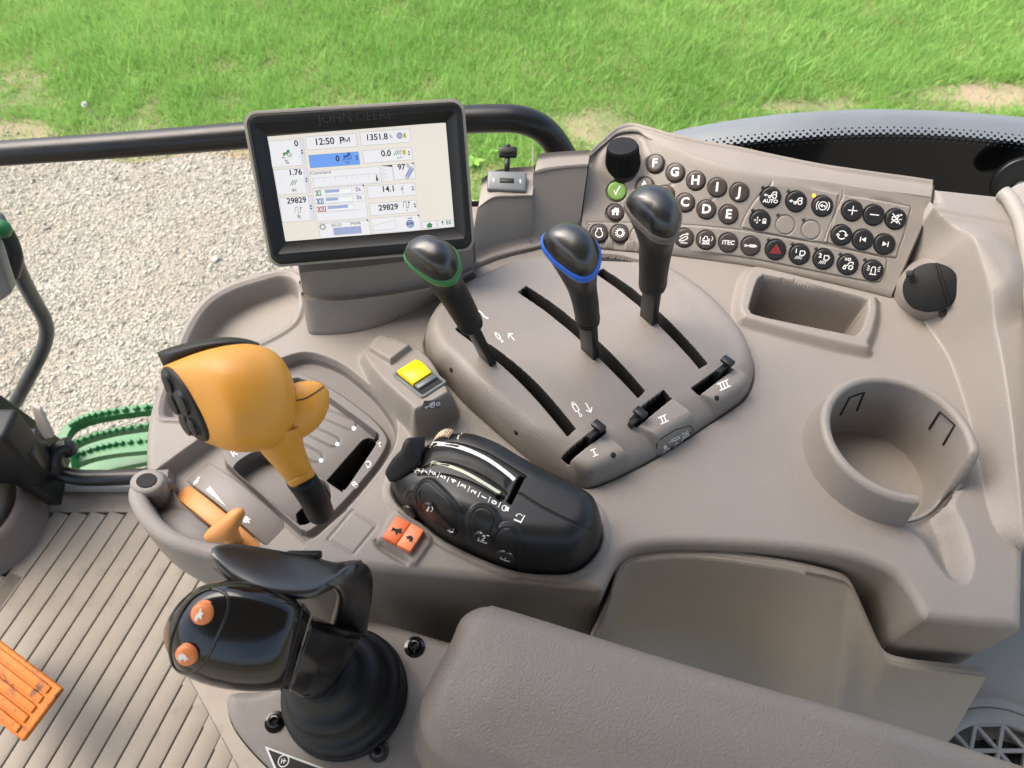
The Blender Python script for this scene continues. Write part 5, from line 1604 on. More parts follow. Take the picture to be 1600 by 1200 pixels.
for k in range(-16, 17):
    xs0 = -0.756 + .0305 * k
    y0 = .535 if k > -1 else (.43 if k > -3 else .40)
    # keep short of the diagonal border under the console
    o = np.array([xs0 + .0152, y0, FZ]); o0x = xs0 + .0152
    for _ in range(60):
        cr = (q1 - q0)[0] * (o[1] - q0[1]) - (q1 - q0)[1] * (o[0] - q0[0])
        xq = o0x + (q0[1] - .535) / dv[1] * dv[0]
        if cr > 0 and xq > q0[0]: o = o + dv * .012
        else: break
    L = 1.0
    hw = .0305 * abs(dv[1]) / 2 - .0009
    xq = o0x + (q0[1] - .535) / dv[1] * dv[0]
    if xq > q0[0] and xs0 > -.56:          # slanted end along the border of the mat
        e_ = (q1 - q0) / np.linalg.norm(q1 - q0)
        c4 = []
        for s_ in (-1, 1):
            b_ = o[:2] + pw[:2] * hw * s_
            # meet the border line
            den = dv[0] * e_[1] - dv[1] * e_[0]
            t_ = ((q0 - b_)[0] * e_[1] - (q0 - b_)[1] * e_[0]) / den
            c4.append(b_ + dv[:2] * t_)
        P4 = [(*c4[0], FZ - .002), (*c4[1], FZ - .002), (*(c4[1] + dv[:2] * .6), FZ - .002), (*(c4[0] + dv[:2] * .6), FZ - .002)]
        V, F = prism(P4, (0, 0, .0055), .0014, 2)
        obj('strip', V, F, M['mat'], floor)
        continue
    if first is None:
        V, F = rbox((0, 0, 0), dv * L / 2, pw * hw, (0, 0, .0035), .0016, 2)
        first = obj('strip', V + ORG[floor.name], F, M['mat'], floor)
        s_ = first
    else:
        s_ = first.copy(); C.objects.link(s_); s_.parent = floor
    s_.location = Vector((o + dv * L / 2 - ORG[floor.name]).tolist())
border = [AT(*p, FZ) for p in ((270, 1040), (320, 1040), (420, 1050), (600, 1290), (380, 1290), (350, 1200))]
V, F = prism([b + np.array([0, 0, -.003]) for b in border], (0, 0, .0052), .001); obj('corner_border', V, F, M['mat'], floor)
# door sill
sill = thing('door_sill', 'smooth taupe sill strip along the doorway, behind the floor mat', 'sill', (-.6, .63, FZ))
V, F = rbox((-.62, .592, FZ + .004), (.62, 0, 0), (0, .018, 0), (0, 0, .012), .005, 3); obj('sill_body', V, F, M['taupe_light'], sill)
# accelerator pedal
M['pedal'] = mat('worn_orange_rubber', (0.50, 0.138, 0.016), 0.6, 0.5, 300, 0.20, 60, 0.35, dirt=.75, dscale=45)
pdl = thing('foot_pedal', 'worn orange ribbed foot pedal above the floor mat', 'pedal', AT(20, 1070, -.5))
zp_ = -.50
A0, A1, A2_ = AT(97, 1076, zp_), AT(30, 1156, zp_ - .012), AT(0, 1002, zp_)
ex = (A0 - A2_); exl = np.linalg.norm(ex); ex /= exl
ey = (A1 - A0); ey -= ex * (ey @ ex); eyl = np.linalg.norm(ey); ey /= eyl
en = np.cross(ex, ey); en = en if en[2] > 0 else -en
LL = .19
cpl = A0 - ex * LL / 2 + ey * eyl / 2
V, F = rbox(cpl - en * .004, ex * LL / 2, ey * eyl / 2, en * .004, .003, 3); obj('tread_plate', V, F, M['pedal'], pdl)
for k in range(5):
    w_ = eyl * .92 / 5
    c = cpl - ey * eyl / 2 + ey * (eyl * .05 + w_ * (k + .5)) - ex * .004
    V, F = rbox(c + en * .0008, ex * (LL / 2 - .009), ey * (w_ / 2 - .0016), en * .0022, .0014, 2); obj('tread_rib', V, F, M['pedal'], pdl)
V, F = rbox(cpl - en * .045 - ex * .05, ex * .02, ey * .012, en * .04, .003, 2); obj('pedal_arm', V, F, M['black'], pdl)

# unseen cab roof, added to shape the light falling on the console
M['roof_shade_slab'] = mat('roof_shade_slab', (0.32, 0.30, 0.27), 0.9, 0.3, 300, 0.05)
roof = thing('unseen_cab_roof', 'unseen pale cab roof added above the driver to shape the light', 'roof', (0, -.15, .85))
V, F = rbox((0, -.34, .86), (1.25, 0, 0), (0, .78, 0), (0, 0, .05), .03, 3); obj('roof_shade_slab', V, F, M['roof_shade_slab'], roof)

# steering column base with its boot
colm = thing('steering_column', 'pale taupe column rising from a dark collar at the left edge of the floor', 'column', (*AT(-12, 810, FZ)[:2], FZ))
cb = np.array([*AT(-22, 826, FZ)[:2], FZ])
rb_ = 92 / FPX * depth(AT(0, 830, FZ))
V, F = lathe(cb, [0, 0, 1.0], [(rb_ * 1.04, -.003), (rb_ * 1.03, .004), (rb_ * .99, .010), (rb_ * .97, .060), (rb_ * .93, .070), (rb_ * .86, .071), (rb_ * .84, .066), (rb_ * .83, .0)], 56); obj('collar', V, F, M['taupe_dark'], colm)
V, F = lathe(cb + np.array([-.01, .0, .01]), [-.02, .12, 1.0], [(rb_ * .80, 0), (rb_ * .78, .09), (rb_ * .70, .22), (rb_ * .55, .30), (rb_ * .3, .32), (0, .32)], 56); obj('boot', V, F, M['taupe_light'], colm)
V, F = rbox(AT(30, 700, -.50), (.012, 0, 0), (-.004, .05, .01), (-.02, 0, .09), .004, 2); obj('dark_cover', V, F, M['black'], colm)
# door hinge block and the glass edge
post = thing('hinge_post', 'black hinge post with a grey end plate at the front of the doorway', 'post', AT(50, 690, -.45))
V, F = rbox(AT(12, 700, -.46), (.034, .0, 0), (0, .026, 0), (.010, 0, .07), .008, 3); obj('post_body', V, F, M['rubber'], post)
V, F = rbox(AT(48, 712, -.50), (.017, .006, 0), (-.006, .026, 0), (.006, 0, .035), .004, 2); obj('bracket', V, F, M['black'], post)
V, F = prism([AT(48, 634, -.46), AT(62, 640, -.46), AT(84, 684, -.50), (AT(62, 690, -.50))], (0, .008, 0), .002); obj('end_plate', V, F, M['taupe_light'], post)
V, F = rbox(AT(64, 728, -.555), (.036, .0, 0), (0, .02, 0), (0, 0, .016), .004, 2); obj('foot_block', V, F, M['black'], post)
# upright grab tube with a crank at the left edge
M['greytube'] = mat('scuffed_grey_tube', (0.035, 0.043, 0.045), 0.34, 0.12, 300, 0.25, 50, 0.5, wear=.5)
gt = thing('entry_handrail', 'bent dark grey handrail tube standing at the left edge of the doorway', 'handrail', AT(-10, 660, -.40))
pth = spl([PY(-8, 340, .72), PY(12, 378, .72), PY(30, 425, .72), PY(52, 468, .73), PY(68, 496, .735), PY(73, 520, .735), PY(66, 548, .73), PY(45, 590, .715), PY(22, 632, .70), PY(-4, 668, .69), PY(-30, 700, .68)], False, 6)
V, F = tube(pth, 11.0 / FPX * depth(pth[20]), 20); obj('tube', V, F, M['greytube'], gt)
# grey box and green lever above it
db = thing('instrument_pod', 'dark grey pod with a black hand wheel arm at the left edge of the picture', 'instrument pod', PY(0, 440, .45))
V, F = prism([PY(-60, 360, .45), PY(-4, 392, .45), PY(18, 460, .45), PY(-2, 474, .45), PY(-60, 480, .45)], (0, .014, 0), .003); obj('pod_shell', V, F, M['fender'], db)
V, F = tube(spl([PY(-6, 350, .50), PY(10, 372, .50), PY(20, 402, .49), PY(14, 430, .48)], False, 5), .0085, 14); obj('pod_arm', V, F, M['black'], db)
gl = thing('green_knob', 'small rounded green knob at the left edge above the dark pod', 'knob', PY(5, 345, .49))
V, F = lathe(PY(3, 362, .49), PY(4, 330, .47) - PY(3, 362, .49), [(.0055, -.002), (.0068, .002), (.0072, .008), (.0066, .013), (.0045, .0158), (0, .0165)], 28, None, 1.1); obj('grip', V, F, M['deere'], gl)

# black lower handrail beside the steps
lh = thing('lower_handrail', 'black rubber covered handrail bending beside the green steps', 'handrail', AT(100, 740, -.56))
pth = spl([PY(106, 697, .61), PY(94, 701, .605), PY(86, 711, .595), (PY(85, 724, .585)), PY(94, 737, .58), PY(112, 744, .575), PY(150, 747, .575), PY(225, 744, .575), PY(330, 738, .575)], False, 8)
V, F = tube(pth, 13.0 / FPX * depth(pth[20]), 20); obj('tube', V, F, M['rail'], lh)
V, F = tube(np.array([PY(98, 694, .612), PY(104, 699, .612), PY(110, 706, .610)]), 13.0 / FPX * depth(pth[0]), 20); obj('end_collar', V, F, M['black'], lh)

# green access steps outside
st_g = thing('access_steps', 'bright green steel steps with toothed treads outside the doorway', 'steps', AT(160, 690, -1.05))
def bar(pts, z, r, flat=None, mt='deere', nm='rail'):
    P = spl([AT(u, v, z) if np.isscalar(z) else AT(u, v, zz) for (u, v), zz in zip(pts, z if not np.isscalar(z) else [z] * len(pts))], False, 6)
    if flat is None:
        V, F = tube(P, r, 12)
    else:
        T = np.gradient(P, axis=0); T /= np.linalg.norm(T, axis=1)[:, None]
        rings = []
        for p, t in zip(P, T):
            s = np.cross(t, [0, 0, 1.0]); s /= np.linalg.norm(s)
            rings.append(np.array([p + s * r, p - s * r, p - s * r - [0, 0, flat], p + s * r - [0, 0, flat]]))
        V, F = loft(rings)
    return obj(nm, V, F, M[mt], st_g, smooth=flat is None)
bar([(96, 700), (98, 680), (110, 664), (136, 652), (180, 643), (235, 636), (300, 630)], -.95, .010, .022, nm='upper_tread_rim')
bar([(96, 712), (120, 690), (170, 674), (235, 664), (300, 658)], -.98, .006, .018, nm='tread_wall')
bar([(104, 716), (140, 702), (180, 694), (240, 688), (300, 684)], -1.15, .030, .02, nm='middle_tread')
bar([(104, 730), (150, 722), (190, 713), (240, 704), (300, 700)], -1.25, .034, .02, nm='lower_tread')
bar([(92, 690), (98, 712), (102, 745)], -1.1, .016, .05, nm='side_plate')
for (z, pts) in ((-.95, [(112, 663), (138, 651), (180, 642), (240, 635)]), (-.98, [(112, 694), (150, 680), (190, 671), (240, 663)]), (-1.15, [(112, 713), (150, 700), (190, 692), (240, 687)])):
    P = spl([AT(u, v, z + .004) for u, v in pts], False, 8)
    for p in P[::2]:
        V, F = lathe(p, [0, 0, 1.0], [(.008, -.004), (.006, .007), (.004, .008), (0, .008)], 8); obj('tread_tooth', V, F, M['deere'], st_g, smooth=False)

# grab rail along the side window
gr_ = thing('window_grab_rail', 'thick black grab rail crossing behind the display and bending down beside the ledge', 'grab rail', PY(600, 210, .62))
pth = spl([PY(-120, 252, .62), PY(0, 240, .62), PY(200, 226, .62), PY(390, 211, .62), PY(560, 197, .62), PY(700, 188, .62), PY(775, 185, .62), PY(812, 187, .62), PY(842, 198, .62), PY(862, 216, .62), PY(878, 240, .615), PY(896, 275, .60), PY(915, 320, .58)], False, 8)
rt = 21.0 / FPX * depth(pth[30])
V, F = tube(pth, [rt * (.9 + .1 * min(1, i / 30)) for i in range(len(pth))], 28); obj('rail_tube', V, F, M['rail'], gr_)

# rear fender, window edge print, hinge
fen = thing('rear_fender', 'smooth dark grey rear fender arching beyond the window edge', 'fender', PY(1350, 220, 1.0))
ft_ = [(960, 262), (1000, 236), (1053, 211), (1095, 201), (1135, 194), (1190, 186), (1251, 180), (1310, 176.5), (1367, 174.6), (1425, 175.5), (1484, 178), (1545, 182), (1610, 188), (1720, 202)]
Rf = resample(np.array([PY(u, v, 1.10) for u, v in ft_]), 120)
rows = [Rf + np.array([0, .10, -.20]), Rf + np.array([0, .03, -.03]), Rf + np.array([0, 0, 0]), Rf + np.array([0, -.05, -.010]), Rf + np.array([0, -.12, -.035]), Rf + np.array([0, -.20, -.10]), Rf + np.array([0, -.22, -.45])]
V, F = sheet(rows, [4, 5, 5, 5, 5, 5]); obj('fender_shell', V, F, M['fender'], fen)
win = thing('window_edge', 'black printed lower edge of the side window with a dotted fade at its top', 'window', PY(1350, 250, .72))
arc = np.array([(1000, 262), (1040, 240), (1081, 224), (1145, 214.5), (1212, 207.6), (1290, 202), (1367, 199), (1425, 199.5), (1484, 202), (1540, 206), (1596, 212), (1700, 226)], float)
arcS = spl(arc, False, 20); Lc = np.concatenate([[0], np.cumsum(np.hypot(*np.diff(arcS, axis=0).T))])
M['frit'] = mat('black_window_print', (0.004, 0.005, 0.006), 0.12, 0, var=0, spec=.3)
yw = .70
top_ = np.array([PY(u, v + 14.5, yw) for u, v in arcS])
bot_ = top_.copy(); bot_[:, 2] -= .26
V = np.concatenate([top_, bot_, top_ + [0, .004, 0], bot_ + [0, .004, 0]]); n_ = len(top_)
F = [[i, i + 1, n_ + i + 1, n_ + i] for i in range(n_ - 1)] + [[2 * n_ + i + 1, 2 * n_ + i, 3 * n_ + i, 3 * n_ + i + 1] for i in range(n_ - 1)] + [[i + 1, i, 2 * n_ + i, 2 * n_ + i + 1] for i in range(n_ - 1)]
obj('printed_band', V, F, M['frit'], win, smooth=False)
V, F = [], []
for row, (off, s) in enumerate(((0.0, 1.35), (5.2, 2.0), (10.2, 2.6), (13.4, 2.9))):
    for k, t in enumerate(np.arange(4 + (row % 2) * 5.45, Lc[-1], 10.9)):
        u, v = np.interp(t, Lc, arcS[:, 0]), np.interp(t, Lc, arcS[:, 1])
        u2, v2 = np.interp(t + 1, Lc, arcS[:, 0]), np.interp(t + 1, Lc, arcS[:, 1])
        T = np.array([u2 - u, v2 - v]); T /= np.linalg.norm(T) + 1e-9; N = np.array([-T[1], T[0]])
        b = len(V)
        for a, c in ((-1, -1), (1, -1), (1, 1), (-1, 1)):
            q = np.array([u, v]) + T * a * s + N * (c * s * .92 + off)
            V.append(PY(q[0], q[1], yw - .0002 * (1 + row)))
        F.append([b, b + 1, b + 2, b + 3])
dots = obj('printed_dots', np.array(V), F, M['frit'], win, smooth=False)
dots['kind'] = 'stuff'
V, F = [], []
for k, t in enumerate(np.arange(9, Lc[-1], 10.9)):
    u, v = np.interp(t, Lc, arcS[:, 0]), np.interp(t, Lc, arcS[:, 1])
    b = len(V)
    for a, c in ((-1, -1), (1, -1), (1, 1), (-1, 1)):
        V.append(PY(u + a * 1.5, v + 19.5 + c * 1.5, yw - .0012))
    F.append([b, b + 1, b + 2, b + 3])
M['dotgrey'] = mat('grey_window_print', (0.03, 0.034, 0.037), 0.3, 0, var=0)
d2_ = obj('pale_dots', np.array(V), F, M['dotgrey'], win, smooth=False); d2_['kind'] = 'stuff'
hg = thing('round_hinge_plate', 'black round hinge plate with a recessed bolt at the top right', 'hinge', PY(1590, 275, .68))
hn = np.array([-.1, -1.0, .25])
V, F = lathe(PY(1590, 283, .675), hn, [(.0275, -.004), (.0275, .0015), (.0262, .003), (.018, .0034), (0, .0036)], 48); obj('hinge_plate', V, F, M['black'], hg)
V, F = lathe(PY(1594, 293, .670), hn, [(.0088, 0), (.0088, .003), (.0075, .0042), (.0042, .0042), (.0036, .002), (0, .002)], 24); obj('bolt', V, F, M['steel'], hg)
# pale trim piece and pillar panel at the right edge
trim = thing('pillar_trim', 'pale taupe trim piece running down the right edge beside the console', 'trim', AT(1600, 400, .03))
tp = spl([AT(1567, 301, .071), AT(1578, 312, .071), AT(1588, 330, .070), AT(1597, 352, .068), AT(1606, 400, .062), AT(1614, 480, .055), AT(1622, 600, .045), AT(1630, 760, .03)], False, 6)
V, F = tube(tp, .0062, 16); obj('trim_roll', V, F, M['taupe_light'], trim)
q = [tp + np.array([.004, .002, .001]), tp + np.array([.05, .02, .006]), tp + np.array([.30, .10, .02])]
V, F = sheet([resample(a, 40) for a in q], [4, 4]); obj('trim_panel', V, F, M['taupe_light'], trim)
# low side panel with the loudspeaker grille
spk = thing('speaker_panel', 'taupe side panel with a round loudspeaker grille in the bottom right corner', 'speaker panel', AT(1560, 1140, -.2))
zs = -.20
pn = [AT(u, v, zs) for u, v in ((1000, 1500), (1100, 1150), (1250, 960), (1400, 860), (1640, 780), (1950, 800), (1950, 1500))]
V, F = prism([p - np.array([0, 0, .02]) for p in pn], (0, 0, .02), .002); obj('panel_face', V, F, M['taupe_light'], spk)
gc = AT(1582, 1262, zs)
rg_ = 150 / FPX * depth(gc)
V, F = lathe(gc, [0, 0, 1.0], [(rg_ * 1.12, -.002), (rg_ * 1.10, .004), (rg_ * 1.0, .010), (rg_ * .96, .0105), (rg_ * .955, .0085), (rg_ * .945, .0085), (rg_ * .94, .0108), (rg_ * .80, .0108), (rg_ * .79, .0095), (rg_ * .785, .001)], 72); obj('grille_ring', V, F, M['taupe_light'], spk)
V, F = lathe(gc, [0, 0, 1.0], [(rg_ * .80, .0008), (rg_ * .5, .0012), (0, .0016)], 40); obj('speaker_cone', V, F, M['groove'], spk)
for k in range(9):
    for sgn in (60, -60, 0):
        o = (k - 4) * rg_ * .26
        a = math.radians(sgn); dr = np.array([math.cos(a), math.sin(a), 0]); nr = np.array([-dr[1], dr[0], 0])
        hl = math.sqrt(max((rg_ * .80) ** 2 - o * o, 0))
        if hl < .004 or abs(o) > rg_ * .78: continue
        V, F = rbox(gc + nr * o + np.array([0, 0, .0072 + .0002 * (sgn / 60)]), dr * hl, nr * .0016, np.array([0, 0, .0022]), .0004, 1)
        obj('grille_bar', V, F, M['taupe_light'], spk, smooth=False)

# a dandelion clock at the edge of the gravel
dd = AT(160, 212, GZ)
dn = thing('dandelion', 'tall dandelion stem with a white seed head at the edge of the grass', 'dandelion', dd)
hd_ = PY(132, 163, dd[1] - .01)
V, F = tube(spl([dd, PY(158, 196, dd[1]), PY(150, 180, dd[1] - .005), hd_], False, 5), .0035, 8)
M['stem'] = mat('dry_stem', (0.34, 0.36, 0.16), 0.7, var=.1)
obj('stem', V, F, M['stem'], dn)
hv, hf2 = [], []
rr2 = np.random.default_rng(3)
for i in range(220):
    q = rr2.normal(size=3); q /= np.linalg.norm(q)
    p = hd_ + q * .014; a_ = np.cross(q, [.3, .5, .8]); a_ /= np.linalg.norm(a_)
    b_ = len(hv); hv += [hd_ + q * .004, p + a_ * .0022, p - a_ * .0022]; hf2.append([b_, b_ + 1, b_ + 2])
fl = obj('seed_head', np.array(hv), hf2, M['white'], dn, smooth=False); fl['kind'] = 'stuff'
# ------------------------------------------------------------------ push buttons with their symbols
def placed(name, V, F, mt, p, x, y, n, parent=None, sharp=None, smooth=True):
    """mesh in local coordinates, object turned to the surface frame"""
    me_o = obj(name, V, F, mt, None, smooth, sharp)
    me_o.matrix_world = Matrix(((x[0], y[0], n[0], p[0]), (x[1], y[1], n[1], p[1]), (x[2], y[2], n[2], p[2]), (0, 0, 0, 1)))
    return me_o

def icon(k):
    a = Art(); L = a.line
    if len(k) == 1: return a.text(k, 0, -.02, 1.65, .035)
    if k == 'engine': a.ring(0, -.15, .5, .13, 120, 420); L([(-.28, .32), (-.28, .62), (.28, .62), (.28, .32)], .13)
    elif k == 'gear':
        a.ring(0, 0, .40, .13)
        for i in range(12): a.disc(.60 * math.cos(i * .5236), .60 * math.sin(i * .5236), .10)
    elif k == 'hitch':
        L([(-.6, -.35), (.1, .1), (.45, .1), (.45, -.15), (-.2, -.5), (-.6, -.5), (-.6, -.35)], .12); L([(-.6, .0), (-.2, .35), (.3, .45)], .12); a.fill([(.25, .65), (.6, .5), (.3, .22)]); L([(-.5, -.75), (.5, -.75)], .1)
    elif k == 'traffic':
        L([(-.45, -.15), (.4, -.15), (.4, .1), (.15, .1), (.1, .45), (-.25, .45), (-.3, .1), (-.45, .1)], .1, True); a.ring(-.25, -.25, .14, .1); a.ring(.22, -.25, .18, .1); L([(-.55, -.55), (.5, -.55)], .12); L([(-.8, .4), (-.8, -.5)], .09); L([(.7, .5), (.85, .2), (.7, -.1)], .09)
    elif k == 'itec': a.text('iTEC', 0, -.02, .78, .03, 0, 1.05)
    elif k == 'cylinder': a.rect(-.2, -.18, .55, .2); a.rect(.52, -.1, .78, .1); L([(-.2, 0), (-.6, 0)], .14); a.ring(-.7, 0, .12, .1)
    elif k in ('auto', 'drive'):
        dy = .25 if k == 'auto' else 0
        L([(-.25, dy - .12), (.0, dy - .12), (.05, dy + .12), (.25, dy + .42), (.62, dy + .42), (.62, dy)], .11); a.ring(.42, dy - .12, .24, .12); a.ring(-.16, dy - .2, .15, .1); L([(-.4, dy), (-.78, dy)], .12); a.fill([(-.62, dy + .2), (-.92, dy), (-.62, dy - .2)])
        if k == 'auto': a.text('AUTO', 0, -.5, .62, .03, 0, 1.05)
    elif k == 'brake': a.ring(0, 0, .5, .11); a.ring(0, 0, .78, .1, -42, 42); a.ring(0, 0, .78, .1, 138, 222); L([(.25, -.2), (.25, .02), (-.2, .02)], .11); a.fill([(-.05, .26), (-.36, .02), (-.05, -.22)])
    elif k == 'lock':
        for dx, dy in ((0, .3), (0, -.3), (.3, 0), (-.3, 0)): a.fill(circ(-.38 + dx, dy, .16, 3, 90 if dy > 0 else (-90 if dy < 0 else (0 if dx > 0 else 180)), (90 if dy > 0 else (-90 if dy < 0 else (0 if dx > 0 else 180))) + 360))
        a.rect(.28, -.38, .72, -.02); a.ring(.5, .02, .2, .1, 0, 180); a.disc(-.38, 0, .08)
    elif k == 'plus': L([(-.55, 0), (.55, 0)], .11); L([(0, -.55), (0, .55)], .11)
    elif k == 'minus': L([(-.55, 0), (.55, 0)], .12)
    elif k == 'mute': L([(-.5, -.18), (-.5, .18), (-.25, .18), (.15, .5), (.15, -.5), (-.25, -.18)], .11, True); L([(-.55, .6), (.55, -.6)], .12); L([(.3, .4), (.6, .55)], .1); L([(.3, -.1), (.65, 0)], .1); L([(-.55, -.6), (.5, .6)], .1)
    elif k == 'loop':
        a.ring(0, 0, .5, .13, 20, 140); a.ring(0, 0, .5, .13, 200, 320); a.fill([(.2, .1), (.75, .1), (.5, -.22)]); a.fill([(-.2, -.1), (-.75, -.1), (-.5, .22)])
    elif k == 'prev': a.rect(-.4, -.3, -.28, .3); a.fill([(-.2, 0), (.3, .3), (.3, -.3)])
    elif k == 'next': a.rect(.28, -.3, .4, .3); a.fill([(.2, 0), (-.3, -.3), (-.3, .3)])
    elif k == 'hazard': L([(-.6, -.42), (.6, -.42), (0, .6)], .09, True); L([(-.28, -.2), (.28, -.2), (0, .25)], .08, True)
    elif k in ('lampone', 'lamptwo'):
        a.text('1' if k == 'lampone' else '2', -.5, .38, .75, .03); L([(.0, .45), (.5, .45), (.62, .2), (.45, -.12), (.0, -.1)], .11, True)
        for i in range(4): L([(-.55 + i * .24, -.62), (-.3 + i * .2, -.22)], .08)
    elif k == 'tractor':
        L([(-.5, -.15), (-.05, -.15), (-.02, .1), (.2, .3), (.55, .3), (.55, 0)], .11); a.ring(.35, -.35, .24, .12); a.ring(-.4, -.45, .16, .11); a.ring(.02, .62, .16, .1)
        for i in range(3): L([(-.5, .5 + i * .13), (-.25, .52 + i * .1)], .07)
    elif k == 'beacon':
        L([(-.24, -.4), (-.24, .2), (-.12, .42), (.12, .42), (.24, .2), (.24, -.4)], .1); L([(-.42, -.5), (.42, -.5)], .12)
        for i, yy in enumerate((-.1, .2, .5)):
            L([(-.48, .05 + yy * .6), (-.78, .05 + yy)], .08); L([(.48, .05 + yy * .6), (.78, .05 + yy)], .08)
    elif k == 'check': L([(-.38, .02), (-.1, -.5), (.12, .1), (.42, .62)], .17)
    elif k == 'home':
        a.fill([(-.68, .02), (0, .66), (.68, .02)][::-1]); a.rect(-.46, -.55, -.13, .04); a.rect(.13, -.55, .46, .04); a.rect(-.14, -.08, .14, .04); a.rect(.3, .3, .46, .6)
    return a

def button_mesh(r):
    return lathe((0, 0, 0), (0, 0, 1.0), [(r * 1.0, -.0022), (r * 1.0, .0008), (r * .97, .0014), (r * .90, .0018), (r * .6, .0017), (r * .3, .0016), (0, .0016)], 36, (0, 1, 0))
DESC = {'engine': 'an engine outline', 'gear': 'a gear wheel', 'hitch': 'a lifted hitch arm and curved arrow', 'traffic': 'a tractor between arrows', 'itec': 'the letters iTEC', 'cylinder': 'a hydraulic cylinder',
        'auto': 'a tractor over the word AUTO', 'drive': 'a tractor and front arrow', 'brake': 'an arrow inside a brake ring', 'lock': 'four arrows and a padlock', 'plus': 'a plus sign', 'minus': 'a minus sign', 'mute': 'a crossed out loudspeaker',
        'loop': 'two circling arrows', 'prev': 'a skip back arrow', 'next': 'a skip forward arrow', 'hazard': 'a red warning triangle', 'lampone': 'a slanting work lamp and the digit one', 'lamptwo': 'a slanting work lamp and the digit two', 'tractor': 'a tractor with its lamp lit', 'beacon': 'a flashing beacon'}
M['redprint'] = mat('red_print', (0.45, 0.03, 0.035), 0.5, var=0)
proto = {}
def push(k, u, v, rpx, colour, label, group, tone='white', dzu=None):
    tilt = 0.05 + .16 * np.clip((u - 950) / 430, 0, 1)
    p, x, y, n = seat(u, v, tilt * 10, -10, 'panel')
    # the surface there is the recessed well: rest the cap on its floor
    r = rpx / FPX * depth(p)
    key = (colour, round(rpx, 1))
    if key not in proto:
        proto[key] = r
        V, F = button_mesh(r)
        b = placed('push_button', V, F, M[colour], p + n * .0021, x, y, n)
        proto[key] = (b, r)
    else:
        src, r = proto[key]
        b = src.copy(); C.objects.link(b)
        b.matrix_world = Matrix(((x[0], y[0], n[0], p[0] + n[0] * .0021), (x[1], y[1], n[1], p[1] + n[1] * .0021), (x[2], y[2], n[2], p[2] + n[2] * .0021), (0, 0, 0, 1)))
    tag(b, label, 'button', group)
    if k:
        a = icon(k)
        V, F = a.place((0, 0, 0), np.array([1.0, 0, 0]), np.array([0, 1.0, 0]), np.array([0, 0, 1.0]), r * .80, .00195, 2e-6)
        me = bpy.data.meshes.new('symbol'); me.from_pydata(V.tolist(), [], F); me.materials.append(M[tone])
        o = bpy.data.objects.new('symbol', me); C.objects.link(o); o.parent = b
    return b
for k, u, v in BROWN: push(k, u, v, 14.0, 'brown', 'round brown push button marked with the letter ' + k, 'lettered push buttons')
for k, u, v in ICONB: push(k, u, v, 14.0, 'brown', 'round brown push button marked with ' + DESC[k], 'brown push buttons in the bottom row')
for k, u, v in BLACK: push(k, u, v, 15.2, 'bblack', 'round black push button marked with ' + DESC[k], 'black push buttons', 'redprint' if k == 'hazard' else 'white')
push('check', 963, 299.5, 14.8, 'okgreen', 'round green push button with a white tick', 'menu push buttons')
push('home', 960.8, 333, 13.0, 'brown', 'round brown push button marked with a white house', 'menu push buttons')
M['led'] = mat('dark_lamp', (0.035, 0.03, 0.028), 0.3, var=0)
M['ledon'] = mat('amber_lamp', (0.9, 0.45, 0.02), 0.3, var=0, emit=(1.0, .5, .02), estr=.7)
for i, (u, v) in enumerate(LEDS):
    p, x, y, n = seat(u, v, 0, -10, 'panel')
    r = 2.9 / FPX * depth(p)
    V, F = lathe(p, n, [(r, -.0004), (r * .95, .0003), (r * .6, .0006), (0, .0007)], 14)
    obj('indicator_lamp', V, F, M['ledon'] if i == 2 else M['led'], console, label='lit amber indicator lamp' if i == 2 else None)
# rotary knob
p, x, y, n = seat(974, 250, 0, -10, 'panel')
ax = np.array([-.03, -.50, .86]); x, y, ax = frame_of(ax, U_)
kb = PD(977, 268, depth(p) - .001); kt = PD(973, 227, depth(p) - .018)
ax = kt - kb; Lk = np.linalg.norm(ax); ax /= Lk
ax = ax * .6 + np.array([0, -.22, .97]) * .4; ax /= np.linalg.norm(ax)
kb = kt - ax * Lk
x, y, ax = frame_of(ax, U_)
r0 = 25.5 / FPX * depth(kt)
knob = thing('rotary_knob', 'black ribbed rotary knob on the top corner of the button panel', 'knob', kb)
V, F = lathe(kb - ax * .004, ax, [(r0 * 1.1, 0), (r0 * 1.1, .004), (r0 * 1.02, .006)], 48); obj('skirt_ring', V, F, M['black'], knob)
rings = []
for h, s in ((0, 1.06), (Lk * .25, 1.05), (Lk * .8, .97), (Lk * .9, .955)):
    t = np.arange(144) * 2 * math.pi / 144
    rr_ = r0 * s * (1 + .034 * np.sign(np.cos(t * 36)) * np.abs(np.cos(t * 36)) ** .5)
    rings.append(kb + ax * h + np.outer(np.cos(t) * rr_, x) + np.outer(np.sin(t) * rr_, y))
for h, s in ((Lk * .93, .93), (Lk * .985, .90), (Lk * 1.0, .86), (Lk * 1.0, .5), (Lk * 1.0, .01)):
    t = np.arange(144) * 2 * math.pi / 144
    rings.append(kb + ax * h + np.outer(np.cos(t) * r0 * s, x) + np.outer(np.sin(t) * r0 * s, y))
V, F = loft(rings); obj('knob_body', V, F, M['matte'], knob, sharp=28)

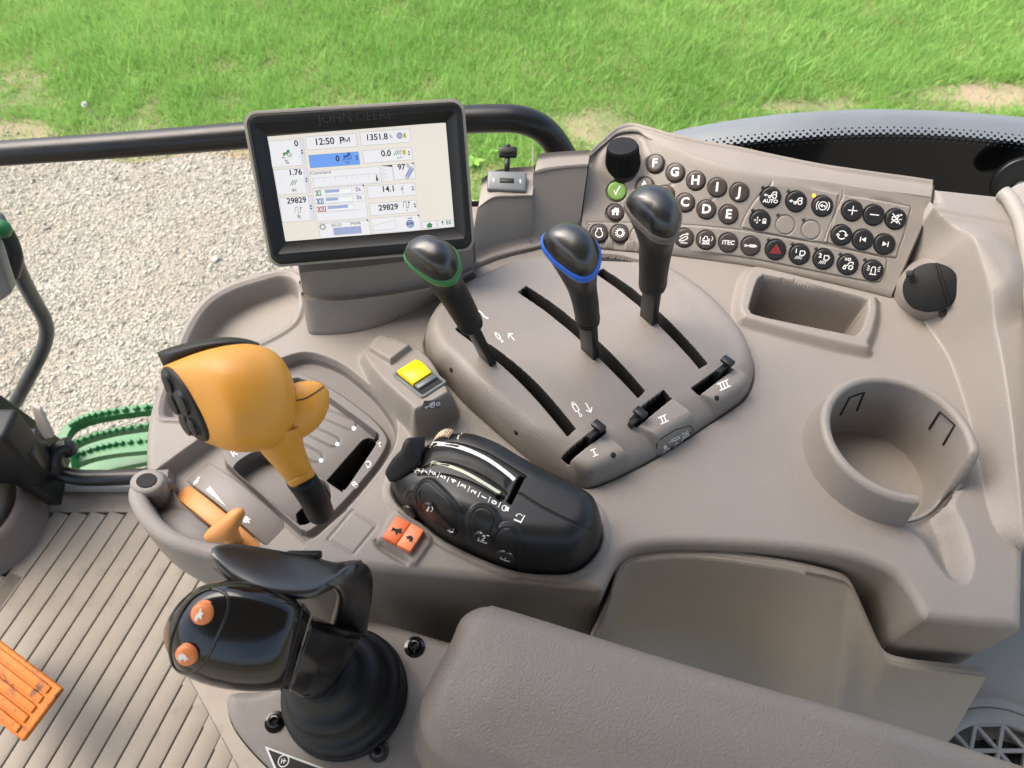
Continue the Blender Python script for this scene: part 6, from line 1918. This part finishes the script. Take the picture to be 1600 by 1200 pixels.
# ------------------------------------------------------------------ socket plate with its flip cap
pu = quad3d([(761, 299), (823, 301), (822, 268), (764, 267)], depth(AT(761, 299, .048)))
uz = np.cross(pu[1] - pu[0], pu[3] - pu[0]); uz /= np.linalg.norm(uz); uz = uz if uz[2] > 0 else -uz
uz = np.array([0.0, -.42, .9]); ux = (AT(823, 301, .05) - AT(761, 299, .05)); ux /= np.linalg.norm(ux); uy = np.cross(uz, ux); uy /= np.linalg.norm(uy); ux = np.cross(uy, uz)
uc = AT(792, 283, .054)
usb = thing('charging_port', 'small black charging port plate with white marks and an open flip cap', 'charging port', uc)
hw = 31 / FPX * depth(uc)
V, F = rbox(uc - uz * .003, ux * hw, uy * hw * .54, uz * .004, .002, 3); obj('port_plate', V, F, M['fender'], usb)
V, F = rbox(uc + uz * .0006, ux * hw * .36, uy * hw * .13, uz * .0008, .0003, 1); slot = obj('port_slot', V, F, M['groove'], usb)
V, F = rbox(uc + uz * .0013 - uy * hw * .02, ux * hw * .28, uy * hw * .035, uz * .0003, .0001, 1); obj('port_tongue', V, F, M['steel'], slot)
for sx in (-.68, .68):
    a = Art().line([(0, -.5), (0, .5)], .12).fill([(-.16, .4), (0, .75), (.16, .4)][::-1]).line([(0, -.15), (-.3, .15)], .1).disc(-.3, .2, .12).line([(0, -.3), (.3, 0)], .1).rect(.2, 0, .4, .18).disc(0, -.55, .16)
    V, F = a.place(uc + ux * hw * sx, ux, uy, uz, .0030, .00125); obj('port_symbol', V, F, M['white'], usb, smooth=False)
c0 = uc + uy * hw * .6
Dc = depth(c0)
V, F = rbox((PD(792, 268, Dc) + PD(793, 245, Dc)) / 2, R_ * .0024, (PD(793, 245, Dc) - PD(792, 268, Dc)) / 2, F_ * .0010, .0006, 1); obj('cap_strap', V, F, M['black'], usb)
cc = PD(793.5, 238, Dc)
for dx, dy, w, h in ((0, 0, 14.5, 8.5), (0, 9, 4.5, 3.5)):
    V, F = rbox(PD(793.5 + dx, 238 - dy, Dc), R_ * (w / FPX * Dc), U_ * (h / FPX * Dc), F_ * .0028, .0016, 2); obj('flip_cap', V, F, M['black'], usb)
V, F = rbox(cc - F_ * .003, R_ * (10 / FPX * Dc), U_ * (3 / FPX * Dc), F_ * .0006, .0004, 1); obj('cap_plug', V, F, M['groove'], usb)

# ------------------------------------------------------------------ power outlet with its black cover
p, n = hit(1462, 452, 'deck')
oc = PD(1454, 449, depth(p) - .008)
on = (CP - oc) / np.linalg.norm(CP - oc) * .75 + np.array([-.35, -.15, .55]) * .6; ox, oy, on = frame_of(on, U_)
outlet = thing('power_outlet', 'round power outlet under a black flip cover with a ridge and pull tab', 'power outlet', oc)
ro = 39 / FPX * depth(oc)
V, F = lathe(oc - on * .022, on, [(ro * 1.55, -.006), (ro * 1.32, .004), (ro * 1.12, .012), (ro * 1.05, .0165), (ro * .98, .0175)], 48); obj('outlet_collar', V, F, M['taupe'], outlet)
M['teal'] = mat('teal_lens', (0.02, 0.16, 0.14), 0.3, var=0)
V, F = lathe(oc - on * .006 + ox * ro * .06, on, [(ro * .97, -.004), (ro * .97, .0025), (ro * .90, .0028)], 48); obj('lens_ring', V, F, M['teal'], outlet)
prof = circ(0, 0, 1.0, 40)
prof = np.array([q * ro * (1.0 if not (math.degrees(math.atan2(q[1], q[0])) > -118 and math.degrees(math.atan2(q[1], q[0])) < -62) else .97) for q in prof])
top_ = [oc + ox * q[0] + oy * q[1] for q in prof]
V, F = prism(top_, -on * .005, .0012, 2); obj('flip_cover', V, F, M['matte'], outlet, sharp=40)
ra, rb2 = oc + ox * ro * .22 + oy * ro * .96 + on * .001, oc + ox * ro * .66 - oy * ro * .78 + on * .001
d_ = (rb2 - ra) / 2; V, F = rbox((ra + rb2) / 2, d_, np.cross(on, d_ / np.linalg.norm(d_)) * .0011, on * .0016, .0006, 2); obj('cover_ridge', V, F, M['matte'], outlet)
V, F = rbox(PD(1422, 428, depth(oc) + .003), ox * .003, oy * .003, on * .0015, .001, 2); obj('cover_ear', V, F, M['rubber'], outlet)
V, F = rbox(PD(1473, 486, depth(oc)), (ox * .5 + oy * .2) * .006, (oy) * .0045, on * .002, .0015, 2); obj('pull_tab', V, F, M['black'], outlet)

# ------------------------------------------------------------------ yellow rocker in its black frame
def surf(u, v, name='deck'):
    return hit(u, v, name)[0]
yc4 = [surf(*q) for q in ((621, 582), (662, 559), (689, 601), (651, 629))]
pn_ = np.cross(yc4[1] - yc4[0], yc4[3] - yc4[0]); pn_ /= np.linalg.norm(pn_); pn_ = pn_ if pn_[2] > 0 else -pn_
ymid = sum(yc4) / 4
yx = (yc4[1] - yc4[0] + yc4[2] - yc4[3]); yx -= pn_ * (yx @ pn_); yx /= np.linalg.norm(yx); yy = np.cross(pn_, yx)
sw_ = thing('yellow_switch', 'yellow paddle switch in a black frame on the raised taupe block', 'switch', ymid)
hx = np.linalg.norm(yc4[1] - yc4[0]) / 2; hy = np.linalg.norm(yc4[3] - yc4[0]) / 2
def yr(w, h, r, z): return rrect(ymid + pn_ * z, yx, yy, w, h, r)
V, F = loft([yr(hx, hy, .003, -.002), yr(hx, hy, .003, .0010), yr(hx - .0006, hy - .0006, .0026, .0016), yr(hx - .0022, hy - .0022, .0012, .0016), yr(hx - .0026, hy - .0026, .0010, .0008), yr(hx - .0028, hy - .0028, .0010, .0004)], False, False)
obj('switch_frame', V, F, M['fender'], sw_, sharp=40)
V, F = loft([yr(hx - .0024, hy - .0024, .001, .0009), yr(hx - .0026, hy - .0026, .001, .0006)], True, True); obj('switch_well', V, F, M['groove'], sw_, smooth=False)
# rounded yellow paddle: part of a drum lying across the frame
w0, w1 = -hx + .0035, hx - .0028
rings = []
for a in np.linspace(0, 1, 15):
    yv = hy * .80 - a * hy * 1.02; zv = .0008 + .0062 * math.sin(math.pi * (.22 + .62 * a)) 
    rings.append((yv, zv))
rings = [np.array([ymid + yx * w0 + yy * yv + pn_ * .0006, ymid + yx * w0 + yy * yv + pn_ * (zv - .0006), ymid + yx * (w0 + .0006) + yy * yv + pn_ * zv, ymid + yx * (w1 - .0006) + yy * yv + pn_ * zv, ymid + yx * w1 + yy * yv + pn_ * (zv - .0006), ymid + yx * w1 + yy * yv + pn_ * .0006]) for yv, zv in rings]
V, F = loft(rings); obj('yellow_paddle', V, F, M['yellow'], sw_, sharp=50)
for a in (.35, .45, .55):
    yv = hy * .80 - a * hy * 1.02; zv = .0008 + .0062 * math.sin(math.pi * (.22 + .62 * a))
    V, F = rbox(ymid + yx * (w0 + w1) / 2 + yy * yv + pn_ * zv, yx * (w1 - w0) * .42, yy * .0004, pn_ * .0003, .0002, 1); obj('grip_rib', V, F, M['yellow'], sw_)
V, F = rbox(ymid + yx * (w0 + w1) / 2 - yy * hy * .42 + pn_ * .0018, yx * (w1 - w0) * .48, yy * hy * .14, pn_ * .0014, .0006, 1); obj('dark_foot', V, F, M['fender'], sw_)
p, x, y, n = seat(674, 632, 2.5, -10, 'deck')
V, F = prism([p + x * a + y * b + n * .0002 for a, b in ((-.0076, -.0040), (.0072, -.0032), (.0076, .0040), (-.0072, .0032))], n * .0003, 0); dc = obj('switch_decal', V, F, M['taupe_dark'], sw_, smooth=False)
a = Art(); a.line([(-.75, -.25), (-.3, -.2), (-.2, .05), (0, .3), (.25, .3), (.25, .0)], .14); a.ring(.12, -.1, .2, .14); a.disc(-.6, -.3, .14); a.ring(.72, .12, .2, .12); a.line([(.45, .05), (.95, .22)], .1); a.rect(-.25, -.12, .1, .2)
V, F = a.place(p, x, y, n, .0072, .0008); obj('decal_symbol', V, F, M['white'], dc, smooth=False)

# ------------------------------------------------------------------ red-orange rocker with hare and tortoise
def on_deck(u, v, z): return AT(u, v, z)
rc4 = [AT(*q, .0055) for q in ((599, 842), (620, 808), (662, 830), (643, 862))]
rm = sum(rc4) / 4; rx = rc4[2] - rc4[1]; rx /= np.linalg.norm(rx); rz = np.array([0, 0, 1.0]); ry = np.cross(rz, rx)
rk_ = thing('rocker_switch', 'red orange rocker switch printed with a hare and a tortoise', 'switch', rm)
hx, hy = np.linalg.norm(rc4[2] - rc4[1]) / 2, np.linalg.norm(rc4[1] - rc4[0]) / 2
for s, mt, tl in ((-1, 'redorange', .10), (1, 'orange2', -.10)):
    if mt == 'orange2': M['orange2'] = mat('light_red_orange', (0.86, 0.23, 0.085), 0.4, var=.03)
    xx = rx * math.cos(tl * s * -1) + rz * math.sin(tl)
    nz = np.cross(xx, ry); nz = nz if nz[2] > 0 else -nz
    V, F = rbox(rm + rx * s * hx / 2 + rz * (-.0015 + .0006), rx * hx / 2 * 1.01 - rz * tl * hx * .3, ry * hy, nz * .0030, .0007, 2)
    obj('rocker_half', V, F, M[mt], rk_)
rt_ = [V]
a = Art().fill([(-.8, -.1), (-.2, .1), (.1, .5), (.3, .75), (.35, .45), (.7, .35), (.75, .1), (.35, -.05), (.5, -.55), (.1, -.3), (-.3, -.3), (-.5, -.7), (-.6, -.35)])
bvh_of('rocker', *merge(*[(np.array([v.co[:] for v in o.data.vertices]) + ORG[rk_.name], [list(f.vertices) for f in o.data.polygons]) for o in C.objects if o.parent == rk_]))
for (u, v), nm, a, s in (((620, 829), 'hare_symbol', a, .0050), ((640, 842), 'tortoise_symbol', Art().fill(circ(0, 0, .6, 12, 0, 180)).rect(-.8, -.15, .9, 0).rect(-.5, -.35, -.25, -.1).rect(.2, -.35, .45, -.1), .0040)):
    p, x, y, n = seat(u, v, 3, -10, 'rocker')
    # figures face along the rocker
    V, F = a.place(p, x * .82 - y * .57, x * .57 + y * .82, n, s, .0003); obj(nm, V, F, M['groove'], rk_, smooth=False)

# ------------------------------------------------------------------ pod details
def podp(u, v): return hit(u, v, 'pod')
def drape_px(pts, w, name, mtn, parent, lift=.0003, bv='pod', nm=None):
    V, F = ribbon(spl(np.array(pts, float), False, 6), w)
    P = []
    for u, v in V:
        p, n = hit(u, v, bv); P.append(p + n * lift)
    return obj(nm or name, np.array(P), F, M[mtn], parent, smooth=False)
M['ivory'] = mat('ivory_print', (0.50, 0.53, 0.40), 0.5, var=.05)
drape_px([(676, 694.5), (684, 693.5), (706, 696), (735, 705), (764, 719.5), (790, 738), (804, 750)], 6.0, 'scale_band', 'white', pod, nm='white_scale_band')
drape_px([(671, 700), (676, 693)], 2.2, 'x', 'white', pod, nm='scale_tick')
drape_px([(676, 722), (700, 728), (728, 739), (756, 755), (782, 771)], 4.6, 'x', 'ivory', pod, nm='ivory_scale_band')
drape_px([(672, 728), (676, 721)], 2.0, 'x', 'ivory', pod, nm='scale_tick')
def text_px(t, u, v, px, rot, mtn, parent, bv, bold=.02, nm='numeral', art=None, lift=.0004):
    """rot: direction of the letter tops, degrees clockwise from up in the picture"""
    a = art or Art().text(t, 0, 0, 1.0, bold)
    V, F = a.flat()
    c, s = math.cos(math.radians(rot)), math.sin(math.radians(rot))
    P = []
    for x, y, z in V:
        uu = u + (x * c + y * s) * px; vv = v + (x * s - y * c) * px
        try: p, n = hit(uu, vv, bv)
        except RuntimeError: return None
        P.append(p + n * (lift + z * 2e-6))
    return obj(nm, np.array(P), F, M[mtn], parent, smooth=False)
NUM = [('9', 646, 734.5), ('8', 655, 734.5), ('7', 665, 736.5), ('6', 678.5, 740), ('5', 693, 745.5), ('4', 709, 752), ('3', 724.5, 760), ('2', 740.5, 769), ('1', 756.5, 777.5), ('0', 772.5, 785.5)]
for i, (t, u, v) in enumerate(NUM):
    text_px(t, u, v, 11.5 - .35 * max(0, 3 - i) * 2, -62 if i > 2 else -75, 'white', pod, 'pod', .03, 'scale_numeral')
for (u, v) in ((650.5, 735), (660, 736), (671.5, 738.5), (685.5, 742.5), (700.5, 749), (717, 756.5), (732.5, 764.5), (748.5, 773), (764.5, 781), (780.5, 789)):
    drape_px([(u + 1.9, v - 4.2), (u - 1.9, v + 4.2)], 1.3, 'x', 'white', pod, nm='scale_tick')
text_px('', 790.5, 794.5, 5.5, 18, 'white', pod, 'pod', art=Art().ring(-.35, -.1, .75, .28, 60, 300).rect(-.2, -.7, .9, .55), nm='lock_symbol')
text_px('', 812, 809, 8, 22, 'white', pod, 'pod', art=Art().rect(-.9, -.9, .5, -.6).line([(.55, -.95), (.75, .8)], .22).ring(-.1, -.1, .75, .14, 50, 170).fill([(-.95, .1), (-.6, .3), (-.6, -.1)]), nm='plough_symbol')
text_px('', 716, 682, 9, 5, 'ivory', pod, 'pod', art=Art().line([(-.7, .5), (-.45, .6), (.0, -.7), (.55, .55), (.9, .6)], .16).line([(-.1, -.5), (.1, .2)], .2), nm='depth_symbol')
# thumbwheel
wc = np.mean([hit(u, v, 'pod')[0] for u, v in ((680, 683), (700, 684), (690, 678))], 0)
wd = hit(704, 682, 'pod')[0] - hit(676, 684, 'pod')[0]; wd /= np.linalg.norm(wd); wz = np.array([0, 0, 1.0]); wy = np.cross(wz, wd)
M['beige'] = mat('beige_plastic', (0.52, 0.42, 0.31), 0.45, var=.05)
V, F = [], []
wheel = None
rings = []
Rw = .019
for a in np.linspace(-52, 46, 60):
    k = (.5 + .5 * math.cos(math.radians(a) * 30)) ** .6
    r = Rw - .0012 * (1 - k)
    o = wc - wz * (Rw - .0080) + wd * r * math.sin(math.radians(a)) + wz * r * math.cos(math.radians(a)) + wz * .0012
    rings.append(np.array([o - wy * .0058 - wz * .0015, o - wy * .0052, o + wy * .0052, o + wy * .0058 - wz * .0015]))
V, F = loft(rings, closed=False); obj('thumbwheel', V, F, M['beige'], pod, sharp=30)
# slider paddle at the left end
rg = pair_loft([((664, 682), (664, 706), .004, .004, 4), ((650, 683), (660, 712), .000, .006, 4), ((634, 686), (656, 722), -.004, .007, 4), ((626, 704), (646, 734), -.003, .007, 4)], depth(AT(645, 700, .034)), 4.0, 40, 3)
V, F = loft(rg); obj('slider_paddle', V, F, M['rubber'], pod, sharp=50)
rg = pair_loft([((626, 704), (648, 733), -.003, .007, 4), ((614, 716), (632, 745), 0, .0065, 4), ((603, 734), (614, 753), .004, .006, 4), ((602, 741), (608, 752), .005, .004, 4)], depth(AT(645, 700, .034)), 4.0, 40, 3)
V, F = loft(rg); obj('paddle_tip', V, F, M['rubber'], pod, sharp=50)
V, F = tube([hit(657, 722, 'pod')[0] + [0, 0, .001], hit(651, 727, 'pod')[0] + [0, 0, .002]], .0028, 12); obj('paddle_hinge', V, F, M['black'], pod)
# finger switches on the flank
def capsule(a, b, r_px, nm, mt, h=.0022):
    pa, na = hit(*a, 'pod'); pb_, nb = hit(*b, 'pod')
    n = na + nb; n /= np.linalg.norm(n)
    dv_ = pb_ - pa; L = np.linalg.norm(dv_)
    if L < 1e-5: dv_ = np.cross(n, [0, 0, 1.0]); dv_ /= np.linalg.norm(dv_); L = 0
    else: dv_ = dv_ / L
    dv_ = dv_ - n * (dv_ @ n); dv_ /= np.linalg.norm(dv_); w = np.cross(n, dv_); c = (pa + pb_) / 2
    r = r_px / FPX * depth(c)
    def rg(s, z): return rrect(c + n * z, dv_, w, L / 2 + r * s, r * s, r * s * .98, 8)
    V, F = loft([rg(1.0, -.004), rg(1.0, h * .6), rg(.95, h * .9), rg(.85, h), rg(.5, h * 1.05)]); return obj(nm, V, F, M[mt], pod), n
M['maroon'] = mat('dark_maroon', (0.016, 0.010, 0.010), 0.4, var=.05)
capsule((641, 797), (641.5, 797.5), 12.5, 'finger_button', 'maroon')
ro_, n_r = capsule((672, 793), (704, 828), 11.5, 'finger_rocker', 'maroon')
b2_, n2_ = capsule((753, 838), (757, 841), 12.5, 'finger_button', 'bblack')
b1_, n1_ = capsule((788, 866), (793, 869), 12.5, 'finger_button', 'bblack')
def face_art(o, u, v, art, px, rot):
    V = np.array([q.co[:] for q in o.data.vertices]) + ORG[o.name]; bvh_of('tmp', V, [list(f.vertices) for f in o.data.polygons])
    s = text_px('', u, v, px, rot, 'white', o, 'tmp', art=art, nm='switch_symbol', lift=.0003)
face_art(ro_, 671, 795, Art().fill([(-.6, -.6), (-.3, .6), (0, .5), (-.1, -.6)]).ring(.1, 0, .6, .16, -60, 70), 7, 15)
face_art(ro_, 704, 829, Art().rect(-.8, -.2, .6, .05).line([(-.3, .3), (.8, .5)], .14).line([(-.2, -.5), (.8, -.2)], .14), 6, 15)
face_art(b2_, 755.5, 840.5, Art().line([(-.85, -.7), (-.85, .7), (.85, .7), (.85, -.7)], .16).line([(-.95, -.75), (.95, -.75)], .16).text('2', 0, -.05, 1.5, .02), 8, 20)
face_art(b1_, 791, 869, Art().line([(-.85, -.7), (-.85, .7), (.85, .7), (.85, -.7)], .16).line([(-.95, -.75), (.95, -.75)], .16).text('1', 0, -.05, 1.5, .02), 8, 20)

# ------------------------------------------------------------------ raised marks on the housing, gate and throttle
def roman(n):
    a = Art(); w = .5 * n
    for i in range(n): a.line([((i - (n - 1) / 2) * .62, -.62), ((i - (n - 1) / 2) * .62, .62)], .26)
    a.line([(-(n * .31 + .22), .62), (n * .31 + .22, .62)], .24); a.line([(-(n * .31 + .22), -.62), (n * .31 + .22, -.62)], .24)
    return a
for t, u, v in ((1, 928.5, 707.5), (2, 1036.5, 655.5), (3, 1131, 602)):
    text_px('', u, v, 8.4, -24, 'white', console, 'housing', art=roman(t), nm='roman_numeral')
cyl = lambda: Art().line([(-.28, .45), (.28, .45), (.28, -.6), (-.28, -.6)][::1], .16, True).ring(0, .72, .18, .13).line([(0, -.6), (0, -1.25)], .16).ring(0, -1.42, .17, .13)
text_px('', 899, 637, 10.5, -33, 'white', console, 'housing', art=cyl(), nm='cylinder_mark')
text_px('', 919, 637, 10.5, 150, 'white', console, 'housing', art=Art().line([(0, -.8), (0, .8)], .18).line([(-.5, .2), (0, .8), (.5, .2)], .18), nm='arrow_mark')
text_px('', 778, 525.5, 7.6, -38, 'white', console, 'housing', art=cyl(), nm='cylinder_mark')
text_px('', 799, 526.5, 8, -40, 'white', console, 'housing', art=Art().line([(0, -.9), (0, .8)], .2).line([(-.6, .2), (0, .8), (.6, .2)], .2), nm='arrow_mark')
drape_px([(746, 485), (752, 489), (757, 495), (763, 498)], 2.2, 'x', 'white', console, bv='housing', nm='float_mark')
P = [hit(u, v, 'housing') for u, v in ((1026, 712), (1026, 694), (1032, 686), (1056, 671), (1078, 665), (1083, 672), (1083, 683))]
V, F = tube([p + n * .0001 for p, n in P], .00045, 6); obj('decal_edge', V, F, M['groove'], console)
text_px('', 1056, 690, 15, -24, 'white', console, 'housing', nm='function_decal', art=Art().ring(0, -.55, .36, .12).line([(0, -.2), (0, .15)], .1).line([(-.3, .2), (.5, .2), (.5, .42), (-.3, .42)], .1, True).line([(-.3, .3), (-.7, .25)], .1).line([(-.9, -.5), (-1.6, -.6), (-1.6, -.42), (-.95, -.3)], .1, True).line([(-1.6, -.5), (-2.0, -.6)], .1).fill(circ(-1.25, -.05, .2, 8)).line([(.4, -.3), (.75, -.05)], .1).line([(.8, 0), (1.5, .1), (1.5, .3), (.85, .2)], .1, True).line([(.8, .4), (1.0, .55), (1.3, .4), (1.6, .6)], .1).line([(-.55, -.45), (-.36, -.5)], .1))
for t, u, v in (('F', 593, 694), ('D', 575.5, 726), ('B', 555, 758)):
    text_px(t, u, v, 15, -38, 'white', console, 'gate', .015, 'gate_letter')
text_px('R', 366, 709, 15, -30, 'white', console, 'gate', .015, 'gate_letter')
M['dotwhite'] = mat('pale_dot', (0.62, 0.68, 0.70), 0.5, var=0)
for u, v in ((553, 669.5), (527.5, 694.5), (501.5, 719.5)):
    text_px('', u, v, 3.9, 0, 'dotwhite', console, 'gate', art=Art().disc(0, 0, 1), nm='gate_dot')
wedge_ = Art()
for i in range(10):
    y0, y1 = 1.7 - .4 * i, 1.3 - .4 * i
    w0, w1 = .45 * (y0 + 2.3) / 4.0, .45 * (y1 + 2.3) / 4.0
    wedge_.fill([(-w0, y0), (-w1, y1), (w1, y1), (w0, y0)])
text_px('', 308, 752, 8, 35, 'white', console, 'cheek', art=Art().fill([(-.2, -1.1), (-.35, -.3), (-.2, .2), (-.3, .7), (.1, 1.1), (.15, .5), (.3, .0), (.2, -.5)]), nm='hare_symbol')
text_px('', 337, 775, 10, -45, 'white', console, 'cheek', art=wedge_, nm='speed_wedge')
text_px('', 384, 812, 7, -50, 'white', console, 'cheek', art=Art().fill(circ(0, 0, .8, 12)).rect(-.2, -1.2, .2, -.8).rect(.5, -.9, .8, -.5), nm='tortoise_symbol')
# cup clip slots
for pts in ([(1313, 648), (1327, 621), (1350, 613), (1339, 641)], [(1452, 670), (1469, 643), (1492, 664), (1474, 695)]):
    try:
        P = [hit(u, v, 'cup') for u, v in spl(np.array(pts, float), False, 1)]
        V, F = tube([p + n * .0001 for p, n in P], .0009, 6); obj('clip_slot', V, F, M['groove'], console)
    except RuntimeError: pass
# end
